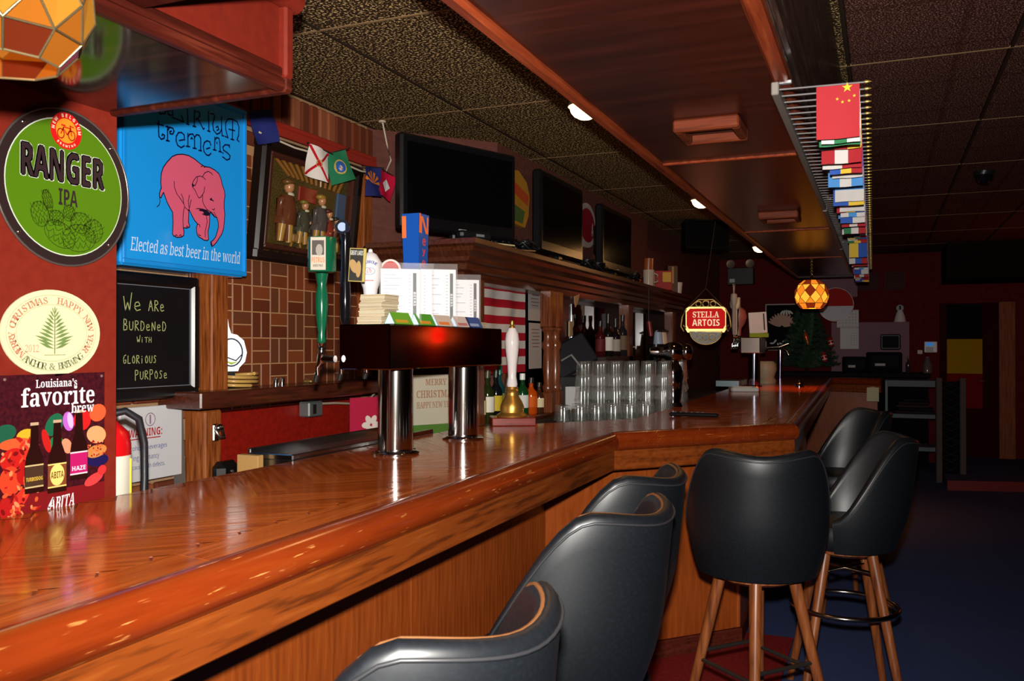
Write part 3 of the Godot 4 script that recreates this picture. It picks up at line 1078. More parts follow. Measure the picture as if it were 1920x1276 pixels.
	cyl(s, Vector3(0, 0.065, 0.07), Vector3(0, 0.065, 0.074), 0.006, 0.006, 10)
	obj("screw", s, mat(c8(190, 180, 160), 0.3, 0.9), t)
	# strap on the brick
	s = st()
	hull8(s, [Vector3(-2.60, 0.9, -2.715), Vector3(-2.585, 0.9, -2.715), Vector3(-2.585, 0.9, -2.762), Vector3(-2.60, 0.9, -2.762), Vector3(-2.60, 1.33, -2.69), Vector3(-2.585, 1.33, -2.69), Vector3(-2.585, 1.33, -2.737), Vector3(-2.60, 1.33, -2.737)])
	tag(obj("metal_strap", s, mat(c8(112, 112, 108), 0.5, 0.4)), "flat grey metal strap running down the bare brick", "strap")
	# warning notice
	t = thing("warning_notice", "white printed pregnancy warning notice on the brick wall", "notice", Vector3(-2.585, 1.13, -2.57), PI / 2)
	s = st()
	bx(s, Vector3(0, 0, 0.006), Vector3(0.31, 0.28, 0.012), 0.002)
	obj("board", s, mat(c8(206, 204, 206), 0.4), t)
	card("red_lettering", func(q): ink(q, "WARNING:", Rect2(-0.115, 0.028, 0.165, 0.03), 0.0125); stroke(q, [Vector2(-0.115, 0.02), Vector2(0.04, 0.02)], 0.004, 0.0125), c8(170, 26, 34), t)
	card("blue_lettering", func(q): ink(q, "alcoholic beverages", Rect2(-0.125, -0.028, 0.2, 0.024), 0.0125, "Droid Sans", false); ink(q, "during pregnancy", Rect2(-0.125, -0.066, 0.16, 0.026), 0.0125, "Droid Sans", false); ink(q, "may cause birth defects.", Rect2(-0.135, -0.098, 0.2, 0.023), 0.0125, "Droid Sans", false), c8(70, 84, 140), t)
	card("seal", func(q): stroke(q, oval(Vector2(-0.01, 0.09), Vector2(0.024, 0.024), 20), 0.003, 0.0125, true); stroke(q, [Vector2(-0.01, 0.075), Vector2(-0.01, 0.105)], 0.008, 0.0125), c8(150, 110, 140), t)
	# fire extinguisher behind the column's corner
	t = thing("fire_extinguisher", "red fire extinguisher with black hose beside the red column", "extinguisher", Vector3(-2.03, 0.92, -1.862), PI / 2)
	s = st()
	lathe(s, [[0.0, 0.0], [0.058, 0.0], [0.062, 0.01], [0.062, 0.30], [0.055, 0.335], [0.03, 0.36], [0.02, 0.37], [0.0, 0.37]], 24)
	obj("cylinder", s, mat(c8(200, 16, 22), 0.25), t)
	s = st()
	lathe(s, [[0.0626, 0.13], [0.0626, 0.27]], 24)
	obj("paper_label", s, mat(c8(214, 208, 190), 0.5), t)
	s = st()
	for a in 4:
		var p := []
		for k in 5:
			var g := 0.25 + a * 0.08
			p.append(Vector3(sin(g) * 0.063, 0.14 + 0.03 * k, cos(g) * 0.063))
		if a == 3:
			tube(s, p, 0.004, 5)
	obj("yellow_stripe", s, mat(c8(220, 190, 40), 0.5), t)
	s = st()
	tube(s, [Vector3(-0.02, 0.385, 0.02), Vector3(0.02, 0.395, 0.045), Vector3(0.055, 0.37, 0.06), Vector3(0.075, 0.30, 0.06), Vector3(0.075, 0.2, 0.062), Vector3(0.068, 0.11, 0.065), Vector3(0.06, 0.06, 0.067)], 0.011, 10)
	tube(s, [Vector3(0.06, 0.06, 0.067), Vector3(0.058, -0.02, 0.067)], [0.013, 0.015], 10)
	obj("hose", s, mat(c8(26, 27, 32), 0.4), t)
	s = st()
	hoop(s, Vector3(0.06, 0.075, 0.067), 0.013, 0.004, 14, 6)
	bx(s, Vector3(0, 0.385, 0), Vector3(0.03, 0.035, 0.05), 0.008)
	obj("valve", s, mat(c8(180, 180, 182), 0.3, 0.9), t)
	s = st()
	bx(s, Vector3(-0.095, 0.2, 0.0), Vector3(0.07, 0.05, 0.03), 0.004)
	obj("wall_bracket", s, mat(c8(60, 60, 62), 0.4), t)
	# narrow yellow sign edge behind the column
	s = st()
	span(s, Vector3(-2.57, 1.34, -2.36), Vector3(-2.53, 1.72, -2.28), 0.006)
	var yb := obj("yellow_sign", s, mat(c8(186, 160, 30), 0.4))
	tag(yb, "narrow yellow and green sign edge showing beside the chalkboard", "sign")
	s = st()
	span(s, Vector3(-2.572, 1.5, -2.361), Vector3(-2.528, 1.60, -2.279), 0.006)
	obj("green_band", s, mat(c8(60, 104, 40), 0.4), yb)
	chalkboard()
	elephant_sign()
	tavern_relief()
	bunting()
	# things lying on the niche shelf
	s = st()
	var coil := []
	for k in 60:
		var a := TAU * k / 20.0
		coil.append(Vector3(-2.535 + 0.05 * cos(a), 1.331 + 0.0085 * (k / 20.0) * 2, -3.03 + 0.085 * sin(a)))
	tube(s, coil, 0.0075, 7)
	tag(obj("hose_coil", s, mat(c8(186, 146, 78), 0.3)), "coiled amber plastic hose lying on the niche shelf", "hose")
	for k in 2:
		s = st()
		lathe(s, [[0.0, 0.0], [0.011, 0.0], [0.011, 0.03], [0.008, 0.036], [0.0, 0.036]], 14)
		var sh := obj("salt_cap", s, mat(c8(214, 214, 220), 0.12, 1.0))
		sh.position = Vector3(-2.50, 1.322, -3.22 - 0.045 * k)
		tag(sh, ["small bright metal cap on the shelf, nearer the hose coil", "small bright metal cap on the shelf, farther from the hose coil"][k], "cap", "metal caps on the niche shelf")
	s = st()
	lathe(s, [[0.0, 0.0], [0.02, 0.0], [0.022, 0.006], [0.014, 0.02], [0.0, 0.022]], 14)
	bx(s, Vector3(0.02, 0.01, 0.02), Vector3(0.045, 0.014, 0.014), 0.004)
	var fit := obj("brass_fitting", s, mat(c8(190, 160, 96), 0.25, 0.9))
	fit.position = Vector3(-2.535, 1.322, -3.5)
	tag(fit, "small brass hose fitting lying near the tap handles on the shelf", "fitting")
	# lit round tap sign peeping past the post
	t = thing("lit_tap_sign", "small glowing white teardrop beer sign standing on the niche shelf", "sign", Vector3(-2.555, 1.322, -2.985), deg_to_rad(60))
	s = st()
	bx(s, Vector3(-0.01, 0.035, 0), Vector3(0.05, 0.07, 0.04), 0.004)
	obj("stand", s, mat(c8(20, 20, 22), 0.4), t)
	var drop := []
	for p in [Vector2(-0.045, 0.07), Vector2(0.03, 0.07), Vector2(0.035, 0.085), Vector2(0.06, 0.11), Vector2(0.068, 0.15), Vector2(0.055, 0.20), Vector2(0.025, 0.225), Vector2(0.0, 0.23), Vector2(-0.01, 0.26), Vector2(-0.02, 0.33), Vector2(-0.03, 0.33), Vector2(-0.03, 0.25), Vector2(-0.055, 0.22), Vector2(-0.07, 0.18), Vector2(-0.07, 0.12)]:
		drop.append(p)
	s = st()
	plate(s, drop, -0.012, 0.012)
	obj("sign_face", s, glow(c8(226, 232, 228), 0.5), t)
	card("print", func(q): stroke(q, oval(Vector2(0.0, 0.15), Vector2(0.048, 0.058), 24), 0.006, 0.0125, true); stroke(q, [Vector2(-0.045, 0.17), Vector2(-0.02, 0.13), Vector2(0.02, 0.115), Vector2(0.045, 0.14)], 0.005, 0.0125), c8(30, 40, 74), t)
	card("green_swirl", func(q): flat(q, [Vector2(-0.04, 0.12), Vector2(0.0, 0.098), Vector2(0.035, 0.112), Vector2(0.0, 0.108)], 0.0124), c8(150, 190, 50), t)


func hand(s: SurfaceTool, words: String, at: Vector2, w: float, h: float, z: float, pen: float) -> void:
	# chalk capitals drawn in single strokes on a unit grid
	var g := {
		"W": [[0, 1, 0.22, 0, 0.5, 0.6, 0.75, 0, 1, 1.3]], "e": [[0.1, 0.3, 0.8, 0.4, 0.6, 0.66, 0.2, 0.6, 0.08, 0.25, 0.35, 0.0, 0.85, 0.1]], "A": [[0, 0, 0.45, 1, 0.95, 0], [0.2, 0.4, 0.8, 0.42]],
		"R": [[0.1, 0, 0.1, 1, 0.7, 0.95, 0.8, 0.7, 0.15, 0.5, 0.9, 0]], "B": [[0.1, 0, 0.15, 1.15, 0.7, 1.05, 0.7, 0.7, 0.15, 0.6, 0.85, 0.45, 0.8, 0.08, 0.1, 0]], "U": [[0.1, 0.9, 0.12, 0.15, 0.5, 0, 0.85, 0.2, 0.88, 0.9]],
		"D": [[0.1, 0, 0.12, 1, 0.7, 0.85, 0.9, 0.45, 0.6, 0.05, 0.1, 0]], "N": [[0.1, 0, 0.12, 0.9, 0.8, 0.02, 0.85, 0.95]], "i": [[0.4, 0, 0.4, 0.6], [0.4, 0.8, 0.42, 0.88]],
		"T": [[0.0, 0.9, 0.95, 0.95], [0.5, 0.92, 0.48, 0]], "H": [[0.1, 0, 0.12, 0.95], [0.85, 0, 0.85, 0.95], [0.1, 0.45, 0.85, 0.48]], "G": [[0.8, 1.05, 0.35, 0.95, 0.1, 0.5, 0.3, 0.02, 0.8, 0.1, 0.85, 0.45, 0.5, 0.42]],
		"L": [[0.15, 0.95, 0.12, 0.02, 0.85, 0.05]], "O": [[0.5, 0.95, 0.1, 0.6, 0.25, 0.08, 0.7, 0.05, 0.9, 0.5, 0.5, 0.95]], "S": [[0.8, 0.85, 0.4, 0.95, 0.2, 0.7, 0.7, 0.4, 0.6, 0.05, 0.1, 0.08]], "P": [[0.12, -0.1, 0.1, 1.1, 0.75, 1.05, 0.8, 0.65, 0.15, 0.5]]}
	var cell := w / words.length()
	for k in words.length():
		if not g.has(words[k]):
			continue
		for line in g[words[k]]:
			var p := []
			for i in range(0, line.size(), 2):
				p.append(at + Vector2((k + 0.08 + line[i] * 0.78) * cell, line[i + 1] * h))
			stroke(s, p, pen, z)


func chalkboard() -> void:
	var t := thing("chalkboard", "black chalkboard with handwritten green chalk words under the blue sign", "chalkboard", Vector3(-2.59, 1.535, -2.555), PI / 2)
	var s := st()
	bx(s, Vector3(0, 0, 0.03), Vector3(0.4, 0.42, 0.03))
	obj("slate", s, mat(c8(15, 15, 17), 0.35), t)
	s = st()
	for y in [-0.215, 0.215]:
		bx(s, Vector3(0, y, 0.035), Vector3(0.45, 0.045, 0.05), 0.01)
	for x in [-0.207, 0.207]:
		bx(s, Vector3(x, 0, 0.035), Vector3(0.045, 0.42, 0.05), 0.01)
	obj("frame", s, mat(c8(12, 11, 12), 0.3), t)
	s = st()
	for y in [-0.19, 0.19]:
		bx(s, Vector3(0, y, 0.047), Vector3(0.37, 0.003, 0.003))
	bx(s, Vector3(0.183, 0, 0.047), Vector3(0.003, 0.38, 0.003))
	obj("inner_bead", s, mat(c8(110, 112, 120), 0.3), t)
	card("chalk_lettering", func(q):
		hand(q, "We", Vector2(-0.155, 0.095), 0.095, 0.05, 0.0455, 0.0033)
		hand(q, "ARe", Vector2(-0.035, 0.097), 0.085, 0.04, 0.0455, 0.0033)
		hand(q, "BURDeNeD", Vector2(-0.155, 0.022), 0.215, 0.036, 0.0455, 0.003)
		hand(q, "wiTH".to_upper().replace("I", "i"), Vector2(-0.09, -0.022), 0.075, 0.02, 0.0455, 0.0024)
		hand(q, "GLORiOUS", Vector2(-0.155, -0.1), 0.165, 0.03, 0.0455, 0.0028)
		hand(q, "PURPOSe", Vector2(-0.1, -0.16), 0.165, 0.032, 0.0455, 0.0028), c8(176, 186, 120), t, 0.9)


func elephant_sign() -> void:
	var t := thing("blue_beer_sign", "large bright blue plastic beer sign with a pink elephant", "sign", Vector3(-2.45, 2.135, -2.63), PI / 2)
	var s := st()
	bx(s, Vector3(0.0, 0.0, -0.07), Vector3(0.65, 0.70, 0.14), 0.012)
	var blue := mat(c8(28, 150, 232), 0.1)
	obj("box", s, blue, t)
	s = st()
	for y in [-0.336, 0.336]:
		bx(s, Vector3(0, y, 0.002), Vector3(0.65, 0.02, 0.012), 0.004)
	for x in [-0.316, 0.316]:
		bx(s, Vector3(x, 0, 0.002), Vector3(0.018, 0.66, 0.012), 0.004)
	obj("rim", s, mat(c8(24, 138, 220), 0.12), t)
	card("elephant_print", func(q): flat(q, mm(ELEPHANT), 0.0006), c8(214, 92, 122), t, 0.12)
	card("elephant_outline", func(q):
		stroke(q, mm(ELEPHANT), 0.0042, 0.0012, true)
		for l in ELEPHANT_LINES:
			stroke(q, mm(l), 0.0032, 0.0012), c8(28, 20, 44), t, 0.15)
	card("elephant_shading", func(q):
		for l in ELEPHANT_BLOBS:
			flat(q, mm(l), 0.0013), c8(28, 20, 44), t, 0.15)
	card("navy_lettering", func(q):
		for l in BEER_LETTERS:
			stroke(q, mm(l), 0.0062, 0.0012), c8(16, 28, 84), t, 0.15)
	card("white_lettering", func(q): ink(q, "Elected as best beer in the world", Rect2(-0.285, -0.297, 0.575, 0.05), 0.0012, "Droid Serif", false, 0.0, 0.12), c8(214, 226, 240), t, 0.2)


func tavern_relief() -> void:
	var t := thing("tavern_relief", "dark framed carved relief of figures in an old tavern", "picture", Vector3(-2.585, 2.16, -3.52), PI / 2)
	t.rotation = Vector3(0, PI / 2, 0)
	t.basis = Basis(Vector3.UP, PI / 2) * Basis(Vector3.RIGHT, 0.10)
	var w := 0.37
	var h := 0.245
	var s := st()
	bx(s, Vector3(0, 0, 0.03), Vector3(2 * w - 0.06, 2 * h - 0.06, 0.02))
	obj("back_panel", s, worn("relief", c8(92, 76, 34), c8(44, 34, 20), 12.0, 0.45, 0.3), t)
	s = st()
	for e in [-1.0, 1.0]:
		bx(s, Vector3(0, e * h, 0.045), Vector3(2 * w + 0.07, 0.06, 0.07), 0.014)
		bx(s, Vector3(e * w, 0, 0.045), Vector3(0.06, 2 * h + 0.03, 0.07), 0.014)
	obj("outer_frame", s, mat(c8(26, 16, 13), 0.22), t)
	s = st()
	for e in [-1.0, 1.0]:
		bx(s, Vector3(0, e * (h - 0.04), 0.052), Vector3(2 * w - 0.06, 0.03, 0.04), 0.009)
		bx(s, Vector3(e * (w - 0.04), 0, 0.052), Vector3(0.03, 2 * h - 0.07, 0.04), 0.009)
	obj("inner_frame", s, mat(c8(66, 34, 24), 0.2), t)
	for k in 12:   # beams of the carved ceiling
		s = st()
		var x := -0.28 + 0.05 * k
		tube(s, [Vector3(x, 0.195, 0.045), Vector3(x * 0.72 + 0.03, 0.135 - 0.002 * k, 0.045)], 0.009, 5)
		obj("carved_beam", s, mat(c8(128, 84, 36), 0.25), t)
	s = st()
	bx(s, Vector3(0.26, 0.02, 0.044), Vector3(0.075, 0.19, 0.012), 0.003)
	obj("carved_window", s, mat(c8(54, 78, 108), 0.25), t)
	s = st()
	bx(s, Vector3(-0.02, 0.065, 0.044), Vector3(0.14, 0.07, 0.012), 0.003)
	obj("carved_hearth", s, mat(c8(122, 38, 26), 0.25), t)
	var skin := mat(c8(164, 112, 74), 0.3)
	var figs := [[-0.2, -0.02, 1.25, c8(74, 30, 22), c8(90, 60, 24)], [-0.07, -0.06, 0.9, c8(40, 50, 48), c8(106, 92, 34)], [0.06, -0.03, 1.05, c8(52, 56, 66), c8(140, 110, 40)], [0.13, -0.07, 0.85, c8(120, 28, 32), c8(74, 30, 24)], [0.2, -0.09, 0.75, c8(112, 74, 70), c8(40, 34, 30)]]
	for f in figs:
		var k: float = f[2]
		var y: float = f[1]
		s = st()
		tube(s, [Vector3(f[0], y - 0.06 * k, 0.06), Vector3(f[0], y, 0.064), Vector3(f[0] + 0.004, y + 0.045 * k, 0.062)], [0.046 * k, 0.043 * k, 0.024 * k], 10)
		tube(s, [Vector3(f[0] - 0.035 * k, y + 0.03 * k, 0.066), Vector3(f[0] - 0.045 * k, y - 0.03 * k, 0.074), Vector3(f[0] - 0.01, y - 0.035 * k, 0.085)], [0.016 * k, 0.014 * k, 0.009 * k], 8)
		tube(s, [Vector3(f[0] + 0.035 * k, y + 0.03 * k, 0.066), Vector3(f[0] + 0.045 * k, y - 0.02 * k, 0.074), Vector3(f[0] + 0.02, y - 0.01 * k, 0.088)], [0.016 * k, 0.014 * k, 0.009 * k], 8)
		tube(s, [Vector3(f[0] - 0.018 * k, y - 0.05 * k, 0.062), Vector3(f[0] - 0.024 * k, y - 0.12 * k, 0.064)], [0.022 * k, 0.013 * k], 8)
		tube(s, [Vector3(f[0] + 0.018 * k, y - 0.05 * k, 0.062), Vector3(f[0] + 0.022 * k, y - 0.12 * k, 0.064)], [0.022 * k, 0.013 * k], 8)
		var body := obj("carved_figure", s, worn("cloth%s" % f[3].to_html(), f[3], c8(120, 88, 40), 30.0, 0.6, 0.2), t)
		s = st()
		for e in [-1.0, 1.0]:
			tube(s, [Vector3(f[0] + e * 0.02 * k, y - 0.06 * k, 0.068), Vector3(f[0] + e * 0.026 * k, y - 0.125 * k, 0.072)], [0.018 * k, 0.012 * k], 8)
		obj("stockings", s, mat(c8(150, 112, 48), 0.25), body)
		s = st()
		ball(s, Vector3(f[0] + 0.006, y + 0.05 * k, 0.083), Vector3(0.02, 0.008, 0.008) * k, 8)
		obj("collar", s, mat(c8(196, 186, 160), 0.3), body)
		s = st()
		ball(s, Vector3(f[0] - 0.01, y - 0.034 * k, 0.09), Vector3(0.009, 0.009, 0.008), 8)
		ball(s, Vector3(f[0] + 0.022, y - 0.01 * k, 0.092), Vector3(0.009, 0.009, 0.008), 8)
		obj("hands", s, mat(c8(196, 140, 96), 0.3), body)
		s = st()
		ball(s, Vector3(f[0] + 0.008, y + 0.078 * k, 0.068), Vector3(0.02, 0.026, 0.02) * k, 10)
		obj("head", s, skin, body)
		s = st()
		ball(s, Vector3(f[0] + 0.002, y + 0.094 * k, 0.064), Vector3(0.028, 0.014, 0.024) * k, 10)
		obj("hat", s, mat(f[4], 0.3), body)
	for k in 3:
		s = st()
		bx(s, Vector3(-0.1 + 0.13 * k, -0.15, 0.06), Vector3(0.09, 0.04, 0.03), 0.006)
		tube(s, [Vector3(-0.13 + 0.13 * k, -0.17, 0.06), Vector3(-0.14 + 0.13 * k, -0.2, 0.06)], 0.006, 6)
		tube(s, [Vector3(-0.07 + 0.13 * k, -0.17, 0.06), Vector3(-0.06 + 0.13 * k, -0.2, 0.06)], 0.006, 6)
		obj("carved_bench", s, mat(c8(132, 94, 40), 0.25), t)


func bunting() -> void:
	var t := thing("cable_line", "pale cable strung under the red lintel with small state flags", "cable")
	var s := st()
	tube(s, [Vector3(-2.46, 2.415, -3.05), Vector3(-2.46, 2.40, -3.3), Vector3(-2.46, 2.41, -3.55), Vector3(-2.46, 2.395, -3.85), Vector3(-2.47, 2.42, -4.1), Vector3(-2.49, 2.52, -4.2), Vector3(-2.49, 2.60, -4.16), Vector3(-2.46, 2.70, -4.06)], 0.005, 6)
	obj("cord", s, mat(c8(206, 190, 168), 0.6), t)
	s = st()
	cyl(s, Vector3(-2.46, 2.693, -4.06), Vector3(-2.46, 2.70, -4.06), 0.02, 0.02, 10)
	obj("ceiling_hook", s, mat(c8(206, 190, 168), 0.6), t)
	var flags := [
		["crumpled navy blue state flag beside the blue sign", -3.12, 2.47, 0.3, 0.12, c8(34, 40, 96)],
		["white state flag with a red diagonal cross above the relief", -3.50, 2.385, -0.15, 0.13, c8(212, 204, 196)],
		["green state flag with a round blue seal above the relief", -3.67, 2.40, 0.35, 0.13, c8(38, 108, 74)],
		["state flag of orange rays over navy near the television", -3.97, 2.38, 0.1, 0.13, c8(40, 44, 98)],
		["crimson state flag with a white diamond near the television", -4.09, 2.38, -0.25, 0.12, c8(178, 24, 54)]]
	for k in flags.size():
		var f: Array = flags[k]
		var g := thing("state_flag", f[0], "flag", Vector3(-2.445 + 0.006 * k, f[2] - 0.03, f[1] + 0.05), PI / 2, "state flags on the cable")
		g.basis = Basis(Vector3.UP, PI / 2 - (0.5 if k == 2 else 0.2)) * Basis(Vector3.BACK, f[3])
		var w: float = f[4] / 2
		var q := st()
		var wave := func(x: float, y: float) -> Vector3: return Vector3(x, y, 0.012 * sin(x * 34.0 + y * 18.0 + k))
		q.set_smooth_group(1)
		for i in 6:
			for j in 6:
				var x0 := -w + 2 * w * i / 6.0
				var x1 := -w + 2 * w * (i + 1) / 6.0
				var y0 := -w * 1.15 + 2.3 * w * j / 6.0
				var y1 := -w * 1.15 + 2.3 * w * (j + 1) / 6.0
				quad(q, wave.call(x0, y0), wave.call(x1, y0), wave.call(x1, y1), wave.call(x0, y1))
		obj("cloth", q, mat(f[5], 0.8), g)
		q = st()
		tube(q, [Vector3(-w - 0.015, w * 1.16, 0.0), Vector3(w + 0.02, w * 1.16, 0.0)], 0.003, 6)
		obj("stick", q, mat(c8(30, 26, 24), 0.5), g)
		var lift := func(a: SurfaceTool, pts: Array) -> void:
			a.set_smooth_group(-1)
			var p := PackedVector2Array(pts)
			var idx := Geometry2D.triangulate_polygon(p)
			for n in range(0, idx.size(), 3):
				var tri_p := []
				for m in 3:
					var v: Vector2 = p[idx[n + m]]
					tri_p.append(wave.call(v.x, v.y) + Vector3(0, 0, 0.002))
				tri(a, tri_p[0], tri_p[1], tri_p[2])
		q = st()
		if k == 1:
			for e in [-1.0, 1.0]:
				for n in 8:
					var a0 := -1.0 + 0.25 * n
					var a1 := a0 + 0.25
					lift.call(q, [Vector2(a0 * w * e - 0.008, a0 * w * 1.1), Vector2(a0 * w * e + 0.008, a0 * w * 1.1), Vector2(a1 * w * e + 0.008, a1 * w * 1.1), Vector2(a1 * w * e - 0.008, a1 * w * 1.1)])
			obj("red_cross", q, mat(c8(176, 24, 36), 0.8), g)
			q = st()
			lift.call(q, oval(Vector2.ZERO, Vector2(0.018, 0.018), 12))
			obj("seal", q, mat(c8(176, 150, 96), 0.8), g)
		elif k == 2:
			lift.call(q, oval(Vector2.ZERO, Vector2(0.036, 0.036), 18))
			obj("seal_ring", q, mat(c8(186, 160, 84), 0.8), g)
			q = st()
			for p in [[oval(Vector2(0, 0), Vector2(0.028, 0.028), 16), 0.002]]:
				for v in p[0].size():
					tri(q, wave.call(0, 0) + Vector3(0, 0, 0.005), wave.call(p[0][v].x, p[0][v].y) + Vector3(0, 0, 0.005), wave.call(p[0][(v + 1) % 16].x, p[0][(v + 1) % 16].y) + Vector3(0, 0, 0.005))
			obj("seal", q, mat(c8(44, 88, 160), 0.8), g)
			q = st()
			for v in oval(Vector2(-0.004, -0.008), Vector2(0.012, 0.014), 10):
				tri(q, wave.call(-0.004, -0.008) + Vector3(0, 0, 0.008), wave.call(v.x, v.y) + Vector3(0, 0, 0.008), wave.call(v.x * 0.9 - 0.004, v.y * 0.9 + 0.004) + Vector3(0, 0, 0.008))
			obj("portrait", q, mat(c8(220, 190, 170), 0.8), g)
		elif k == 3:
			for n in 6:
				var a2 := PI * (n * 2) / 12.0 - 0.1
				lift.call(q, [Vector2(-0.01, -0.01), Vector2(-0.01, -0.01) + Vector2(cos(a2), sin(a2)) * w * 1.0, Vector2(-0.01, -0.01) + Vector2(cos(a2 + 0.28), sin(a2 + 0.28)) * w * 1.0])
			obj("rays", q, mat(c8(224, 120, 40), 0.8), g)
		elif k == 4:
			lift.call(q, [Vector2(-0.036, 0), Vector2(0, -0.036), Vector2(0.036, 0), Vector2(0, 0.036)])
			obj("white_diamond", q, mat(c8(214, 214, 212), 0.8), g)


func build_column_signs() -> void:
	# round green beer sign
	var t := thing("round_beer_sign", "round green metal beer sign with black rim on the red column", "sign", Vector3(-1.847, 1.888, -1.565), PI / 2)
	var s := st()
	plate(s, oval(Vector2.ZERO, Vector2(0.192, 0.192), 56), 0.0, 0.004)
	obj("rim_disc", s, mat(c8(42, 30, 30), 0.25), t)
	s = st()
	hoop(s, Vector3(0, 0, 0.003), 0.191, 0.003, 56, 6, Vector3.BACK)
	obj("rim_edge", s, mat(c8(120, 112, 108), 0.3, 0.7), t)
	card("pale_ring", func(q): flat(q, oval(Vector2.ZERO, Vector2(0.168, 0.168), 56), 0.0044), c8(196, 206, 186), t, 0.25)
	card("green_field", func(q): flat(q, oval(Vector2.ZERO, Vector2(0.1655, 0.1655), 56), 0.0048), c8(74, 112, 15), t, 0.25)
	card("letter_outline", func(q): ink_outline(q, "RANGER", Rect2(-0.125, 0.012, 0.235, 0.075), 0.0052, 0.004), c8(206, 212, 196), t, 0.3)
	card("lettering", func(q): ink(q, "RANGER", Rect2(-0.125, 0.012, 0.235, 0.075), 0.0056); ink(q, "IPA", Rect2(-0.025, -0.045, 0.055, 0.04), 0.0056), c8(44, 30, 34), t, 0.3)
	card("hop_print", func(q):
		for h in [[-0.075, -0.075, 0.024, 0.03, 0.3], [-0.055, -0.04, 0.013, 0.026, 0.3], [0.005, -0.062, 0.017, 0.02, -0.3], [-0.03, -0.078, 0.02, 0.018, 0.1], [0.04, -0.082, 0.03, 0.026, 0.0], [0.078, -0.098, 0.028, 0.03, -0.5], [-0.02, -0.117, 0.046, 0.03, -0.4], [0.036, -0.12, 0.05, 0.034, 0.15]]:
			var c := Vector2(h[0], h[1])
			stroke(q, oval(c, Vector2(h[2], h[3]), 18, h[4]), 0.0018, 0.0053, true)
			for row in 4:
				var y := -0.75 + 0.45 * row
				var half := sqrt(maxf(0.05, 1.0 - y * y))
				for m in 4:
					var x0 := -half + half * 0.5 * m
					var pts := []
					for e in 5:
						var u := x0 + half * 0.5 * e / 4.0
						pts.append(c + (Vector2(u * h[2], (y + 0.4 * (1 - sin(PI * e / 4.0))) * h[3])).rotated(h[4]))
					stroke(q, pts, 0.0016, 0.0053), c8(48, 66, 14), t, 0.3)
	card("red_badge", func(q): flat(q, oval(Vector2(-0.004, 0.138), Vector2(0.045, 0.045), 32), 0.006), c8(190, 22, 22), t, 0.3)
	card("orange_badge", func(q): flat(q, oval(Vector2(-0.004, 0.138), Vector2(0.030, 0.030), 28), 0.0064), c8(232, 132, 34), t, 0.3)
	card("bicycle_print", func(q):
		for x in [-0.018, 0.013]:
			stroke(q, oval(Vector2(x - 0.002, 0.129), Vector2(0.0095, 0.0115), 16), 0.0028, 0.0068, true)
		stroke(q, [Vector2(-0.02, 0.129), Vector2(-0.012, 0.146), Vector2(0.008, 0.146), Vector2(-0.002, 0.129), Vector2(-0.014, 0.143)], 0.003, 0.0068)
		stroke(q, [Vector2(0.011, 0.129), Vector2(0.006, 0.152), Vector2(0.016, 0.15)], 0.003, 0.0068)
		stroke(q, [Vector2(-0.018, 0.15), Vector2(-0.008, 0.15)], 0.004, 0.0068), c8(180, 26, 20), t, 0.3)
	card("badge_lettering", func(q): ink_arc(q, "NEW BELGIUM", Vector2(0.0375, 0.0375), 185, -5, 0.0085, 0.0068, "Droid Sans", true, Vector2(-0.004, 0.138)), c8(226, 204, 170), t, 0.3)
	card("badge_foot_lettering", func(q): ink_arc(q, "BREWING", Vector2(0.0375, 0.0375), 225, 315, 0.006, 0.0068, "Droid Sans", false, Vector2(-0.004, 0.138)), c8(226, 204, 170), t, 0.3)
	for a in [0.75, 2.3, 3.9, 5.5]:
		s = st()
		ball(s, Vector3(cos(a) * 0.18, sin(a) * 0.18, 0.005), Vector3(0.005, 0.005, 0.003), 10)
		obj("screw", s, mat(c8(210, 200, 190), 0.2, 1.0), t)
	# oval Christmas sign
	t = thing("oval_beer_sign", "cream oval Christmas beer sign with a green tree on the red column", "sign", Vector3(-1.847, 1.531, -1.527), PI / 2)
	s = st()
	plate(s, oval(Vector2.ZERO, Vector2(0.138, 0.104), 48), 0.0, 0.004)
	obj("board", s, mat(c8(216, 208, 164), 0.35), t)
	card("fine_ring", func(q): stroke(q, oval(Vector2.ZERO, Vector2(0.124, 0.091), 48), 0.0012, 0.0044, true); stroke(q, oval(Vector2.ZERO, Vector2(0.098, 0.068), 48), 0.0012, 0.0044, true), c8(150, 160, 120), t)
	card("red_lettering", func(q): ink_arc(q, "MERRY CHRISTMAS", Vector2(0.11, 0.0785), 222, 97, 0.0165, 0.0044); ink_arc(q, "HAPPY NEW YEAR", Vector2(0.11, 0.0785), 84, -36, 0.0165, 0.0044); ink(q, "2012", Rect2(-0.075, -0.046, 0.036, 0.018), 0.0044, "Droid Serif", false), c8(176, 116, 92), t)
	card("green_lettering", func(q): ink_arc(q, "ANCHOR & BREWING", Vector2(0.111, 0.081), 226, 318, 0.0165, 0.0044, "Droid Serif", false), c8(118, 126, 92), t)
	card("tree_print", func(q):
		for side in [-1.0, 1.0]:
			for k in 11:
				var y := 0.058 - 0.0085 * k
				var reach := 0.008 + 0.0052 * k if k < 8 else 0.055 - 0.006 * (k - 8)
				var root := Vector2(0.004, y - 0.012)
				var tip := Vector2(0.004 + side * reach, y + 0.004)
				flat(q, [root, root.lerp(tip, 0.5) + Vector2(0, 0.0045), tip, root.lerp(tip, 0.5) - Vector2(0, 0.004)] if side > 0 else [root, root.lerp(tip, 0.5) - Vector2(0, 0.004), tip, root.lerp(tip, 0.5) + Vector2(0, 0.0045)], 0.0044 + 0.00004 * k), c8(104, 128, 72), t)
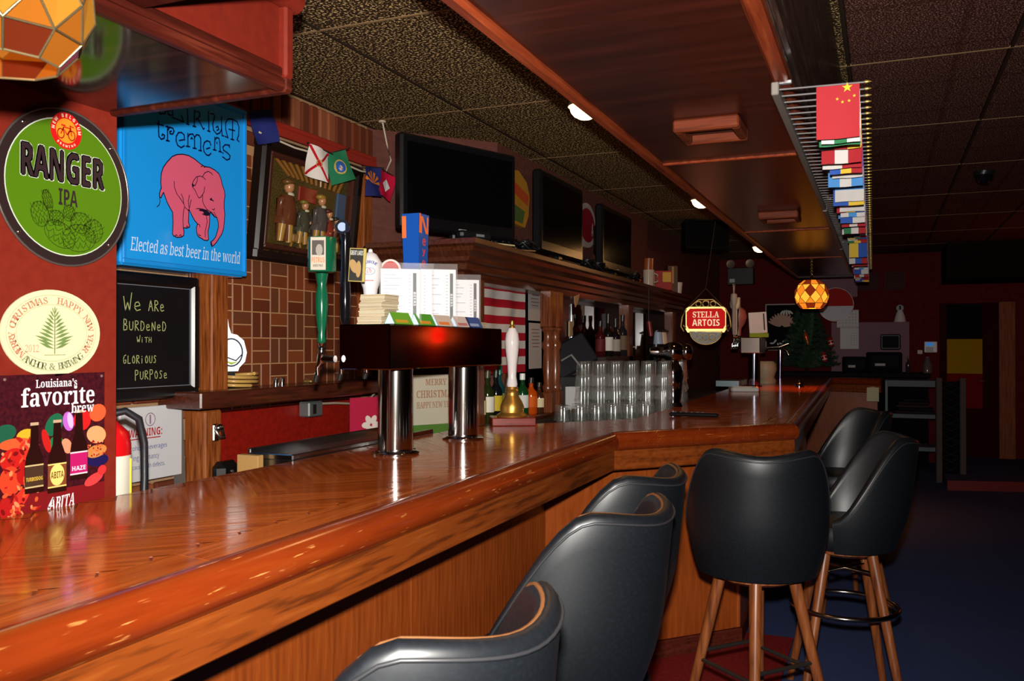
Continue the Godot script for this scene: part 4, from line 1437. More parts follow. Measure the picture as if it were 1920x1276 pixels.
	card("tree_trunk", func(q): stroke(q, [Vector2(0.004, 0.062), Vector2(0.004, -0.05)], 0.0025, 0.0052); stroke(q, [Vector2(-0.025, -0.053), Vector2(0.035, -0.053)], 0.0012, 0.0052), c8(90, 106, 64), t)
	# poster with three bottles
	t = thing("beer_poster", "beer poster with three brown bottles among peppers and crawfish", "poster", Vector3(-1.847, 1.255, -1.535), PI / 2)
	s = st()
	bx(s, Vector3(0, 0, 0.002), Vector3(0.29, 0.355, 0.004))
	obj("sheet", s, worn("poster", c8(66, 20, 26), c8(44, 14, 24), 6.0, 0.5, 0.2), t)
	card("wood_table", func(q): flat(q, rect(-0.145, -0.177, 0.29, 0.075), 0.0044), c8(116, 22, 26), t, 0.2)
	var blobs := [[-0.135, 0.045, 0.03, 0.02, 0.2, c8(30, 84, 62)], [-0.08, 0.035, 0.025, 0.016, 0.1, c8(206, 160, 40)], [-0.105, 0.018, 0.045, 0.014, 0.0, c8(212, 84, 44)], [-0.115, -0.015, 0.032, 0.024, 0.3, c8(182, 30, 26)], [-0.075, 0.0, 0.022, 0.026, 0.6, c8(196, 46, 34)], [-0.12, -0.065, 0.028, 0.034, 0.1, c8(204, 62, 36)], [-0.08, -0.05, 0.024, 0.03, -0.4, c8(168, 24, 24)], [-0.1, -0.115, 0.04, 0.016, 0.8, c8(200, 48, 36)], [-0.13, -0.13, 0.018, 0.03, 0.2, c8(170, 26, 26)], [-0.005, 0.055, 0.022, 0.03, -0.7, c8(30, 94, 64)], [0.0, 0.01, 0.02, 0.018, 0.2, c8(34, 110, 60)], [0.035, 0.06, 0.016, 0.024, 0.2, c8(176, 92, 190)], [0.04, 0.062, 0.008, 0.02, 0.2, c8(216, 170, 220)], [0.075, 0.06, 0.026, 0.026, 0.0, c8(196, 30, 30)], [0.122, 0.075, 0.026, 0.022, 0.2, c8(220, 86, 48)], [0.118, 0.02, 0.03, 0.022, -0.2, c8(222, 150, 100)], [0.03, 0.0, 0.014, 0.02, 0.5, c8(224, 136, 104)], [0.122, -0.045, 0.034, 0.016, 0.0, c8(28, 22, 74)], [0.118, -0.022, 0.032, 0.016, 0.15, c8(190, 120, 64)], [0.11, -0.092, 0.03, 0.013, 0.35, c8(214, 60, 62)], [0.135, -0.072, 0.014, 0.012, 0.5, c8(206, 48, 50)], [-0.028, 0.018, 0.01, 0.03, 0.3, c8(180, 30, 28)]]
	for k in blobs.size():
		var b: Array = blobs[k]
		card("vegetable_print", func(q): flat(q, oval(Vector2(b[0], b[1]), Vector2(b[2], b[3]), 18, b[4]), 0.0046 + 0.00012 * k), b[5], t, 0.2)
	var bits := RandomNumberGenerator.new()
	bits.seed = 11
	for tone in 4:   # claws, shells and spice scattered round the bottles
		card("crawfish_print", func(q):
			for k in 26:
				var left: bool = k % 3 > 0
				var c := Vector2(bits.randf_range(-0.142, -0.05), bits.randf_range(-0.15, 0.03)) if left else Vector2(bits.randf_range(0.085, 0.14), bits.randf_range(-0.035, 0.005))
				var r := Vector2(bits.randf_range(0.004, 0.013), bits.randf_range(0.002, 0.005)) if left else Vector2(0.003, 0.002)
				var z := 0.0072 + 0.00002 * k * (tone + 1)
				var tn := bits.randf() * PI
				flat(q, oval(c, r, 9, tn), z), [c8(112, 14, 18), c8(200, 80, 42), c8(164, 26, 24), c8(214, 130, 84)][tone], t, 0.25).set_meta("kind", "stuff")
	var bottle := [[-0.062, -0.1, 1.0, c8(66, 46, 34), c8(190, 170, 120)], [0.0, -0.108, 1.06, c8(120, 64, 38), c8(226, 196, 110)], [0.062, -0.085, 1.04, c8(176, 26, 96), c8(222, 200, 206)]]
	for k in 3:
		var b: Array = bottle[k]
		var z := 0.0096 + 0.0003 * k
		var g: float = b[2]
		var o := Vector2(b[0], b[1])
		card("bottle_print", func(q):
			var p := []
			for e in [[-0.025, 0.0], [0.025, 0.0], [0.026, 0.06], [0.022, 0.085], [0.012, 0.11], [0.0095, 0.16], [-0.0095, 0.16], [-0.012, 0.11], [-0.022, 0.085], [-0.026, 0.06]]:
				p.append(o + Vector2(e[0], e[1]) * g)
			flat(q, p, z), c8(36, 13, 11), t, 0.15)
		card("bottle_cap_print", func(q): flat(q, rect(o.x - 0.011 * g, o.y + 0.158 * g, 0.022 * g, 0.007), z + 0.0001), c8(180, 150, 120), t, 0.2)
		card("bottle_label_print", func(q): flat(q, rect(o.x - 0.0245 * g, o.y + 0.012, 0.049 * g, 0.052 * g), z + 0.0001), b[3], t, 0.2)
		card("label_edge_print", func(q): flat(q, rect(o.x - 0.0245 * g, o.y + 0.0625 * g, 0.049 * g, 0.0035), z + 0.0002); flat(q, rect(o.x - 0.0245 * g, o.y + 0.012, 0.049 * g, 0.0035), z + 0.0002), b[4], t, 0.2)
		card("label_lettering", func(q): ink(q, ["TURBODOG", "ABITA", "HAZE"][k], Rect2(o.x - [0.022, 0.018, 0.02][k], o.y + [0.028, 0.034, 0.022][k], [0.044, 0.036, 0.04][k], [0.009, 0.016, 0.011][k]), z + 0.0004), [c8(206, 170, 60), c8(92, 52, 24), c8(226, 214, 220)][k], t, 0.2)
	card("label_disc_print", func(q): flat(q, oval(Vector2(0.0, -0.066), Vector2(0.02, 0.026), 20), 0.01018), c8(226, 200, 112), t, 0.2)
	card("white_lettering", func(q):
		ink(q, "Louisiana's", Rect2(-0.06, 0.146, 0.115, 0.02), 0.0112, "Droid Serif")
		ink(q, "favorite", Rect2(-0.098, 0.102, 0.205, 0.046), 0.0112, "Droid Serif")
		ink(q, "brew", Rect2(0.038, 0.08, 0.068, 0.024), 0.0112, "Droid Serif"), c8(226, 220, 226), t, 0.25)
	card("brewer_lettering", func(q):
		ink(q, "ABITA", Rect2(-0.022, -0.148, 0.072, 0.03), 0.0112, "Droid Serif", true, 0.06, 0.2)
		ink(q, "BEER", Rect2(0.008, -0.165, 0.042, 0.014), 0.0112, "Droid Serif")
		stroke(q, [Vector2(-0.012, -0.12), Vector2(-0.024, -0.14), Vector2(-0.03, -0.17)], 0.005, 0.0112), c8(222, 216, 220), t, 0.25)
	for p in [Vector2(-0.135, 0.168), Vector2(0.135, 0.168)]:
		s = st()
		ball(s, Vector3(p.x, p.y, 0.005), Vector3(0.004, 0.004, 0.003), 8)
		obj("screw", s, mat(c8(230, 226, 220), 0.2, 0.9), t)



func bottle_shape(s: SurfaceTool, r: float, h: float, neck: float, at := Vector3.ZERO) -> void:
	lathe(s, [[0.0, 0.0], [r * 0.9, 0.0], [r, r * 0.15], [r, h * 0.55], [r * 0.92, h * 0.62], [r * 0.5, h * 0.70], [neck, h * 0.76], [neck, h * 0.95], [neck * 1.15, h * 0.955], [neck * 1.15, h], [0.0, h]], 16, Transform3D(Basis(), at))

func bottle(called: String, label: String, at: Vector3, r: float, h: float, body: Color, paper: Color, cap: Color, group: String, high := 0.2) -> void:
	var t := thing(called, label, "bottle", at, 0.0, group)
	var s := st()
	bottle_shape(s, r, h, r * 0.36)
	obj("glass_body", s, mat(body, 0.06), t)
	s = st()
	lathe(s, [[r * 1.012, h * high], [r * 1.012, h * 0.5]], 16)
	obj("paper_label", s, mat(paper, 0.6), t)
	s = st()
	lathe(s, [[r * 0.4, h * 0.86], [r * 0.45, h * 0.86], [r * 0.45, h * 1.01], [0.0, h * 1.012]], 12)
	obj("bottle_cap", s, mat(cap, 0.35), t)

func turned_column(label: String, at: Vector3, h: float) -> void:
	var wood := grain("turned", c8(70, 32, 15), c8(104, 52, 26), c8(126, 70, 38), 1, 0.3, 0.3, 8.0)
	var t := thing("turned_column", label, "column", at, 0.0, "turned columns of the back bar")
	var s := st()
	bx(s, Vector3(0, h - 0.11, 0), Vector3(0.075, 0.22, 0.075), 0.006)
	obj("head_block", s, wood, t)
	s = st()
	lathe(s, [[0.032, h - 0.22], [0.038, h - 0.235], [0.026, h - 0.25], [0.026, h * 0.55 + 0.03], [0.036, h * 0.55 + 0.015], [0.036, h * 0.55 - 0.01], [0.026, h * 0.55 - 0.03], [0.032, h * 0.36], [0.026, h * 0.24], [0.036, h * 0.22], [0.036, h * 0.19], [0.03, h * 0.17]].map(func(p): return [p[0], p[1]]), 16, Transform3D(Basis.from_euler(Vector3(0, 0, 0)), Vector3.ZERO))
	obj("shaft", s, wood, t)
	s = st()
	bx(s, Vector3(0, h * 0.085, 0), Vector3(0.075, h * 0.17, 0.075), 0.006)
	obj("foot_block", s, wood, t)


func build_backbar() -> void:
	var wood := grain("backbar", c8(54, 24, 12), c8(76, 36, 18), c8(96, 50, 26), 2, 0.3, 0.3, 7.0)
	var up := grain("backbarup", c8(62, 27, 13), c8(98, 48, 23), c8(120, 64, 33), 1, 0.3, 0.3, 7.0)
	var t := thing("back_bar", "carved dark wooden back bar with heavy cornice along the television wall", "back bar")
	var s := st()
	# cornice: stepped moulding round the near end and along the front
	var path := [Vector2(-2.36, -3.86), Vector2(-1.88, -3.86), Vector2(-1.93, -9.1)]
	sweep(s, path, [Vector2(-0.2, 2.01), Vector2(0.12, 2.01), Vector2(0.12, 1.985), Vector2(0.10, 1.975), Vector2(0.09, 1.955), Vector2(0.06, 1.93), Vector2(0.055, 1.91), Vector2(0.035, 1.90), Vector2(0.03, 1.87), Vector2(0.01, 1.86), Vector2(0.0, 1.825), Vector2(-0.2, 1.825)], false)
	obj("cornice", s, wood, t)
	s = st()
	prism(s, [Vector2(-2.40, -3.80), Vector2(-1.84, -3.80), Vector2(-1.89, -9.1), Vector2(-2.10, -9.1), Vector2(-2.10, -4.82), Vector2(-2.52, -4.35), Vector2(-2.52, -3.95)], 1.985, 2.008)
	obj("top_board", s, wood, t)
	s = st()
	span(s, Vector3(-2.10, 1.10, -9.1), Vector3(-2.06, 1.85, -4.85))
	obj("mirror_backing", s, mat(c8(38, 22, 22), 0.25), t)
	s = st()
	prism(s, [Vector2(-1.80, -3.92), Vector2(-1.84, -9.1), Vector2(-2.10, -9.1), Vector2(-2.10, -4.79), Vector2(-2.62, -4.2), Vector2(-2.62, -4.02)], 1.06, 1.10)
	obj("work_top", s, wood, t)
	s = st()
	prism(s, [Vector2(-1.86, -3.98), Vector2(-1.89, -9.05), Vector2(-2.09, -9.05), Vector2(-2.09, -4.79), Vector2(-2.55, -4.25)], 0.0, 1.06)
	obj("base_cabinet", s, up, t)
	s = st()
	span(s, Vector3(-2.33, 1.10, -3.97), Vector3(-2.25, 1.83, -3.9), 0.006)
	obj("end_post", s, up, t)
	s = st()
	span(s, Vector3(-1.90, 1.10, -4.0), Vector3(-1.83, 1.83, -3.93), 0.006)
	obj("end_post", s, up, t)
	s = st()
	span(s, Vector3(-2.28, 1.45, -3.96), Vector3(-1.88, 1.83, -3.94))
	obj("end_panel", s, up, t)
	s = st()
	prism(s, [Vector2(-2.09, -4.80), Vector2(-2.06, -4.80), Vector2(-2.06, -5.6), Vector2(-2.09, -5.6)], 1.10, 1.84)
	obj("bay_panel", s, up, t)
	for z in [-6.9, -8.5]:
		s = st()
		span(s, Vector3(-1.95, 1.10, z - 0.06), Vector3(-1.86, 1.83, z + 0.06), 0.006)
		obj("pilaster", s, up, t)
	for z in [-6.4, -7.7]:
		s = st()
		span(s, Vector3(-2.058, 1.15, z - 0.42), Vector3(-2.05, 1.80, z + 0.42))
		obj("mirror", s, mat(c8(150, 150, 155), 0.03, 1.0), t)
	turned_column("turned wooden back bar column, the one nearer the striped flag", Vector3(-1.84, 1.10, -4.93), 0.73)
	turned_column("turned wooden back bar column, the one nearer the cash screen", Vector3(-1.84, 1.10, -5.06), 0.73)
	# striped flag in the first bay
	var f := thing("striped_flag", "red and white striped flag with a blue edge hung in the back bar", "flag", Vector3(-2.045, 1.61, -4.70), PI / 2)
	for k in 11:
		s = st()
		s.set_smooth_group(1)
		for j in 10:
			var x0 := -0.33 + 0.066 * j
			var x1 := x0 + 0.066
			var y0 := 0.255 - 0.0477 * (k + 1)
			var y1 := y0 + 0.0477
			var zz := func(x: float) -> float: return 0.012 + 0.008 * sin(x * 22.0)
			quad(s, Vector3(x0, y0, zz.call(x0)), Vector3(x1, y0, zz.call(x1)), Vector3(x1, y1, zz.call(x1)), Vector3(x0, y1, zz.call(x0)))
		obj("stripe", s, mat(c8(172, 30, 44) if k % 2 == 0 else c8(206, 198, 190), 0.8), f)
	s = st()
	bx(s, Vector3(-0.35, 0.06, 0.02), Vector3(0.045, 0.40, 0.02), 0.004)
	obj("blue_edge", s, mat(c8(36, 44, 110), 0.8), f)
	# papers pinned beside it
	var papers := [["tall printed sheet pinned beside the striped flag", -5.24, 1.78, 0.22, 0.24], ["plain sheet pinned under the printed one beside the flag", -5.25, 1.50, 0.22, 0.29]]
	for p in papers:
		var n := thing("pinned_paper", p[0], "paper", Vector3(-2.05, p[2], p[1]), PI / 2, "papers in the back bar")
		s = st()
		bx(s, Vector3(0, 0, 0.004), Vector3(p[3], p[4], 0.002))
		obj("sheet", s, mat(c8(176, 168, 164), 0.7), n)
		card("print", func(q):
			for k in 6:
				stroke(q, [Vector2(-0.07 + 0.01 * (k % 3), p[4] * 0.36 - 0.022 * k), Vector2(0.07 - 0.013 * (k % 2), p[4] * 0.36 - 0.022 * k)], 0.005, 0.0056), c8(120, 84, 84), n)
	# small poster and pink poster seen under the tap tower
	var a := thing("ale_poster", "white Christmas ale poster with a green foot behind the steel columns", "poster", Vector3(-2.0, 1.24, -3.80), deg_to_rad(60))
	s = st()
	bx(s, Vector3.ZERO, Vector3(0.26, 0.24, 0.004))
	obj("sheet", s, mat(c8(176, 168, 148), 0.8, 0.0, 0.2), a)
	s = st()
	bx(s, Vector3(0, -0.142, 0), Vector3(0.26, 0.045, 0.005))
	obj("green_foot", s, mat(c8(72, 110, 40), 0.5), a)
	card("lettering", func(q): ink(q, "MERRY", Rect2(-0.06, 0.07, 0.12, 0.03), 0.003, "Droid Serif"); ink(q, "CHRISTMAS", Rect2(-0.11, 0.01, 0.22, 0.035), 0.003, "Droid Serif"); ink(q, "HAPPY NEW YEAR", Rect2(-0.11, -0.04, 0.22, 0.03), 0.003, "Droid Serif"), c8(150, 110, 84), a)
	s = st()
	bx(s, Vector3(0, -0.2, -0.03), Vector3(0.24, 0.08, 0.03), 0.004)
	obj("poster_foot", s, mat(c8(60, 34, 24), 0.5), a)
	var pk := thing("pink_poster", "small crimson poster with a white blossom beside the red cabinet", "poster", Vector3(-2.40, 1.12, -3.82), deg_to_rad(62))
	s = st()
	bx(s, Vector3.ZERO, Vector3(0.2, 0.24, 0.004))
	obj("sheet", s, mat(c8(176, 22, 62), 0.5), pk)
	card("blossom_print", func(q):
		for k in 6:
			flat(q, oval(Vector2(0.02, -0.02) + Vector2(cos(k * 1.05), sin(k * 1.05)) * 0.03, Vector2(0.024, 0.016), 12, k * 1.05), 0.0028 + 0.0001 * k), c8(216, 204, 192), pk)
	s = st()
	bx(s, Vector3(0, -0.28, -0.02), Vector3(0.18, 0.4, 0.02))
	obj("post", s, mat(c8(70, 30, 22), 0.6), pk)
	# bottles on the work top
	var low := [
		["green wine bottle with a white label beside the hand pump", -4.20, 0.036, 0.27, c8(32, 40, 14), c8(206, 200, 184), c8(60, 56, 34)],
		["dark bottle with a yellow label behind the hand pump", -4.31, 0.035, 0.27, c8(18, 16, 20), c8(186, 160, 40), c8(30, 40, 30)],
		["slim blue-green bottle behind the hand pump", -4.36, 0.028, 0.29, c8(16, 60, 60), c8(120, 120, 60), c8(20, 110, 80)],
		["grey metal flask behind the hand pump", -4.45, 0.04, 0.22, c8(104, 92, 80), c8(110, 98, 86), c8(60, 50, 44)],
		["green bottle with a long white label beside the amber bottle", -4.66, 0.036, 0.24, c8(14, 60, 26), c8(206, 204, 196), c8(226, 226, 222)],
		["clear bottle of amber spirit before the turned columns", -4.82, 0.037, 0.21, c8(176, 66, 10), c8(196, 84, 18), c8(30, 24, 22)],
		["squat bottle with a cream label before the turned columns", -4.90, 0.034, 0.18, c8(60, 34, 18), c8(206, 190, 150), c8(40, 30, 24)],
		["tall slim dark red bottle beyond the turned columns", -5.19, 0.032, 0.30, c8(44, 14, 20), c8(62, 24, 30), c8(110, 30, 40)],
		["short brown bottle half hidden by the tap tower", -4.10, 0.034, 0.24, c8(70, 44, 20), c8(196, 176, 120), c8(160, 30, 30)]]
	for b in low:
		bottle("liquor_bottle", b[0], Vector3(-1.885 - 0.01 * (rng.randi() % 3), 1.10, b[1]), b[2], b[3], b[4], b[5], b[6], "bottles on the back bar")
	s = st()
	lathe(s, [[0.0, 0.0], [0.05, 0.0], [0.055, 0.12], [0.05, 0.12], [0.045, 0.01], [0.0, 0.01]], 18)
	var tub := obj("plastic_tub", s, mat(c8(196, 166, 134), 0.5))
	tub.position = Vector3(-2.0, 1.10, -4.02)
	tag(tub, "beige plastic tub on the back bar behind the second steel column", "tub")
	# cash screen with a white card
	var c := thing("cash_screen", "black angled cash register screen between the columns and the glasses", "screen", Vector3(-1.93, 1.10, -5.62), deg_to_rad(35))
	s = st()
	bx(s, Vector3(0, 0.1, -0.02), Vector3(0.26, 0.2, 0.14), 0.01)
	obj("body", s, mat(c8(18, 18, 20), 0.4), c)
	s = st()
	bx(s, Vector3.ZERO, Vector3(0.30, 0.22, 0.04), 0.012, Transform3D(Basis(Vector3.BACK, 0.5) * Basis(Vector3.RIGHT, -0.3), Vector3(0, 0.33, 0)))
	obj("display", s, mat(c8(28, 30, 36), 0.25), c)
	s = st()
	tube(s, [Vector3(-0.08, 0.3, 0.04), Vector3(-0.02, 0.34, 0.07), Vector3(0.06, 0.24, 0.08), Vector3(0.1, 0.12, 0.08)], 0.008, 8)
	obj("cable", s, mat(c8(110, 108, 104), 0.5), c)
	c = thing("white_card", "small white card standing before the black cash screen", "card", Vector3(-1.82, 1.10, -5.33), deg_to_rad(50))
	s = st()
	bx(s, Vector3(0, 0.07, 0), Vector3(0.11, 0.14, 0.004))
	obj("card_sheet", s, mat(c8(190, 190, 192), 0.6), c)
	# switches on the dark panel
	for k in 2:
		var w := thing("wall_switch", ["cream switch plate high on the dark back bar panel", "cream double socket low on the dark back bar panel"][k], "switch", Vector3(-2.055, [1.62, 1.46][k], -5.95 + 0.12 * k), PI / 2, "plates on the dark panel")
		s = st()
		bx(s, Vector3(0, 0, 0.006), Vector3(0.075 + 0.03 * k, 0.11 - 0.03 * k, 0.012), 0.003)
		obj("plate", s, mat(c8(176, 154, 120), 0.5), w)
		s = st()
		bx(s, Vector3(0, 0, 0.014), Vector3(0.015, 0.03, 0.01), 0.002)
		obj("toggle", s, mat(c8(120, 96, 60), 0.5), w)
	# bottles on the stepped shelf of the second bay
	s = st()
	span(s, Vector3(-2.05, 1.10, -7.0), Vector3(-1.86, 1.42, -6.2), 0.004)
	tag(obj("bottle_step", s, mat(c8(40, 22, 18), 0.5)), "dark bottle step on the back bar behind the pint glasses", "step")
	var tall := [[c8(60, 14, 16), c8(90, 30, 30)], [c8(20, 16, 16), c8(206, 200, 190)], [c8(84, 30, 14), c8(40, 24, 18)], [c8(26, 18, 22), c8(160, 150, 140)], [c8(96, 60, 22), c8(60, 40, 24)], [c8(30, 30, 34), c8(110, 90, 70)]]
	for k in 6:
		bottle("spirit_bottle", "dark spirit bottle on the back bar step, %s from the near end" % ordinal(k + 1), Vector3(-1.92 + 0.03 * (k % 2), 1.42, -6.25 - 0.1 * k), 0.038, 0.26 + 0.03 * (k % 3), tall[k][0], tall[k][1], c8(30, 26, 24), "spirit bottles on the step", 0.15)
	# cups and holder at the far bay
	c = thing("cup_holder", "dark caddy of stacked pale plastic cups behind the chrome tap", "cup holder", Vector3(-1.75, 1.095, -7.4), 0.0)
	s = st()
	lathe(s, [[0.0, 0.0], [0.11, 0.0], [0.12, 0.42], [0.0, 0.42]], 20, Transform3D(), Vector2(0.8, 1.6))
	obj("caddy", s, mat(c8(22, 20, 22), 0.2), c)
	for k in 4:
		s = st()
		lathe(s, [[0.0, 0.10], [0.03, 0.10], [0.042, 0.0], [0.04, 0.0]], 16, Transform3D(Basis(), Vector3(0.02 * (k % 2), 0.42, -0.14 + 0.09 * k)))
		obj("plastic_cup", s, mat([c8(170, 184, 200), c8(206, 176, 150), c8(206, 202, 198), c8(160, 176, 196)][k], 0.3), c)
	c = thing("knitted_cap", "dark flat lid resting on the pale plastic cups", "lid", Vector3(-1.75, 1.617, -7.4))
	s = st()
	lathe(s, [[0.0, 0.0], [0.09, 0.0], [0.09, 0.012], [0.02, 0.04], [0.0, 0.042]], 18, Transform3D(), Vector2(0.8, 1.6))
	obj("lid_body", s, mat(c8(28, 30, 36), 0.4), c)


func box_tv(label: String, at: Vector3, turn: float, w: float, h: float, tilt: float) -> void:
	var t := thing("television", label, "television", at, turn, "televisions on the back bar")
	t.basis = Basis(Vector3.UP, turn) * Basis(Vector3.RIGHT, tilt)
	var s := st()
	bx(s, Vector3(0, h / 2, -0.03), Vector3(w, h, 0.06), 0.012)
	obj("casing", s, mat(c8(14, 14, 16), 0.25), t)
	s = st()
	bx(s, Vector3(0, h / 2 + 0.012, 0.0005), Vector3(w - 0.07, h - 0.1, 0.003))
	obj("screen", s, mat(c8(6, 6, 7), 0.14, 0.0, 0.3), t)
	s = st()
	bx(s, Vector3(0, h / 2, -0.1), Vector3(w * 0.5, h * 0.5, 0.08), 0.02)
	obj("back_hump", s, mat(c8(14, 14, 16), 0.4), t)
	s = st()
	bx(s, Vector3(0, 0.022, 0.001), Vector3(0.05, 0.006, 0.002))
	obj("badge", s, mat(c8(150, 150, 154), 0.3), t)
	s = st()
	bx(s, Vector3(0, -0.02, -0.04), Vector3(0.08, 0.05, 0.04), 0.008)
	bx(s, Vector3(0, -0.038, -0.03), Vector3(0.3, 0.012, 0.16), 0.005)
	obj("stand", s, mat(c8(14, 14, 16), 0.3), t)


func build_televisions() -> void:
	box_tv("large black television nearest, turned towards the room", Vector3(-1.92, 2.052, -3.93), atan2(0.694, 0.284) , 0.76, 0.45, 0.0)
	box_tv("middle black television standing on the back bar cornice", Vector3(-1.83, 2.056, -5.18), PI / 2, 0.78, 0.48, 0.0)
	box_tv("farthest black television on the back bar cornice", Vector3(-1.85, 2.056, -6.48), PI / 2, 0.80, 0.47, 0.0)
	# painted wooden signs on the wall between the sets
	var t := thing("carved_sign", "yellow and orange carved wooden beer sign behind the nearest television", "sign", Vector3(-2.095, 2.40, -5.02), PI / 2)
	var s := st()
	plate(s, [Vector2(-0.2, -0.15), Vector2(0.1, -0.16), Vector2(0.16, -0.08), Vector2(0.18, 0.05), Vector2(0.13, 0.13), Vector2(0.0, 0.18), Vector2(-0.2, 0.16)], 0.0, 0.03)
	obj("board", s, mat(c8(186, 130, 36), 0.5), t)
	card("red_band", func(q): flat(q, [Vector2(-0.2, 0.06), Vector2(0.15, -0.02), Vector2(0.16, 0.05), Vector2(-0.2, 0.13)], 0.031), c8(196, 76, 36), t)
	card("green_patch", func(q): flat(q, [Vector2(-0.18, -0.13), Vector2(0.06, -0.14), Vector2(0.1, -0.06), Vector2(-0.18, -0.02)], 0.031), c8(84, 104, 54), t)
	t = thing("red_wall_sign", "red and white rounded sign behind the middle television", "sign", Vector3(-2.095, 2.42, -6.42), PI / 2)
	s = st()
	plate(s, oval(Vector2.ZERO, Vector2(0.22, 0.17), 28), 0.0, 0.02)
	obj("board", s, mat(c8(190, 170, 166), 0.5), t)
	card("red_field", func(q): flat(q, oval(Vector2.ZERO, Vector2(0.18, 0.13), 28), 0.021), c8(150, 24, 40), t)
	card("white_lettering", func(q): ink(q, "A", Rect2(0.1, -0.07, 0.05, 0.1), 0.0215), c8(206, 190, 186), t)
	# hanging loudspeaker
	t = thing("loudspeaker", "black wedge loudspeaker hung from the ceiling at the back bar's far end", "loudspeaker", Vector3(-1.60, 2.42, -8.5), deg_to_rad(40))
	s = st()
	prism(s, [Vector2(-0.23, 0.12), Vector2(0.23, 0.12), Vector2(0.14, -0.14), Vector2(-0.14, -0.14)], 0.0, 0.27)
	obj("cabinet", s, mat(c8(12, 12, 13), 0.8, 0.0, 0.2), t)
	s = st()
	bx(s, Vector3(0, 0.135, 0.123), Vector3(0.43, 0.25, 0.008), 0.003)
	obj("grille", s, mat(c8(14, 14, 15), 0.9, 0.0, 0.1), t)
	s = st()
	tube(s, [Vector3(0, 0.27, -0.02), Vector3(0, 0.31, -0.02)], 0.012, 8)
	obj("bracket", s, mat(c8(60, 60, 62), 0.4), t)
	# clutter along the cornice
	var y := 2.012
	t = thing("set_top_box", "small black set-top box under the nearest television", "box", Vector3(-1.82, y, -3.85), deg_to_rad(65))
	s = st()
	bx(s, Vector3(0, 0.02, 0), Vector3(0.19, 0.04, 0.05), 0.012)
	obj("case", s, mat(c8(20, 21, 24), 0.3), t)
	s = st()
	bx(s, Vector3(0.02, 0.02, 0.026), Vector3(0.05, 0.012, 0.002))
	obj("display", s, mat(c8(110, 114, 120), 0.3), t)
	var junk := [[-4.35, "black coiled cable heap on the cornice beside the nearest television"], [-4.62, "tangle of black cables on the cornice before the middle television"], [-5.75, "dark cable tangle on the cornice after the middle television"], [-6.0, "thin black lead before the farthest television"], [-7.0, "black lead bunched at the farthest television's far side"]]
	for j in junk:
		s = st()
		var p := []
		for k in 40:
			p.append(Vector3(0.05 * cos(k * 1.3) + 0.02 * sin(k * 0.7), 0.012 + 0.06 * absf(sin(k * 0.9)), 0.09 * sin(k * 1.1)))
		tube(s, p, 0.007, 6)
		var o := obj("cable_tangle", s, mat(c8(18, 18, 22), 0.35))
		o.position = Vector3(-1.87, y + 0.004, j[0])
		tag(o, j[1], "cables", "cables on the cornice")
	for k in 3:
		t = thing("paper_scrap", ["pale paper scrap at the cornice edge under the nearest television", "flat brown envelope on the cornice near the cable heap", "torn leaf-like scrap stuck under the cornice"][k], "scrap", [Vector3(-1.80, y, -4.12), Vector3(-1.81, y, -4.42), Vector3(-1.835, 1.80, -5.45)][k], [1.2, 0.9, PI / 2][k], "scraps on the cornice")
		s = st()
		if k < 2:
			bx(s, Vector3(0, 0.004, 0), Vector3(0.16, 0.006, 0.06))
		else:
			plate(s, [Vector2(-0.05, 0.02), Vector2(0.05, 0.04), Vector2(0.03, 0.0), Vector2(0.0, -0.03), Vector2(-0.03, -0.05), Vector2(-0.05, -0.02)], 0, 0.004)
		obj("paper", s, mat([c8(196, 180, 130), c8(120, 86, 52), c8(170, 130, 96)][k], 0.7), t)
	var far := [["clear glass mug on the far end of the cornice", "mug", -7.55], ["red and yellow carton on the far end of the cornice", "carton", -8.05], ["small white cup at the far end of the cornice", "cup", -8.75], ["orange ball ornament on the cornice beyond the farthest television", "ornament", -7.12], ["brown bottle box on the far end of the cornice", "box", -8.45]]
	for k in 5:
		t = thing(["glass_mug", "beer_carton", "white_cup", "orange_ornament", "bottle_box"][k], far[k][0], far[k][1], Vector3(-1.88, y, far[k][2]), 0.5)
		s = st()
		if k == 0:
			lathe(s, [[0.0, 0.0], [0.045, 0.0], [0.05, 0.15], [0.046, 0.15], [0.04, 0.01], [0.0, 0.01]], 18)
			tube(s, [Vector3(0.048, 0.12, 0), Vector3(0.08, 0.11, 0), Vector3(0.08, 0.05, 0), Vector3(0.046, 0.04, 0)], 0.007, 8)
			obj("mug_body", s, mat(c8(190, 170, 150), 0.1), t)
			s = st()
			lathe(s, [[0.0, 0.15], [0.043, 0.15], [0.043, 0.25], [0.0, 0.25]], 16)
			obj("amber_jar", s, mat(c8(150, 76, 40), 0.3), t)
		elif k == 1:
			bx(s, Vector3(0, 0.09, 0), Vector3(0.16, 0.18, 0.12), 0.004)
			obj("carton_body", s, mat(c8(150, 30, 26), 0.5), t)
			s = st()
			bx(s, Vector3(0.03, 0.12, 0.061), Vector3(0.08, 0.09, 0.003), 0.0, Transform3D(Basis(), Vector3.ZERO))
			obj("yellow_patch", s, mat(c8(196, 150, 50), 0.5), t)
			s = st()
			bx(s, Vector3(-0.081, 0.09, 0), Vector3(0.003, 0.16, 0.1))
			obj("white_side", s, mat(c8(186, 176, 170), 0.5), t)
		elif k == 2:
			lathe(s, [[0.0, 0.0], [0.035, 0.0], [0.045, 0.12], [0.042, 0.12], [0.033, 0.006], [0.0, 0.006]], 16)
			obj("cup_body", s, mat(c8(190, 180, 172), 0.5), t)
		elif k == 3:
			ball(s, Vector3(0, 0.045, 0), Vector3(0.05, 0.045, 0.05), 16)
			obj("ornament_body", s, mat(c8(196, 70, 36), 0.4), t)
			s = st()
			tube(s, [Vector3(0, 0.088, 0), Vector3(0.005, 0.105, 0)], 0.006, 6)
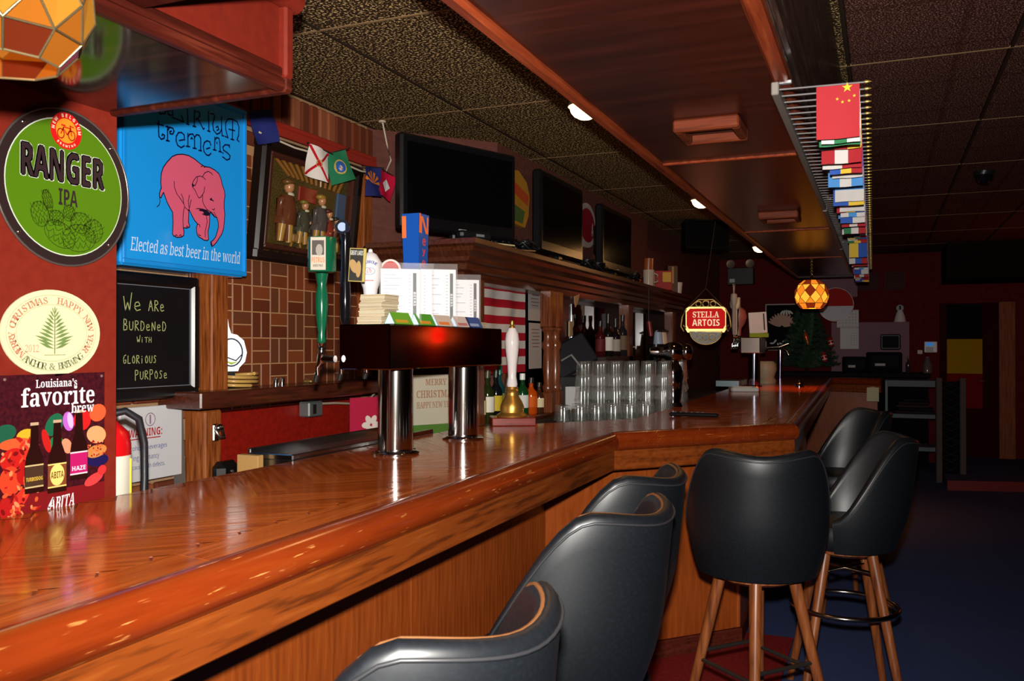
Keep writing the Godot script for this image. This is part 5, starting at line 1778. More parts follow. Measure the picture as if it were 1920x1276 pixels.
			obj("stem", s, mat(c8(60, 70, 30), 0.5), t)
		else:
			bx(s, Vector3(0, 0.13, 0), Vector3(0.1, 0.26, 0.1), 0.004)
			obj("box_body", s, mat(c8(70, 44, 30), 0.5), t)
			s = st()
			bx(s, Vector3(0, 0.17, 0.052), Vector3(0.02, 0.16, 0.004))
			obj("gold_strip", s, mat(c8(150, 120, 60), 0.5), t)


func tap_handle_base(t: Node3D) -> void:   # faucet, shank and collar under a handle; local +z points away from the tower
	var chrome := mat(c8(206, 204, 204), 0.12, 1.0)
	var s := st()
	lathe(s, [[0.0, -0.004], [0.012, 0.0], [0.014, 0.018], [0.010, 0.024], [0.013, 0.034], [0.0, 0.036]], 14)
	tube(s, [Vector3(0, -0.004, 0), Vector3(0, -0.03, 0.004), Vector3(0, -0.05, 0.012), Vector3(0, -0.075, 0.02)], [0.014, 0.014, 0.011, 0.009], 10)
	tube(s, [Vector3(0, -0.02, -0.056), Vector3(0, -0.02, 0.0)], 0.012, 10)
	obj("faucet", s, chrome, t)
	s = st()
	tube(s, [Vector3(0, -0.075, 0.02), Vector3(0, -0.1, 0.026)], [0.009, 0.008], 10)
	obj("spout", s, mat(c8(30, 28, 28), 0.3), t)


func build_tower() -> void:
	var steel := mat(c8(186, 178, 172), 0.13, 1.0)
	var t := thing("tap_tower", "polished steel beer tower box on two round steel columns", "beer tower", Vector3(-1.635, 1.11, -3.055), 0.0)
	var s := st()
	bx(s, Vector3(0, 0.386, 0), Vector3(0.205, 0.156, 0.95), 0.004)
	obj("tower_box", s, mat(c8(170, 160, 156), 0.06, 1.0), t)
	for z in [0.28, -0.28]:
		s = st()
		lathe(s, [[0.063, 0.006], [0.063, 0.308]], 40, Transform3D(Basis(), Vector3(0.01, 0, z)))
		obj("column", s, steel, t)
		s = st()
		lathe(s, [[0.0, 0.0], [0.088, 0.0], [0.088, 0.006], [0.078, 0.012], [0.064, 0.014], [0.0635, 0.02]], 40, Transform3D(Basis(), Vector3(0.01, 0, z)))
		obj("base_flange", s, steel, t)
		for k in 4:
			s = st()
			ball(s, Vector3(0.01 + 0.076 * cos(k * PI / 2 + 0.6), 0.012, z + 0.076 * sin(k * PI / 2 + 0.6)), Vector3(0.006, 0.004, 0.006), 8)
			obj("bolt", s, steel, t)
	# steel drip rail behind it
	t = thing("drip_rail", "steel drip rail along the bartender's edge of the counter", "drip tray", Vector3(-1.95, 1.06, -2.99))
	s = st()
	bx(s, Vector3(0, 0.025, 0), Vector3(0.2, 0.05, 1.02), 0.004)
	obj("tray", s, mat(c8(150, 152, 156), 0.25, 1.0), t)
	s = st()
	bx(s, Vector3(0.09, 0.058, 0), Vector3(0.012, 0.02, 1.02), 0.003)
	bx(s, Vector3(-0.09, 0.065, 0), Vector3(0.012, 0.035, 1.02), 0.003)
	bx(s, Vector3(0.0, 0.058, 0.505), Vector3(0.19, 0.02, 0.012), 0.003)
	obj("lip", s, mat(c8(176, 178, 182), 0.2, 1.0), t)
	s = st()
	bx(s, Vector3(-0.06, 0.03, 0.54), Vector3(0.09, 0.07, 0.03), 0.002)
	obj("wood_block", s, mat(c8(168, 128, 76), 0.7), t)
	# tap handles on the bartender's side
	var turn := -PI / 2
	t = thing("beer_tap", "green turned tap handle with a six-sided printed head", "beer tap", Vector3(-1.79, 1.475, -2.555), turn, "tap handles")
	tap_handle_base(t)
	s = st()
	lathe(s, [[0.010, 0.034], [0.015, 0.04], [0.012, 0.07], [0.018, 0.11], [0.022, 0.16], [0.021, 0.2], [0.015, 0.235], [0.018, 0.25], [0.022, 0.275], [0.0, 0.28]], 20)
	obj("shaft", s, mat(c8(14, 84, 56), 0.15), t)
	s = st()
	lathe(s, [[0.0, 0.275], [0.05, 0.28], [0.052, 0.285], [0.052, 0.395], [0.05, 0.4], [0.0, 0.402]], 6, Transform3D(Basis(Vector3.UP, PI / 6 + 0.25), Vector3.ZERO))
	obj("head", s, mat(c8(14, 84, 56), 0.2), t)
	var face := Transform3D(Basis(Vector3.UP, PI / 6 + 0.25), Vector3.ZERO)
	var plaque := Node3D.new()
	plaque.name = "plaque"
	t.add_child(plaque)
	plaque.transform = Transform3D(Basis(Vector3.UP, PI / 2 + 0.36), Vector3.ZERO)
	s = st()
	bx(s, Vector3(0, 0.34, 0.048), Vector3(0.052, 0.112, 0.004))
	obj("plaque_sheet", s, mat(c8(186, 176, 160), 0.4), plaque)
	card("plaque_picture", func(q): flat(q, rect(-0.021, 0.335, 0.042, 0.05), 0.0505), c8(70, 62, 56), plaque)
	card("plaque_figure", func(q): flat(q, oval(Vector2(0.004, 0.352), Vector2(0.012, 0.02), 14), 0.0507), c8(150, 142, 130), plaque)
	card("plaque_lettering", func(q): ink(q, "PETRUS", Rect2(-0.022, 0.309, 0.044, 0.018), 0.0507), c8(206, 116, 50), plaque)
	card("plaque_small_lettering", func(q): ink(q, "AGED PALE", Rect2(-0.017, 0.295, 0.034, 0.008), 0.0507), c8(40, 36, 34), plaque)
	t = thing("beer_tap", "black tap handle with brass collar, round medallion and square picture", "beer tap", Vector3(-1.79, 1.475, -2.70), turn, "tap handles")
	tap_handle_base(t)
	s = st()
	lathe(s, [[0.012, 0.034], [0.02, 0.04], [0.016, 0.055], [0.026, 0.075], [0.02, 0.09], [0.012, 0.1]], 18)
	obj("brass_collar", s, mat(c8(186, 140, 60), 0.2, 1.0), t)
	s = st()
	lathe(s, [[0.010, 0.1], [0.018, 0.12], [0.02, 0.2], [0.016, 0.3], [0.014, 0.4], [0.02, 0.43], [0.012, 0.46], [0.0, 0.465]], 18)
	obj("shaft", s, mat(c8(16, 14, 18), 0.12), t)
	s = st()
	cyl(s, Vector3(0.014, 0.452, 0.0), Vector3(0.026, 0.452, -0.004), 0.026, 0.026, 20)
	obj("medallion", s, mat(c8(28, 30, 40), 0.2), t)
	s = st()
	cyl(s, Vector3(0.0265, 0.452, -0.004), Vector3(0.0275, 0.452, -0.0045), 0.016, 0.016, 18)
	obj("medallion_face", s, mat(c8(150, 170, 206), 0.3), t)
	plaque = Node3D.new()
	plaque.name = "picture_plate"
	t.add_child(plaque)
	plaque.transform = Transform3D(Basis(Vector3.UP, PI / 2 + 0.2) * Basis(Vector3.BACK, -0.06), Vector3(0.012, 0, -0.03))
	s = st()
	bx(s, Vector3(0.012, 0.315, 0.012), Vector3(0.062, 0.12, 0.006), 0.001)
	obj("plate", s, mat(c8(186, 166, 90), 0.4), plaque)
	card("plate_picture", func(q): flat(q, rect(-0.016, 0.258, 0.05, 0.114), 0.0155), c8(46, 42, 38), plaque)
	card("plate_figure", func(q): flat(q, oval(Vector2(0.0, 0.31), Vector2(0.014, 0.026), 14, 0.4), 0.0157); flat(q, oval(Vector2(0.018, 0.3), Vector2(0.01, 0.03), 14), 0.0158), c8(176, 140, 90), plaque)
	card("plate_lettering", func(q): ink(q, "GREAT LAKES", Rect2(-0.015, 0.35, 0.048, 0.016), 0.0159), c8(206, 206, 196), plaque)
	t = thing("beer_tap", "white bulbous tap handle with blue lettering behind the coaster stack", "beer tap", Vector3(-1.79, 1.475, -2.87), turn, "tap handles")
	tap_handle_base(t)
	s = st()
	lathe(s, [[0.010, 0.034], [0.02, 0.06], [0.024, 0.12], [0.026, 0.2], [0.030, 0.24], [0.045, 0.28], [0.048, 0.31], [0.044, 0.345], [0.026, 0.372], [0.01, 0.38], [0.008, 0.39], [0.0, 0.395]], 24, Transform3D(), Vector2(1.0, 0.9))
	obj("shaft", s, mat(c8(226, 222, 224), 0.2), t)
	plaque = Node3D.new()
	plaque.name = "front_print"
	t.add_child(plaque)
	plaque.transform = Transform3D(Basis(Vector3.UP, PI / 2 + 0.45), Vector3(0.0, 0, 0))
	card("blue_lettering", func(q): ink_arc(q, "UNIBROUE", Vector2(0.038, 0.03), 140, 40, 0.011, 0.0465, "Droid Sans", true, Vector2(0, 0.31)); ink(q, "U", Rect2(-0.009, 0.175, 0.02, 0.016), 0.027, "Droid Sans", true, -PI / 2); ink(q, "N", Rect2(-0.009, 0.15, 0.02, 0.016), 0.027, "Droid Sans", true, -PI / 2), c8(40, 64, 140), plaque)
	card("oval_print", func(q): stroke(q, oval(Vector2(0, 0.305), Vector2(0.022, 0.013), 20), 0.0022, 0.0465, true), c8(120, 140, 170), plaque)
	card("red_print", func(q): stroke(q, oval(Vector2(0, 0.305), Vector2(0.008, 0.009), 12), 0.002, 0.0466, true); stroke(q, [Vector2(0.002, 0.3), Vector2(0.002, 0.315)], 0.003, 0.0467); stroke(q, [Vector2(-0.015, 0.27), Vector2(0.016, 0.27)], 0.003, 0.045), c8(196, 60, 60), plaque)
	t = thing("beer_tap", "tap handle topped by a round red and white disc", "beer tap", Vector3(-1.79, 1.475, -3.02), turn, "tap handles")
	tap_handle_base(t)
	s = st()
	lathe(s, [[0.010, 0.034], [0.016, 0.06], [0.014, 0.3], [0.0, 0.31]], 16)
	obj("shaft", s, mat(c8(206, 200, 196), 0.2), t)
	plaque = Node3D.new()
	plaque.name = "disc"
	t.add_child(plaque)
	plaque.transform = Transform3D(Basis(Vector3.UP, PI / 2 + 0.3), Vector3(0, 0.325, 0))
	s = st()
	plate(s, oval(Vector2.ZERO, Vector2(0.042, 0.042), 28), -0.006, 0.006)
	obj("white_disc", s, mat(c8(216, 208, 200), 0.3), plaque)
	card("red_disc", func(q): flat(q, oval(Vector2.ZERO, Vector2(0.034, 0.034), 24), 0.0065), c8(186, 36, 26), plaque)
	card("disc_lettering", func(q): ink(q, "celtic", Rect2(-0.026, -0.014, 0.052, 0.02), 0.0068, "Droid Serif"), c8(226, 206, 190), plaque)
	t = thing("beer_tap", "tall blue tap handle with orange lettering standing above the menus", "beer tap", Vector3(-1.79, 1.475, -3.22), turn, "tap handles")
	tap_handle_base(t)
	t.rotation.z = 0.0
	s = st()
	hull8(s, [Vector3(-0.028, 0.034, 0.028), Vector3(0.028, 0.034, 0.028), Vector3(0.028, 0.034, -0.028), Vector3(-0.028, 0.034, -0.028), Vector3(-0.045, 0.57, 0.04), Vector3(0.045, 0.57, 0.04), Vector3(0.045, 0.57, -0.04), Vector3(-0.045, 0.57, -0.04)])
	obj("shaft", s, mat(c8(22, 82, 172), 0.3), t)
	plaque = Node3D.new()
	plaque.name = "front_print"
	t.add_child(plaque)
	plaque.transform = Transform3D(Basis(Vector3.UP, PI) * Basis(Vector3.RIGHT, 0.0224), Vector3(0, 0, -0.0275))
	card("orange_initial", func(q): ink(q, "N", Rect2(-0.034, 0.49, 0.068, 0.07), 0.0025); flat(q, rect(-0.044, 0.49, 0.012, 0.08), 0.0026), c8(236, 116, 56), plaque)
	card("red_lettering", func(q):
		for k in 4:
			ink(q, ["e", "y", "e", "r"][k], Rect2(-0.014, 0.44 - 0.045 * k, 0.028, 0.03), 0.0025), c8(216, 70, 60), plaque)
	plaque = Node3D.new()
	plaque.name = "side_print"
	t.add_child(plaque)
	plaque.transform = Transform3D(Basis(Vector3.UP, PI / 2) * Basis(Vector3.RIGHT, 0.0317), Vector3(0.0275, 0, 0))
	card("orange_initial", func(q): flat(q, rect(-0.038, 0.47, 0.02, 0.09), 0.003), c8(236, 116, 56), plaque)
	# things standing on the tower
	var y := 1.575
	for k in 5:   # coaster stacks
		var c := thing("coaster_stack", ["lowest block of cream paper coasters on the tap tower", "second block of cream paper coasters on the tap tower", "third block of cream paper coasters on the tap tower", "topmost block of cream paper coasters on the tap tower", "low block of coasters at the tap tower's far end"][k], "coasters", Vector3(-1.64 + 0.004 * k, y + 0.026 * (k if k < 4 else 0), -2.67 if k < 4 else -3.42), 0.12 * sin(k * 2.1), "coasters on the tap tower")
		for m in 5:
			s = st()
			bx(s, Vector3(0.002 * sin(m * 3.0 + k), 0.0026 + 0.0052 * m, 0.003 * cos(m * 2.0 + k)), Vector3(0.098, 0.0046, 0.098), 0.001)
			obj("coaster", s, mat([c8(206, 190, 160), c8(196, 180, 150), c8(212, 198, 170)][m % 3], 0.8), c)
	var menus := [[-2.765, -1.60, 0.42, "front upright acrylic menu stand, its sheet printed with a black bar"], [-2.93, -1.62, 0.30, "slim acrylic menu stand with a plain list sheet"], [-3.08, -1.61, 0.42, "third acrylic menu stand with a black barred sheet"], [-3.32, -1.62, 0.42, "farthest acrylic menu stand on the tap tower"]]
	for k in 4:
		var m: Array = menus[k]
		var g := thing("menu_stand", m[3], "menu", Vector3(m[1], y, m[0]), deg_to_rad(38.0), "menu stands on the tap tower")
		var wd := 0.14 if k != 1 else 0.11
		var tall := 0.2 + 0.012 * (k % 3)
		s = st()
		bx(s, Vector3(0, tall / 2 + 0.012, 0.005), Vector3(wd + 0.012, tall + 0.024, 0.0025))
		bx(s, Vector3(0, 0.002, 0.01), Vector3(wd + 0.012, 0.003, 0.06))
		obj("acrylic_holder", s, glass(0.06), g)
		s = st()
		bx(s, Vector3(0, tall / 2 + 0.004, 0.0), Vector3(wd, tall - 0.004, 0.001))
		obj("sheet", s, mat(c8(222, 222, 226), 0.6), g)
		card("print", func(q):
			for n in 13:
				stroke(q, [Vector2(-wd * 0.42, tall * 0.9 - 0.0125 * n), Vector2(-wd * 0.42 + wd * (0.3 + 0.2 * sin(n * 2.3)), tall * 0.9 - 0.0125 * n)], 0.0026, 0.001)
				stroke(q, [Vector2(wd * 0.22, tall * 0.9 - 0.0125 * n), Vector2(wd * 0.27, tall * 0.9 - 0.0125 * n)], 0.0026, 0.001), c8(150, 156, 174), g)
		if k != 1:
			card("black_bar", func(q): flat(q, rect(wd * 0.33, tall * 0.06, wd * 0.09, tall * 0.88), 0.0011), c8(44, 44, 50), g)
			card("bar_lettering", func(q): ink(q, "BEERS", Rect2(wd * 0.375 - 0.025, tall * 0.45, 0.05, wd * 0.06), 0.0014, "Droid Sans", true, -PI / 2), c8(206, 206, 210), g)
	var tents := [[-2.68, c8(96, 160, 40), "green folded tent card under the front menu stand"], [-2.85, c8(74, 150, 44), "green folded tent card under the slim menu stand"], [-3.0, c8(206, 190, 176), "pale folded tent card with an orange foot"], [-3.16, c8(212, 196, 190), "pinkish folded tent card near the far menu stand"], [-3.27, c8(60, 84, 150), "small blue folded tent card at the tap tower's far end"]]
	for k in 5:
		var e: Array = tents[k]
		var g := thing("tent_card", e[2], "card", Vector3(-1.555, y, e[0]), PI / 2, "tent cards on the tap tower")
		s = st()
		var l := 0.065
		quad(s, Vector3(-l, 0, 0.022), Vector3(l, 0, 0.022), Vector3(l, 0.042, 0.0), Vector3(-l, 0.042, 0.0))
		quad(s, Vector3(l, 0, -0.022), Vector3(-l, 0, -0.022), Vector3(-l, 0.042, 0.0), Vector3(l, 0.042, 0.0))
		quad(s, Vector3(-l, 0, -0.022), Vector3(l, 0, -0.022), Vector3(l, 0, 0.022), Vector3(-l, 0, 0.022))
		obj("folded_card", s, mat(e[1], 0.6), g)
		for x in [-l, l]:
			s = st()
			tri(s, Vector3(x, 0.001, 0.02), Vector3(x, 0.001, -0.02), Vector3(x, 0.04, 0))
			obj("pale_inside", s, mat(c8(190, 206, 220), 0.6), g)
		s = st()
		quad(s, Vector3(-l * 0.8, 0.005, 0.0205), Vector3(l * 0.5, 0.005, 0.0205), Vector3(l * 0.5, 0.016, 0.0147), Vector3(-l * 0.8, 0.016, 0.0147))
		obj("print", s, mat([c8(190, 150, 40), c8(206, 140, 44), c8(226, 124, 60), c8(190, 120, 120), c8(150, 170, 206)][k], 0.6), g)


func pint(h: float, top: float, foot: float) -> ArrayMesh:   # a tumbler standing on its rim
	var s := st()
	var prof := []
	for k in 9:
		var t := k / 8.0
		prof.append([foot + (top - foot) * pow(1.0 - t, 1.5), (h - 0.005) * t])
	prof.append_array([[foot - 0.002, h - 0.001], [foot - 0.006, h], [0.0, h - 0.003]])
	lathe(s, prof, 24)
	lathe(s, [[foot - 0.001, h - 0.014], [0.0, h - 0.012]], 20)
	hoop(s, Vector3(0, 0.0016, 0), top - 0.0005, 0.0016, 24, 6)
	s.generate_normals()
	return s.commit()


func build_glasses() -> void:
	var clear := glass(0.02, Color(0.95, 1.0, 0.97))
	clear.roughness = 0.12
	clear.metallic_specular = 0.5
	var tumbler := pint(0.15, 0.044, 0.031)
	var rocks := pint(0.088, 0.042, 0.034)
	var a := Vector3(-1.66, 1.095, -5.02)
	var b := Vector3(-1.22, 1.095, -5.24)
	var rows := ["front", "second", "third"]
	for r in 3:
		for k in 6:
			for m in 3:
				var at := a.lerp(b, k / 5.0) + Vector3(-0.012 * r, 0.082 * m, -0.1 * r)
				var o := share(numbered("pint_glass"), tumbler, clear, self, Transform3D(Basis(Vector3.UP, r + k * 0.7), at + Vector3(0.003 * sin(k + m), 0, 0.003 * cos(r + m))))
				tag(o, "pint glass, %s row, %s stack from the cash screen, %s" % [rows[r], ordinal(k + 1), ["at the bottom", "in the middle", "on top"][m]], "glass", "stacked pint glasses by the chrome tap")
	for r in 5:
		for k in 2:
			for m in 3:
				var at := Vector3(-1.40 + 0.1 * k - 0.02 * r, 1.095 + 0.082 * m, -6.1 - 0.12 * r)
				var o := share(numbered("pint_glass"), tumbler, clear, self, Transform3D(Basis(Vector3.UP, r + k * 0.7), at))
				tag(o, "pint glass beyond the chrome tap, %s pair, %s, %s" % [ordinal(r + 1), ["wall side", "counter side"][k], ["at the bottom", "in the middle", "on top"][m]], "glass", "pint glasses beyond the chrome tap")
	a = Vector3(-1.56, 1.095, -4.43)
	b = Vector3(-1.20, 1.095, -4.80)
	for r in 2:
		for k in 6:
			var at := a.lerp(b, k / 5.0) + Vector3(-0.05 * r, 0, -0.09 * r)
			var o := share(numbered("rocks_glass"), rocks, clear, self, Transform3D(Basis(Vector3.UP, k * 1.1), at))
			tag(o, "short upturned glass in the %s row on the ledge, %s from the hand pump" % [["front", "back"][r], ordinal(k + 1)], "glass", "short glasses on the drain ledge")


func build_counter_things() -> void:
	var brass := mat(c8(206, 156, 74), 0.36, 0.85)
	var t := thing("hand_pump", "beer hand pump with white ceramic handle and brass foot", "hand pump", Vector3(-1.69, 1.11, -4.02), deg_to_rad(30))
	var s := st()
	bx(s, Vector3(0, 0.02, 0), Vector3(0.215, 0.04, 0.16), 0.004)
	obj("wooden_base", s, grain("pumpbase", c8(92, 22, 16), c8(122, 32, 22), c8(140, 46, 32), 0, 0.3, 0.2, 7.0), t)
	s = st()
	lathe(s, [[0.0, 0.04], [0.075, 0.04], [0.077, 0.048], [0.068, 0.055], [0.058, 0.062], [0.06, 0.09], [0.05, 0.115], [0.034, 0.14], [0.03, 0.16], [0.034, 0.168], [0.028, 0.176], [0.03, 0.188], [0.0, 0.19]], 28)
	obj("brass_foot", s, brass, t)
	s = st()
	lathe(s, [[0.024, 0.188], [0.027, 0.2], [0.021, 0.24], [0.024, 0.3], [0.033, 0.37], [0.036, 0.41], [0.031, 0.45], [0.018, 0.478], [0.0, 0.482]], 24)
	obj("ceramic_handle", s, mat(c8(226, 218, 216), 0.1), t)
	s = st()
	lathe(s, [[0.016, 0.476], [0.014, 0.486], [0.008, 0.49], [0.011, 0.5], [0.008, 0.514], [0.0, 0.518]], 16)
	obj("brass_finial", s, brass, t)
	# chrome column tap
	var chrome := mat(c8(180, 176, 182), 0.08, 1.0)
	t = thing("chrome_tap_column", "chrome beer column with a spherical tee head among the pint glasses", "beer tower", Vector3(-1.24, 1.11, -5.62), deg_to_rad(20))
	s = st()
	lathe(s, [[0.0, 0.0], [0.062, 0.0], [0.055, 0.02], [0.05, 0.03], [0.06, 0.14], [0.066, 0.2], [0.058, 0.25], [0.04, 0.275], [0.036, 0.3], [0.0, 0.31]], 32)
	obj("column", s, chrome, t)
	s = st()
	var tee := Transform3D(Basis(Vector3.BACK, -PI / 2), Vector3(-0.15, 0.35, 0))
	lathe(s, [[0.0, 0.0], [0.028, 0.002], [0.036, 0.05], [0.04, 0.09], [0.055, 0.105], [0.064, 0.135], [0.066, 0.15], [0.064, 0.165], [0.055, 0.195], [0.045, 0.205], [0.05, 0.215], [0.054, 0.235], [0.045, 0.262], [0.02, 0.275], [0.0, 0.277]], 32, tee)
	obj("tee_head", s, chrome, t)
	for k in 2:
		s = st()
		tube(s, [Vector3(-0.08 + 0.07 * k, 0.36, -0.05), Vector3(-0.08 + 0.07 * k, 0.36, -0.12), Vector3(-0.08 + 0.07 * k, 0.3, -0.14)], 0.012, 10)
		obj("spout", s, chrome, t)
	# black remote-like wallet on the bend
	t = thing("black_remote", "long black remote control lying on the bend of the counter", "remote", Vector3(-0.95, 1.111, -4.83), deg_to_rad(2))
	s = st()
	bx(s, Vector3(0, 0.014, 0), Vector3(0.27, 0.022, 0.06), 0.01)
	obj("case", s, mat(c8(18, 18, 20), 0.25), t)
	for k in 6:
		s = st()
		bx(s, Vector3(-0.1 + 0.03 * k, 0.026, 0), Vector3(0.014, 0.004, 0.03), 0.001)
		obj("button", s, mat(c8(54, 54, 60), 0.4), t)
	# far counter group
	t = thing("white_ashtray", "square white tray on the counter before the far tap tower", "ashtray", Vector3(-1.10, 1.111, -7.75), 0.3)
	s = st()
	for e in [-1.0, 1.0]:
		bx(s, Vector3(0, 0.018, e * 0.1), Vector3(0.22, 0.036, 0.03), 0.006)
		bx(s, Vector3(e * 0.1, 0.018, 0), Vector3(0.03, 0.036, 0.17), 0.006)
	obj("rim", s, mat(c8(190, 190, 186), 0.3), t)
	s = st()
	bx(s, Vector3(0, 0.005, 0), Vector3(0.18, 0.008, 0.18))
	obj("tray_floor", s, mat(c8(150, 146, 138), 0.3), t)
	t = thing("far_tap_tower", "slim chrome tap tower with a silver head box farther down the bar", "beer tower", Vector3(-1.14, 1.11, -8.75), 0.0)
	s = st()
	lathe(s, [[0.0, 0.0], [0.075, 0.0], [0.07, 0.01], [0.056, 0.014], [0.056, 0.32], [0.0, 0.32]], 28)
	obj("column", s, mat(c8(170, 170, 190), 0.1, 1.0), t)
	s = st()
	bx(s, Vector3(-0.01, 0.395, 0), Vector3(0.18, 0.15, 0.4), 0.006)
	obj("head_box", s, mat(c8(196, 180, 170), 0.2, 1.0), t)
	s = st()
	bx(s, Vector3(-0.2, 0.035, 0.1), Vector3(0.22, 0.06, 0.5), 0.004)
	obj("drip_tray", s, mat(c8(150, 170, 180), 0.25, 0.9), t)
	var hs := [["white club-shaped tap handle with dark vertical lettering marks", -0.16, 0.14, c8(206, 200, 184)], ["white curved tap handle behind the club-shaped one", -0.16, -0.02, c8(190, 184, 170)], ["pink rounded tap handle behind the far menu", -0.16, -0.14, c8(176, 92, 84)], ["dark tap handle beside the club-shaped one", -0.16, 0.06, c8(50, 34, 60)], ["silver tap handle with forked antler top", -0.16, 0.21, c8(150, 144, 140)]]
	for k in 5:
		var h: Array = hs[k]
		var g := thing("beer_tap", h[0], "beer tap", Vector3(-1.14 + h[1], 1.57, -8.75 + h[2]), -PI / 2, "tap handles on the far tower")
		tap_handle_base(g)
		s = st()
		if k == 0:
			bx(s, Vector3(0, 0.16, 0), Vector3(0.06, 0.26, 0.04), 0.012)
			lathe(s, [[0.03, 0.28], [0.045, 0.3], [0.05, 0.34], [0.042, 0.38], [0.02, 0.395], [0.0, 0.4]], 10)
		elif k == 1:
			tube(s, [Vector3(0, 0.03, 0), Vector3(0, 0.2, 0), Vector3(-0.03, 0.33, 0), Vector3(-0.05, 0.4, 0)], [0.014, 0.02, 0.024, 0.02], 12)
		elif k == 2:
			lathe(s, [[0.014, 0.03], [0.02, 0.1], [0.06, 0.16], [0.075, 0.22], [0.06, 0.28], [0.02, 0.31], [0.0, 0.315]], 18)
		elif k == 3:
			lathe(s, [[0.012, 0.03], [0.024, 0.12], [0.02, 0.22], [0.03, 0.3], [0.0, 0.36]], 14)
		else:
			lathe(s, [[0.012, 0.03], [0.02, 0.1], [0.018, 0.3], [0.034, 0.36], [0.03, 0.42], [0.0, 0.44]], 14)
			for e in [-1.0, 1.0]:
				tube(s, [Vector3(0, 0.43, 0), Vector3(0.03 * e, 0.48, 0), Vector3(0.05 * e, 0.52, 0)], [0.008, 0.006, 0.003], 6)
		obj("shaft", s, mat(h[3], 0.3), g)
		if k == 0:
			s = st()
			for m in 8:
				bx(s, Vector3(0.031, 0.06 + 0.028 * m, 0.004 * sin(m * 2.0)), Vector3(0.003, 0.013 + 0.006 * (m % 2), 0.022))
			obj("lettering_marks", s, mat(c8(40, 32, 40), 0.5), g)
	t = thing("far_menu", "white menu with a green foot on the far tap tower", "menu", Vector3(-1.09, 1.582, -8.7), deg_to_rad(20))
	s = st()
	bx(s, Vector3(0, 0.14, 0), Vector3(0.17, 0.2, 0.004), 0.0, Transform3D(Basis(Vector3.BACK, 0.06), Vector3.ZERO))
	obj("sheet", s, mat(c8(206, 204, 206), 0.6), t)
	s = st()
	bx(s, Vector3(0, 0.02, 0.005), Vector3(0.18, 0.04, 0.02), 0.002)
	obj("green_foot", s, mat(c8(120, 150, 40), 0.6), t)
	s = st()
	bx(s, Vector3(0.058, 0.145, 0.003), Vector3(0.012, 0.16, 0.003), 0.0, Transform3D(Basis(Vector3.BACK, 0.06), Vector3.ZERO))
	obj("black_bar", s, mat(c8(40, 40, 46), 0.6), t)
	t = thing("white_crock", "pale round stoneware crock behind the far tap tower", "crock", Vector3(-1.12, 1.11, -9.5))
	s = st()
	lathe(s, [[0.0, 0.0], [0.1, 0.0], [0.105, 0.03], [0.085, 0.06], [0.11, 0.14], [0.105, 0.2], [0.08, 0.23], [0.0, 0.23]], 22)
	obj("crock_body", s, mat(c8(176, 158, 128), 0.5), t)
	t = thing("chrome_bell", "small chrome counter bell near the far rail", "bell", Vector3(-0.72, 1.111, -8.7))
	s = st()
	lathe(s, [[0.0, 0.0], [0.042, 0.0], [0.042, 0.01], [0.038, 0.03], [0.022, 0.05], [0.006, 0.055], [0.006, 0.062], [0.0, 0.063]], 20)
	obj("bell_dome", s, mat(c8(150, 146, 146), 0.1, 1.0), t)
	t = thing("chrome_swan_tap", "chrome post tap with a curved handle near the Christmas tree", "beer tower", Vector3(-1.12, 1.11, -10.9), 0.0)
	s = st()
	cyl(s, Vector3(0, 0, 0), Vector3(0, 0.34, 0), 0.03, 0.03, 18)
	obj("post", s, mat(c8(170, 170, 196), 0.1, 1.0), t)
	s = st()
	tube(s, [Vector3(-0.34, 0.12, 0), Vector3(-0.26, 0.27, 0), Vector3(-0.14, 0.37, 0), Vector3(0.0, 0.38, 0), Vector3(0.1, 0.42, 0)], [0.01, 0.012, 0.016, 0.022, 0.012], 10)
	tube(s, [Vector3(0.02, 0.37, 0), Vector3(0.08, 0.33, 0.02), Vector3(0.1, 0.28, 0.02)], [0.018, 0.014, 0.012], 10)
	obj("swan_handle", s, mat(c8(176, 160, 140), 0.2, 1.0), t)
	# hanging lit beer sign
	t = thing("lit_beer_sign", "glowing red and gold beer sign hanging over the back counter", "sign", Vector3(-1.36, 1.722, -7.42), deg_to_rad(12))
	var gold := mat(c8(186, 158, 92), 0.35, 0.6)
	s = st()
	plate(s, [Vector2(-0.165, -0.085), Vector2(-0.15, -0.11), Vector2(0.15, -0.11), Vector2(0.165, -0.085), Vector2(0.165, 0.09), Vector2(0.14, 0.105), Vector2(-0.14, 0.105), Vector2(-0.165, 0.09)], -0.03, 0.0)
	obj("sign_body", s, gold, t)
	s = st()
	plate(s, [Vector2(-0.14, -0.08), Vector2(0.14, -0.08), Vector2(0.158, -0.05), Vector2(0.158, 0.06), Vector2(0.13, 0.09), Vector2(-0.13, 0.09), Vector2(-0.158, 0.06), Vector2(-0.158, -0.05)], 0.0, 0.004)
	obj("red_sign_face", s, glow(c8(170, 6, 6), 0.75), t)
	var letters := st()
	ink(letters, "STELLA", Rect2(-0.108, 0.015, 0.216, 0.05), 0.0046, "Droid Serif")
	ink(letters, "ARTOIS", Rect2(-0.112, -0.055, 0.224, 0.055), 0.0046, "Droid Sans")
	obj("sign_lettering", letters, glow(c8(230, 206, 170), 0.7), t)
	s = st()
	var half := []
	for k in 17:
		var a := PI + PI * k / 16
		half.append(Vector2(cos(a) * 0.13, -0.1 + sin(a) * 0.11))
	plate(s, half, -0.025, 0.0)
	obj("half_round_foot", s, mat(c8(40, 36, 24), 0.4), t)
	s = st()
	var arc3 := []
	for p in half:
		arc3.append(Vector3(p.x, p.y, 0.002))
	tube(s, arc3, 0.006, 6)
	for k in 3:
		hoop(s, Vector3(-0.05 + 0.05 * k, -0.15, 0.002), 0.024, 0.004, 18, 5, Vector3.BACK)
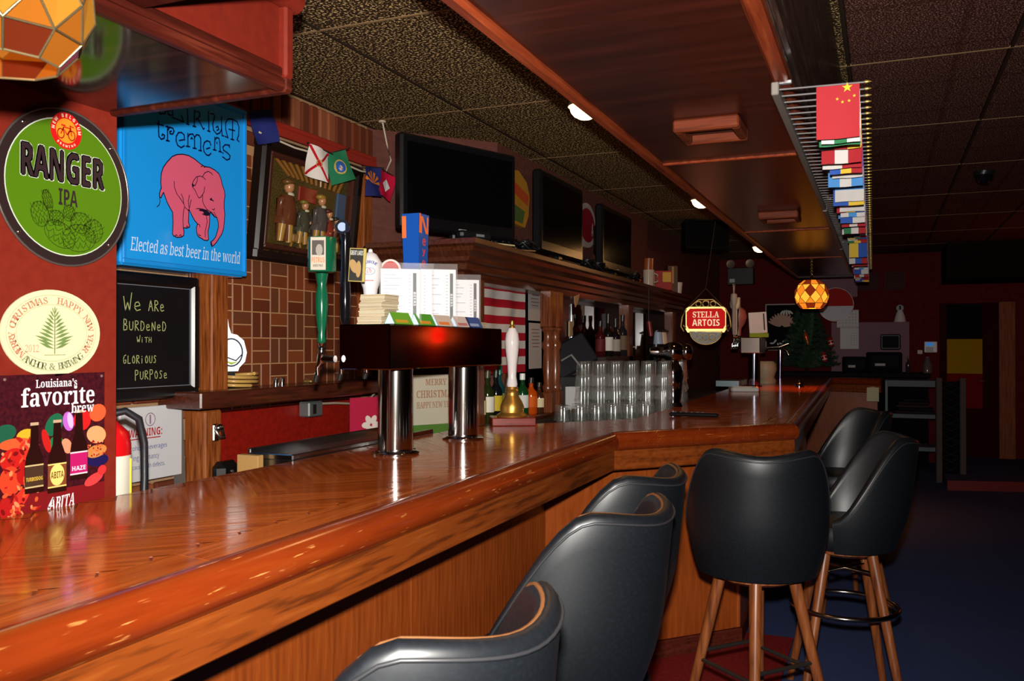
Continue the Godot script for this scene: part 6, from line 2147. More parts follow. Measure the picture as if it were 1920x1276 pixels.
	tube(s, [Vector3(-0.11, -0.115, 0.002), Vector3(-0.05, -0.175, 0.002), Vector3(0, -0.19, 0.002), Vector3(0.05, -0.175, 0.002), Vector3(0.11, -0.115, 0.002)], 0.003, 6)
	for k in 3:
		hoop(s, Vector3(-0.06 + 0.06 * k, 0.13, -0.012), 0.026 - 0.004 * absf(k - 1), 0.007, 18, 5, Vector3.BACK)
	for e in [-1.0, 1.0]:
		tube(s, [Vector3(0.16 * e, 0.09, 0), Vector3(0.195 * e, 0.02, 0), Vector3(0.205 * e, -0.06, 0), Vector3(0.18 * e, -0.1, 0), Vector3(0.165 * e, -0.07, 0), Vector3(0.185 * e, -0.05, 0)], 0.007, 6)
	tube(s, [Vector3(-0.13, 0.105, -0.01), Vector3(-0.06, 0.165, -0.01), Vector3(0.06, 0.165, -0.01), Vector3(0.13, 0.105, -0.01)], 0.006, 6)
	obj("scrollwork", s, gold, t)
	s = st()
	tube(s, [Vector3(-0.15, 0.1, -0.01), Vector3(0.0, 0.26, -0.01), Vector3(0.15, 0.1, -0.01)], 0.003, 6)
	tube(s, [Vector3(0, 0.26, -0.01), Vector3(0.1, 0.96, -0.02)], 0.0015, 5)
	obj("hanging_cord", s, mat(c8(90, 60, 40), 0.6), t)
	var o := OmniLight3D.new()
	o.name = "sign_light"
	o.position = Vector3(0, 0, 0.06)
	o.light_color = Color(1.0, 0.15, 0.08)
	o.light_energy = 0.004
	o.light_size = 0.1
	o.omni_range = 12.0
	o.omni_attenuation = 2.0
	o.shadow_enabled = true
	t.add_child(o)
	t = thing("hanging_opener", "small red handled tool hanging on a cord from the cornice", "tool", Vector3(-1.78, 1.62, -7.15))
	s = st()
	tube(s, [Vector3(0, 0.36, 0), Vector3(0, 0.07, 0)], 0.004, 6)
	obj("cord", s, mat(c8(60, 52, 50), 0.6), t)
	s = st()
	tube(s, [Vector3(0, 0.08, 0), Vector3(0.02, -0.04, 0)], [0.02, 0.018], 10)
	obj("grip", s, mat(c8(120, 26, 30), 0.4), t)


func build_far_end() -> void:
	var wall_z := -12.515
	var black := mat(c8(18, 16, 17), 0.9)
	# low dark back counter under the tree
	var t := thing("far_counter", "low black counter against the far wall behind the bar", "counter", Vector3(-0.5, 0, -12.22))
	var s := st()
	bx(s, Vector3(0, 1.135, 0), Vector3(2.1, 0.05, 0.58), 0.004)
	obj("top", s, mat(c8(24, 22, 22), 0.8, 0.0, 0.2), t)
	s = st()
	bx(s, Vector3(0, 0.555, 0.0), Vector3(2.05, 1.11, 0.52), 0.004)
	obj("body", s, black, t)
	# Christmas tree
	t = thing("christmas_tree", "dark green artificial Christmas tree with beer can ornaments", "tree", Vector3(-0.9, 1.16, -12.0))
	s = st()
	tube(s, [Vector3(0, 0, 0), Vector3(0, 0.95, 0)], [0.02, 0.006], 8)
	obj("trunk", s, mat(c8(40, 30, 20), 0.8), t)
	var green := [mat(c8(48, 70, 52), 0.8), mat(c8(40, 58, 46), 0.8), mat(c8(60, 82, 62), 0.8)]
	for tier in 12:
		for k in 11:
			var a := TAU * k / 11 + tier * 0.5
			var y := 0.08 + 0.07 * tier
			var reach := 0.40 * (1.0 - tier / 13.5)
			s = st()
			var root := Vector3(0, y, 0)
			var tip := Vector3(cos(a) * reach, y + 0.03, sin(a) * reach)
			tube(s, [root, tip], [0.006, 0.002], 4)
			for n in 54:
				var u := 0.08 + 0.92 * n / 54.0
				var p := root.lerp(tip, u)
				var side := Vector3(-sin(a), 0, cos(a)) * (1.0 if n % 2 else -1.0)
				var q := p + (side * 0.05 + Vector3(cos(a), 0, sin(a)) * 0.035 + Vector3(0, rng.randf_range(-0.045, 0.05), 0)) * (1.2 - u * 0.35)
				var w := Vector3(0, 0.007, 0)
				tri(s, p - w, q, p + w)
				tri(s, p + Vector3(0.005, 0, 0), q + Vector3(0, 0.02, 0), p - Vector3(0.005, 0, 0))
			obj("branch", s, green[(tier + k) % 3], t)
	var orn := [["amber glass ornament on the front of the Christmas tree", Vector3(-0.88, 1.60, -11.66), c8(190, 84, 30), true], ["red can ornament on the right side of the Christmas tree", Vector3(-0.6, 1.55, -11.82), c8(150, 30, 36), false], ["red and white can ornament low on the Christmas tree", Vector3(-0.67, 1.36, -11.7), c8(170, 44, 50), false]]
	for e in orn:
		var g := thing("tree_ornament", e[0], "ornament", e[1], 0.0, "ornaments on the Christmas tree")
		g.rotation.z = 0.25
		s = st()
		if e[3]:
			lathe(s, [[0.0, -0.1], [0.012, -0.09], [0.006, -0.07], [0.03, 0.0], [0.022, 0.05], [0.006, 0.075], [0.0, 0.08]], 14)
		else:
			lathe(s, [[0.0, -0.06], [0.028, -0.06], [0.032, -0.05], [0.032, 0.05], [0.026, 0.06], [0.0, 0.06]], 14)
		obj("ornament_body", s, mat(e[2], 0.2, 0.3), g)
		s = st()
		if e[3]:
			tube(s, [Vector3(0, 0.08, 0), Vector3(0, 0.1, 0)], 0.004, 6)
		else:
			lathe(s, [[0.0325, -0.035], [0.0325, -0.02]], 14)
			lathe(s, [[0.0325, 0.01], [0.0325, 0.018]], 14)
		obj("band", s, mat(c8(206, 190, 170), 0.4), g)
	# machines on the far counter
	var ms := [["black box register beside the Christmas tree", -0.33, 0.28, 0.20], ["black cash register with a white label on the far counter", 0.02, 0.4, 0.26]]
	for m in ms:
		var g := thing("cash_register", m[0], "register", Vector3(m[1], 1.16, -12.15), 0.1, "registers on the far counter")
		s = st()
		bx(s, Vector3(0, m[3] / 2, 0), Vector3(m[2], m[3], 0.3), 0.015)
		obj("case", s, mat(c8(14, 14, 16), 0.8, 0.0, 0.2), g)
		s = st()
		bx(s, Vector3(0, m[3] * 0.55, 0.152), Vector3(m[2] * 0.8, m[3] * 0.6, 0.006), 0.002)
		obj("front_plate", s, mat(c8(22, 22, 25), 0.7, 0.0, 0.2), g)
		s = st()
		bx(s, Vector3(-m[2] * 0.15, m[3] * 0.4, 0.156), Vector3(m[2] * 0.3, 0.03, 0.003))
		obj("paper_label", s, mat(c8(170, 170, 172), 0.6), g)
	t = thing("wall_speaker", "black boxy monitor on the far wall above the registers", "monitor", Vector3(0.10, 1.55, wall_z), 0.0)
	s = st()
	bx(s, Vector3(0, 0, 0.09), Vector3(0.24, 0.2, 0.18), 0.015)
	obj("case", s, mat(c8(18, 17, 18), 0.4), t)
	s = st()
	bx(s, Vector3(0, 0, 0.181), Vector3(0.2, 0.16, 0.004))
	obj("front_plate", s, mat(c8(22, 20, 22), 0.7, 0.0, 0.2), t)
	t = thing("bottle_pourer", "small clear pourer bottles beside the registers on the far counter", "pourer", Vector3(0.30, 1.16, -12.05))
	s = st()
	bottle_shape(s, 0.03, 0.2, 0.011)
	obj("bottle_body", s, mat(c8(50, 44, 46), 0.1), t)
	t = thing("glass_dispenser", "small glass dispenser at the far counter's end by the keypad", "dispenser", Vector3(0.52, 1.16, -12.1))
	s = st()
	lathe(s, [[0.0, 0.0], [0.05, 0.0], [0.055, 0.1], [0.03, 0.15], [0.025, 0.2], [0.0, 0.205]], 16)
	obj("jar", s, mat(c8(90, 84, 84), 0.1), t)
	# wall things
	s = st()
	bx(s, Vector3(-0.15, 1.48, wall_z + 0.002), Vector3(0.95, 0.66, 0.004))
	bx(s, Vector3(-0.55, 2.33, wall_z + 0.002), Vector3(0.5, 0.36, 0.004))
	var patch := obj("wall_patch", s, mat(c8(128, 92, 104), 0.6))
	tag(patch, "pale mauve painted patches on the dark red far wall", "wall panel")
	t = thing("wall_poster", "black framed poster with pale plumes on the far wall", "poster", Vector3(-1.24, 1.755, wall_z), 0.0)
	s = st()
	bx(s, Vector3(0, 0, 0.01), Vector3(0.46, 0.62, 0.016))
	obj("sheet", s, mat(c8(14, 13, 14), 0.8, 0.0, 0.2), t)
	s = st()
	for e in [-1.0, 1.0]:
		bx(s, Vector3(0, 0.31 * e, 0.014), Vector3(0.48, 0.018, 0.024), 0.003)
		bx(s, Vector3(0.23 * e, 0, 0.014), Vector3(0.018, 0.62, 0.024), 0.003)
	obj("frame", s, mat(c8(150, 130, 120), 0.4), t)
	card("plume_print", func(q):
		for k in 12:
			var a := 0.3 + k * 0.22
			flat(q, oval(Vector2(-0.02, 0.0) + Vector2(cos(a), sin(a)) * 0.11, Vector2(0.09, 0.02), 12, a), 0.0184 + 0.0001 * k), c8(170, 120, 90), t)
	card("white_plume_print", func(q):
		for k in 7:
			flat(q, oval(Vector2(-0.15 + 0.04 * k, -0.22 + 0.03 * sin(k * 2.0)), Vector2(0.03, 0.012), 10, k * 0.9), 0.0198 + 0.0001 * k)
		for k in 5:
			flat(q, oval(Vector2(-0.02 + 0.03 * k, 0.2), Vector2(0.035, 0.012), 10, 0.8 + k * 0.4), 0.0206 + 0.0001 * k), c8(190, 186, 180), t)
	t = thing("round_tray", "round wall mirror, half red and half pale, behind the globe lamp", "mirror", Vector3(-0.57, 2.05, wall_z), 0.0)
	s = st()
	plate(s, oval(Vector2.ZERO, Vector2(0.225, 0.225), 40), 0.0, 0.015)
	obj("disc", s, mat(c8(170, 44, 42), 0.8, 0.0, 0.2), t)
	card("pale_half", func(q):
		var p := []
		for k in 17:
			var a := PI + PI * k / 16
			p.append(Vector2(cos(a) * 0.215, -0.02 + sin(a) * 0.195))
		flat(q, p, 0.0155), c8(206, 206, 214), t, 0.8)
	s = st()
	hoop(s, Vector3(0, 0, 0.012), 0.223, 0.006, 40, 6, Vector3.BACK)
	obj("rim", s, mat(c8(176, 160, 150), 0.3, 0.6), t)
	for k in 2:
		t = thing("calendar_sheet", ["gridded white calendar sheet on the far wall", "lower white price sheet hung under the calendar"][k], "paper", Vector3(-0.42 + 0.02 * k, [1.86, 1.60][k], wall_z + 0.005), 0.0, "sheets on the far wall")
		s = st()
		bx(s, Vector3(0, 0, 0.002), Vector3([0.27, 0.23][k], [0.23, 0.28][k], 0.003))
		obj("sheet", s, mat(c8(206, 206, 208), 0.7), t)
		card("print", func(q):
			if k == 0:
				for n in 6:
					stroke(q, [Vector2(-0.12, -0.1 + 0.04 * n), Vector2(0.12, -0.1 + 0.04 * n)], 0.003, 0.004)
					stroke(q, [Vector2(-0.1 + 0.04 * n, -0.1), Vector2(-0.1 + 0.04 * n, 0.1)], 0.003, 0.004)
			else:
				for n in 6:
					for m in 3:
						stroke(q, [Vector2(0.02 + 0.03 * m, 0.06 - 0.03 * n), Vector2(0.035 + 0.03 * m, 0.068 - 0.03 * n)], 0.006, 0.004), c8(120, 116, 124), t)
	t = thing("emergency_light", "black twin-headed emergency light box high on the far wall", "emergency light", Vector3(-1.80, 2.52, wall_z), 0.0)
	s = st()
	bx(s, Vector3(0, -0.06, 0.06), Vector3(0.36, 0.24, 0.12), 0.01)
	obj("case", s, mat(c8(30, 26, 27), 0.5), t)
	for e in [-1.0, 1.0]:
		s = st()
		lathe(s, [[0.0, 0.0], [0.03, 0.0], [0.055, 0.05], [0.058, 0.065], [0.0, 0.06]], 18, Transform3D(Basis(Vector3.RIGHT, PI / 2), Vector3(0.13 * e, 0.11, 0.05)))
		obj("lamp_head", s, mat(c8(150, 130, 110), 0.2, 0.7), t)
	s = st()
	bx(s, Vector3(-0.11, -0.12, 0.121), Vector3(0.07, 0.05, 0.003))
	obj("white_label", s, mat(c8(200, 198, 196), 0.6), t)
	for k in 2:
		t = thing("wall_louvre", ["dark louvred vent high on the far wall, nearer the tree", "dark louvred vent high on the far wall, nearer the door"][k], "vent", Vector3(-0.17 + 0.32 * k, 2.35, wall_z), 0.0, "vents on the far wall")
		s = st()
		bx(s, Vector3(0, 0, 0.008), Vector3(0.26, 0.24, 0.014), 0.003)
		obj("vent_frame", s, mat(c8(62, 14, 15), 0.6), t)
		for n in 6:
			s = st()
			bx(s, Vector3(0, -0.09 + 0.036 * n, 0.018), Vector3(0.22, 0.018, 0.008), 0.002)
			obj("slat", s, mat(c8(50, 12, 13), 0.6), t)
	t = thing("wall_sconce", "small white bell-shaped sconce on the far wall, unlit", "sconce", Vector3(0.215, 1.90, wall_z), 0.0)
	s = st()
	lathe(s, [[0.075, -0.09], [0.06, -0.02], [0.035, 0.05], [0.03, 0.065], [0.0, 0.07]], 16, Transform3D(Basis(), Vector3(0, 0, 0.1)))
	obj("glass_shade", s, mat(c8(206, 202, 202), 0.3), t)
	s = st()
	tube(s, [Vector3(0, 0.06, 0.1), Vector3(0, 0.11, 0.09), Vector3(0, 0.11, 0.0)], 0.01, 8)
	cyl(s, Vector3(0, 0.09, 0.0), Vector3(0, 0.09, 0.02), 0.05, 0.045, 16)
	obj("bracket", s, mat(c8(40, 30, 28), 0.4), t)
	t = thing("alarm_keypad", "white alarm keypad with a lit blue display beside the flag door", "keypad", Vector3(0.575, 1.485, wall_z), 0.0)
	s = st()
	bx(s, Vector3(0, 0, 0.014), Vector3(0.15, 0.14, 0.028), 0.006)
	obj("case", s, mat(c8(206, 206, 208), 0.4), t)
	s = st()
	bx(s, Vector3(-0.012, 0.035, 0.029), Vector3(0.085, 0.04, 0.003))
	obj("blue_display", s, glow(c8(60, 140, 230), 0.35), t)
	for k in 12:
		s = st()
		bx(s, Vector3(-0.045 + 0.022 * (k % 4), -0.012 - 0.02 * (k / 4), 0.03), Vector3(0.016, 0.013, 0.005), 0.001)
		obj("key", s, mat(c8(120, 130, 136), 0.5), t)
	t = thing("light_switch", "small white light switch beside the alarm keypad", "switch", Vector3(0.45, 1.42, wall_z), 0.0)
	s = st()
	bx(s, Vector3(0, 0, 0.006), Vector3(0.06, 0.05, 0.012), 0.003)
	obj("plate", s, mat(c8(190, 180, 174), 0.5), t)
	s = st()
	bx(s, Vector3(0, 0, 0.014), Vector3(0.012, 0.02, 0.01), 0.002)
	obj("toggle", s, mat(c8(170, 160, 150), 0.5), t)
	# door, frame and tricolour
	s = st()
	span(s, Vector3(1.34, 0.0, -12.54), Vector3(1.52, 2.05, -12.44), 0.004)
	var trim := struct("trim_1", s, grain("doortrim", c8(104, 52, 26), c8(128, 68, 34), c8(140, 80, 42), 1, 0.5, 0.0, 6.0))
	s = st()
	span(s, Vector3(0.68, 0.0, -12.53), Vector3(1.34, 2.04, -12.48), 0.006)
	var door := struct("door_1", s, mat(c8(50, 13, 13), 0.85))
	s = st()
	tube(s, [Vector3(1.25, 1.06, -12.48), Vector3(1.25, 1.06, -12.42), Vector3(1.13, 1.06, -12.42)], 0.012, 8)
	obj("door_handle", s, mat(c8(130, 110, 80), 0.3, 0.9), door)
	t = thing("tricolour_flag", "black, yellow and red tricolour banner hung on the far door", "flag", Vector3(0.96, 1.37, -12.47), 0.0)
	for k in 3:
		s = st()
		s.set_smooth_group(1)
		for j in 8:
			var x0 := -0.2 + 0.05 * j
			var wz := func(x: float) -> float: return 0.01 + 0.006 * sin(x * 30.0)
			var y0 := 0.65 - 0.435 * (k + 1)
			quad(s, Vector3(x0, y0, wz.call(x0)), Vector3(x0 + 0.05, y0, wz.call(x0 + 0.05)), Vector3(x0 + 0.05, y0 + 0.435, wz.call(x0 + 0.05)), Vector3(x0, y0 + 0.435, wz.call(x0)))
		obj(["black_band", "yellow_band", "red_band"][k], s, mat([c8(16, 14, 14), c8(156, 120, 26), c8(112, 16, 20)][k], 0.8), t)
	# dark bulkhead over the door and dome camera
	s = st()
	span(s, Vector3(0.70, 2.28, -12.5), Vector3(3.3, 2.72, -11.4))
	struct("trim_2", s, mat(c8(24, 18, 18), 0.9))
	t = thing("dome_camera", "small black dome security camera under the dark ceiling tiles", "camera", Vector3(0.65, 2.70, -6.85))
	s = st()
	lathe(s, [[0.0, -0.085], [0.03, -0.08], [0.052, -0.055], [0.058, -0.025]], 20)
	obj("dome", s, mat(c8(14, 16, 18), 0.08), t)
	s = st()
	lathe(s, [[0.058, -0.028], [0.066, -0.025], [0.068, 0.0], [0.0, 0.0]], 20)
	obj("ring", s, mat(c8(24, 26, 28), 0.3), t)
	# steel rack and lattice end panel
	t = thing("steel_rack", "grey metal shelf rack at the end of the bar", "rack", Vector3(0.335, 0, -11.2))
	var zinc := mat(c8(88, 94, 100), 0.6, 0.3, 0.3)
	for y in [1.07, 0.70, 0.33]:
		s = st()
		bx(s, Vector3(0, y, 0), Vector3(0.60, 0.075 if y > 1 else 0.05, 0.42), 0.004)
		obj("shelf", s, zinc, t)
	for x in [-0.29, 0.29]:
		for z in [-0.2, 0.2]:
			s = st()
			bx(s, Vector3(x, 0.55, z), Vector3(0.03, 1.1, 0.03), 0.003)
			obj("post", s, mat(c8(70, 74, 78), 0.5, 0.4), t)
	t = thing("folded_cloths", "pile of dark folded cloths and trays on the rack's middle shelf", "cloths", Vector3(0.335, 0.726, -11.12))
	for k in 5:
		s = st()
		bx(s, Vector3(0.02 * sin(k * 2.0), 0.018 + 0.034 * k, 0), Vector3(0.4 - 0.03 * k, 0.03, 0.26), 0.008)
		obj("folded_cloth", s, mat([c8(40, 34, 34), c8(30, 28, 30), c8(52, 40, 38)][k % 3], 0.8), t)
	t = thing("notice_card", "pale card standing on the rail where the bar meets the rack", "card", Vector3(-0.10, 0.96, -10.97), 0.15)
	s = st()
	bx(s, Vector3(0, -0.02, 0), Vector3(0.13, 0.16, 0.004))
	obj("card_sheet", s, mat(c8(190, 188, 150), 0.6), t)
	s = st()
	bx(s, Vector3(0.0, 0.02, -0.012), Vector3(0.05, 0.1, 0.02))
	obj("clip", s, mat(c8(150, 120, 60), 0.4), t)
	t = thing("lattice_panel", "black lattice end panel between two posts beside the rack", "panel", Vector3(0.69, 0, -10.75), deg_to_rad(10))
	for x in [-0.12, 0.12]:
		s = st()
		bx(s, Vector3(x, 0.575, 0), Vector3(0.06, 1.15, 0.06), 0.005)
		obj("post", s, mat(c8(74, 66, 62), 0.7), t)
	s = st()
	for k in 12:
		var y := 0.1 + 0.085 * k
		tube(s, [Vector3(-0.1, y, 0), Vector3(0.1, y + 0.09, 0)], 0.007, 6)
		tube(s, [Vector3(0.1, y, 0.008), Vector3(-0.1, y + 0.09, 0.008)], 0.007, 6)
	obj("lattice", s, mat(c8(22, 20, 20), 0.6), t)
	s = st()
	bx(s, Vector3(0, 0.56, -0.015), Vector3(0.19, 1.1, 0.008))
	obj("backing_board", s, mat(c8(14, 12, 12), 0.9), t)
	s = st()
	prism(s, [Vector2(0.62, -10.2), Vector2(3.3, -10.9), Vector2(3.3, -12.5), Vector2(0.62, -12.5)], 0.0, 0.10)
	var step := struct("floor_step", s, worn("carpet", Color.BLACK, Color.BLACK, 1, 0.5, 0.9))
	s = st()
	sweep(s, [Vector2(0.62, -10.2), Vector2(3.3, -10.9)], [Vector2(0.0, 0.102), Vector2(0.012, 0.102), Vector2(0.012, 0.0), Vector2(0.0, 0.0)], false)
	obj("step_nosing", s, mat(c8(110, 28, 22), 0.5), step)


func stool_shell() -> ArrayMesh:
	var s := st()
	var na := 30
	var top := func(u: float) -> float:   # height of the rim; u is 0 at the back, 1 at the arm's end
		var e := clampf((u - 0.4) / 0.6, 0.0, 1.0)
		return lerpf(1.13, 0.80, e * e * (3 - 2 * e)) - 0.018 * (1.0 - smoothstep(0.0, 0.42, u))
	var rows := []
	for i in na + 1:
		var f := -1.0 + 2.0 * i / na
		var ang := f * deg_to_rad(112)
		var u := absf(f)
		var h: float = top.call(u)
		var dir := Vector3(sin(ang), 0, cos(ang))
		var back := maxf(0.0, cos(ang))
		var row := []
		for k in 9:
			var e := k / 8.0
			var y := lerpf(0.66, h - 0.02, e)
			var g := (y - 0.66) / 0.475
			var r := 0.2 + 0.055 * sin(minf(1.0, g * 1.9 + 0.12) * PI / 2) - 0.012 * g
			row.append(Vector3(dir.x * r * 1.02, y, dir.z * r * 0.94 + 0.07 * g * back))
		var o: Vector3 = row[8]
		var mid := o - dir * 0.02
		for k in range(1, 6):
			var a := PI * k / 6
			row.append(mid + dir * (0.02 * cos(a)) + Vector3(0, 0.02 * sin(a), 0))
		for k in 7:
			var e := 1.0 - k / 6.0
			var y := lerpf(0.74, h - 0.02, e)
			var g := (y - 0.66) / 0.475
			var r := 0.2 + 0.055 * sin(minf(1.0, g * 1.9 + 0.12) * PI / 2) - 0.012 * g - 0.042
			row.append(Vector3(dir.x * r * 1.02, y, dir.z * r * 0.94 + 0.07 * g * back))
		rows.append(row)
	s.set_smooth_group(1)
	for i in na:
		for k in rows[0].size() - 1:
			quad(s, rows[i][k], rows[i + 1][k], rows[i + 1][k + 1], rows[i][k + 1])
	s.set_smooth_group(-1)
	for i in [0, na]:
		for k in range(1, rows[0].size() - 1):
			tri(s, rows[i][0], rows[i][k], rows[i][k + 1])
	s.generate_normals()
	return s.commit()


func stool_piping(inset: float, radius: float, low: float) -> ArrayMesh:
	var s := st()
	var p := []
	for i in 41:
		var f := -1.0 + 2.0 * i / 40
		var ang := f * deg_to_rad(111)
		var u := absf(f)
		var e := clampf((u - 0.4) / 0.6, 0.0, 1.0)
		var y := lerpf(1.13, 0.80, e * e * (3 - 2 * e)) - 0.018 * (1.0 - smoothstep(0.0, 0.42, u)) - low
		var g := (y - 0.66) / 0.475
		var r := 0.2 + 0.055 * sin(minf(1.0, g * 1.9 + 0.12) * PI / 2) - 0.012 * g - inset
		p.append(Vector3(sin(ang) * r * 1.02, y, cos(ang) * r * 0.94 + 0.07 * g * maxf(0.0, cos(ang))))
	tube(s, p, radius, 6)
	s.generate_normals()
	return s.commit()


func make_stool(label: String, legs: String, at: Vector3, turn: float) -> void:
	var t := thing("bar_stool", label, "bar stool", at, turn, "padded bar stools")
	var vinyl := worn("vinyl", c8(11, 14, 18), c8(17, 21, 26), 9.0, 0.55, 0.4)
	vinyl.roughness = 0.42
	vinyl.metallic_specular = 0.5
	share("backrest_shell", stool_mesh[0], vinyl, t)
	share("rim_piping", stool_mesh[1], mat(c8(100, 62, 33), 0.6) if legs == "black" else mat(c8(22, 22, 25), 0.4), t)
	share("seam", stool_mesh[2], mat(c8(34, 34, 37), 0.45), t)
	var s := st()
	lathe(s, [[0.0, 0.66], [0.19, 0.662], [0.205, 0.68], [0.205, 0.735], [0.195, 0.757], [0.16, 0.768], [0.0, 0.772]], 28)
	obj("seat_cushion", s, vinyl, t)
	var leg_mat: Material = mat(c8(22, 21, 22), 0.35)
	if legs != "black":
		leg_mat = grain("stoolleg", c8(84, 40, 18), c8(124, 66, 30), c8(146, 86, 44), 1, 0.35, 0.2, 7.0)
	s = st()
	lathe(s, [[0.0, 0.625], [0.12, 0.625], [0.15, 0.64], [0.15, 0.66], [0.0, 0.66]], 20)
	obj("swivel_plate", s, leg_mat, t)
	var swivel := 0.12 if legs == "wood" else PI / 4   # how far the leg frame is turned under the seat
	for k in 4:
		var a := swivel + k * PI / 2
		var d := Vector3(cos(a), 0, sin(a))
		s = st()
		tube(s, [d * 0.13 + Vector3(0, 0.64, 0), d * 0.28 + Vector3(0, 0.0, 0)], [0.023, 0.016], 10)
		obj("leg", s, leg_mat, t)
	if legs == "ring":
		s = st()
		hoop(s, Vector3(0, 0.40, 0), 0.212, 0.011, 40, 8)
		obj("foot_ring", s, mat(c8(150, 140, 128), 0.18, 1.0), t)
		s = st()
		for k in 2:
			var a := PI / 4 + k * PI / 2
			tube(s, [Vector3(cos(a) * 0.149, 0.56, sin(a) * 0.149), Vector3(-cos(a) * 0.149, 0.56, -sin(a) * 0.149)], 0.009, 8)
		obj("brace", s, mat(c8(150, 140, 128), 0.2, 1.0), t)
	else:
		for k in 4:
			var a := swivel + k * PI / 2
			var b := a + PI / 2
			s = st()
			var y := 0.34 - 0.03 * (k % 2)
			var r := lerpf(0.28, 0.13, y / 0.64)
			tube(s, [Vector3(cos(a) * r, y, sin(a) * r), Vector3(cos(b) * r, y, sin(b) * r)], 0.008, 8)
			obj("foot_rail", s, mat(c8(84, 76, 70), 0.3, 0.8), t)

var stool_mesh := []

func build_stools() -> void:
	stool_mesh = [stool_shell(), stool_piping(0.030, 0.0042, 0.004), stool_piping(-0.001, 0.003, 0.02)]
	make_stool("black vinyl bar stool nearest the camera, cut off by the picture's lower edge", "black", Vector3(-0.705, 0.012, -1.14), deg_to_rad(78))
	make_stool("black vinyl bar stool, second from the camera, tucked to the counter", "black", Vector3(-0.735, 0.012, -2.01), deg_to_rad(78))
	make_stool("black vinyl bar stool, third from the camera, mostly hidden behind the second", "black", Vector3(-0.82, 0.012, -2.56), deg_to_rad(80))
	make_stool("black bar stool with splayed wooden legs and its back to the camera", "wood", Vector3(-0.43, 0.012, -3.36), deg_to_rad(12))
	make_stool("black bar stool with a chrome foot ring at the counter's outer corner", "ring", Vector3(-0.15, 0.0, -4.0), deg_to_rad(102))
	make_stool("farther black bar stool seen past the one with the foot ring", "ring", Vector3(-0.23, 0.0, -5.5), deg_to_rad(118))


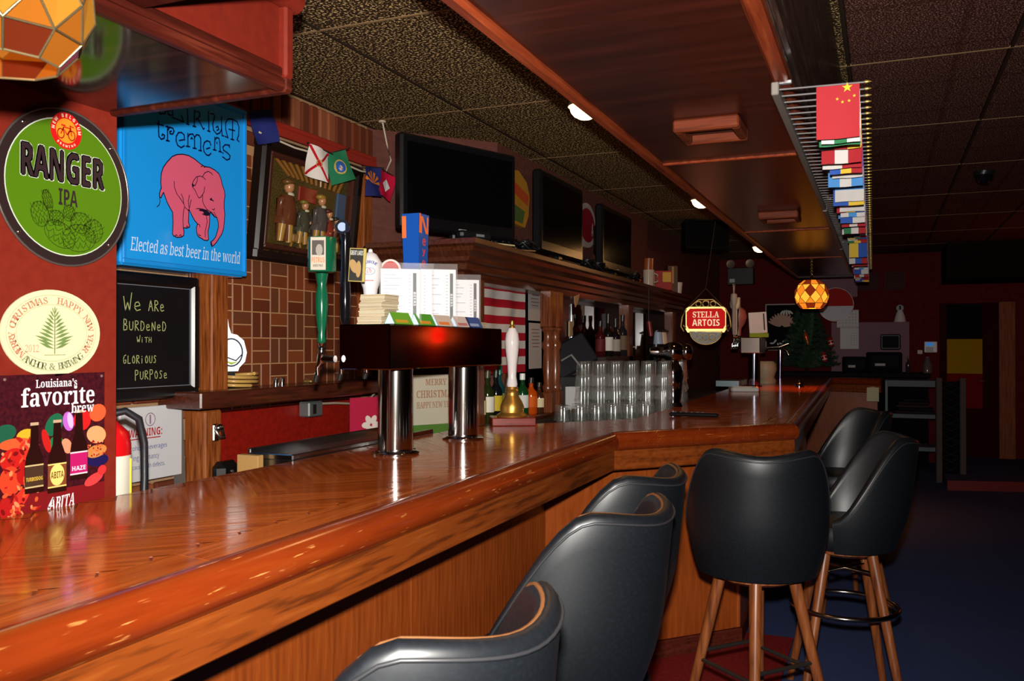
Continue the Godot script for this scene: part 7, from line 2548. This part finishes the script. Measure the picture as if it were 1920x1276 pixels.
func build_flags() -> void:
	var rail := thing("flag_rail", "grey wooden rail along the soffit edge holding stick flags", "rail", Vector3.ZERO)
	var s := st()
	for seg in [[-2.70, -5.1], [-5.16, -7.2], [-7.26, -9.6]]:
		span(s, Vector3(-0.302, 2.243, seg[1]), Vector3(-0.28, 2.282, seg[0]), 0.003)
	obj("rail_strip", s, mat(c8(120, 112, 104), 0.5), rail)
	s = st()
	for z in [-2.73, -5.0, -7.1]:
		bx(s, Vector3(-0.27, 2.285, z), Vector3(0.05, 0.012, 0.012), 0.002)
	obj("screw_hook", s, mat(c8(200, 200, 204), 0.25, 0.9), rail)
	var red := c8(164, 19, 32)
	var white := c8(204, 198, 194)
	var blue := c8(30, 80, 170)
	var green := c8(30, 110, 66)
	var yellow := c8(224, 186, 50)
	var dark := c8(26, 24, 26)
	var sky := c8(70, 140, 206)
	var names := {red: "red", white: "white", blue: "blue", green: "green", yellow: "yellow", dark: "black", sky: "light blue"}
	var sets := [[red], [white, green, white], [red, white, green], [blue, red, white], [blue, white], [dark, red, yellow], [red, white, red], [green, white, red], [white, red], [blue, yellow, red], [red, yellow, blue], [white, blue, red], [red, blue, white], [sky, white, sky], [yellow, green, blue], [green, yellow, red], [red, white, blue], [white, sky, white], [blue, yellow], [red, green]]
	var vc := StandardMaterial3D.new()
	vc.vertex_color_use_as_albedo = true
	vc.roughness = 0.75
	var stick_mat := mat(c8(96, 92, 92), 0.4)
	var gold := mat(c8(200, 166, 84), 0.3, 0.7)
	var z := -2.72
	var n := 0
	while z > -9.4:
		n += 1
		var far := (z + 2.72) / -6.7
		var long := lerpf(0.245, 0.185, far)
		var cols: Array = sets[(n - 1) % sets.size()] if n <= 20 else sets[(n * 7 + n / 9) % sets.size()]
		if n == 1:
			cols = [red]
		var lower: bool = absf(z + 6.45) < 0.04
		if lower:
			cols = [yellow, blue]
		var said := []
		for c in cols:
			if not said.has(names[c]):
				said.append(names[c])
		var lab := "%s stick flag along the rail, %s cloth" % [ordinal(n), " and ".join(said)]
		if n == 1:
			lab = "first stick flag of the rail, red cloth with yellow stars"
		var t := thing("stick_flag", lab, "flag", Vector3(-0.291, 2.262, z), 0.0, "stick flags along the soffit")
		s = st()
		tube(s, [Vector3(0, 0, 0), Vector3(long, -0.004, 0)], 0.0032, 6)
		obj("stick", s, stick_mat, t)
		s = st()
		tube(s, [Vector3(long, -0.004, 0), Vector3(long + 0.006, -0.004, 0), Vector3(long + 0.02, -0.004, 0)], [0.0035, 0.0055, 0.0008], 6)
		obj("spear_tip", s, gold, t)
		var x1 := long - 0.012
		var wide := 0.118 if n == 1 else rng.randf_range(0.105, 0.135)
		var x0 := x1 - wide
		var drop := 0.155 if lower or n < 3 else (rng.randf_range(0.05, 0.075) if z < -5.3 and z > -6.4 else rng.randf_range(0.085, 0.17))
		var across: bool = (n % 5 == 3) and not lower
		var swing := rng.randf_range(-0.012, 0.012)
		s = st()
		s.set_smooth_group(1)
		var nb := cols.size()
		var steps := 6
		for i in nb * 2:
			for j in steps:
				var p := []
				for q in [[0, 0], [1, 0], [1, 1], [0, 1]]:
					var u: float = (i + q[0]) / (nb * 2.0)
					var v: float = (j + q[1]) / float(steps)
					p.append(Vector3(lerpf(x0, x1, u), -0.004 - drop * v, swing * v + 0.006 * v * sin(u * 7.0 + n)))
				var band: int = (i / 2) if not across else mini(nb - 1, int(nb * (j + 0.5) / steps))
				s.set_color((cols[band] as Color).srgb_to_linear())
				quad(s, p[3], p[2], p[1], p[0])
		obj("cloth", s, vc, t)
		if n == 1:
			s = st()
			var star := func(c: Vector2, r: float) -> void:
				var p := []
				for k in 10:
					var a := PI / 2 + TAU * k / 10
					p.append(c + Vector2(cos(a), sin(a)) * (r if k % 2 == 0 else r * 0.4))
				flat(s, p, 0.0105)
			star.call(Vector2(x0 + 0.085, -0.017), 0.015)
			star.call(Vector2(x0 + 0.058, -0.048), 0.005)
			star.call(Vector2(x0 + 0.072, -0.058), 0.005)
			star.call(Vector2(x0 + 0.09, -0.056), 0.005)
			star.call(Vector2(x0 + 0.104, -0.043), 0.005)
			obj("stars", s, mat(yellow, 0.7), t)
		z -= 0.074 if z > -6.3 or z < -6.5 else 0.1


func build_dark_side() -> void:
	# the unlit side of the room, seen only as reflections in the steel tap tower
	var s := st()
	span(s, Vector3(2.22, 0, -10.95), Vector3(2.34, 2.1, -9.35))
	struct("wall_partition", s, grain("partition", c8(118, 56, 22), c8(142, 72, 30), c8(158, 88, 40), 1, 0.4, 0.0, 6.0))
	s = st()
	span(s, Vector3(2.22, 0, -9.3), Vector3(2.8, 1.75, -8.6), 0.02)
	var c := obj("vending_cabinet", s, mat(c8(120, 118, 112), 0.4))
	tag(c, "grey vending cabinet standing beyond the stools, out of the picture", "cabinet")
	var t := thing("red_wall_lamp", "red glass wall lamp on the wooden partition, out of the picture", "lamp", Vector3(2.16, 1.63, -10.0))
	s = st()
	lathe(s, [[0.0, -0.1], [0.06, -0.08], [0.085, 0.0], [0.07, 0.08], [0.03, 0.11], [0.0, 0.112]], 18)
	obj("lamp_glass", s, glow(Color(1.0, 0.08, 0.03), 2.2), t)
	s = st()
	cyl(s, Vector3(0.0, 0.09, 0), Vector3(0.062, 0.09, 0), 0.02, 0.03, 12)
	obj("bracket", s, mat(c8(60, 40, 24), 0.4), t)
	var o := OmniLight3D.new()
	o.name = "lamp_light"
	o.light_color = Color(1.0, 0.36, 0.14)
	o.light_energy = 0.14
	o.light_size = 0.06
	o.omni_range = 12.0
	o.omni_attenuation = 2.0
	o.shadow_enabled = true
	t.add_child(o)
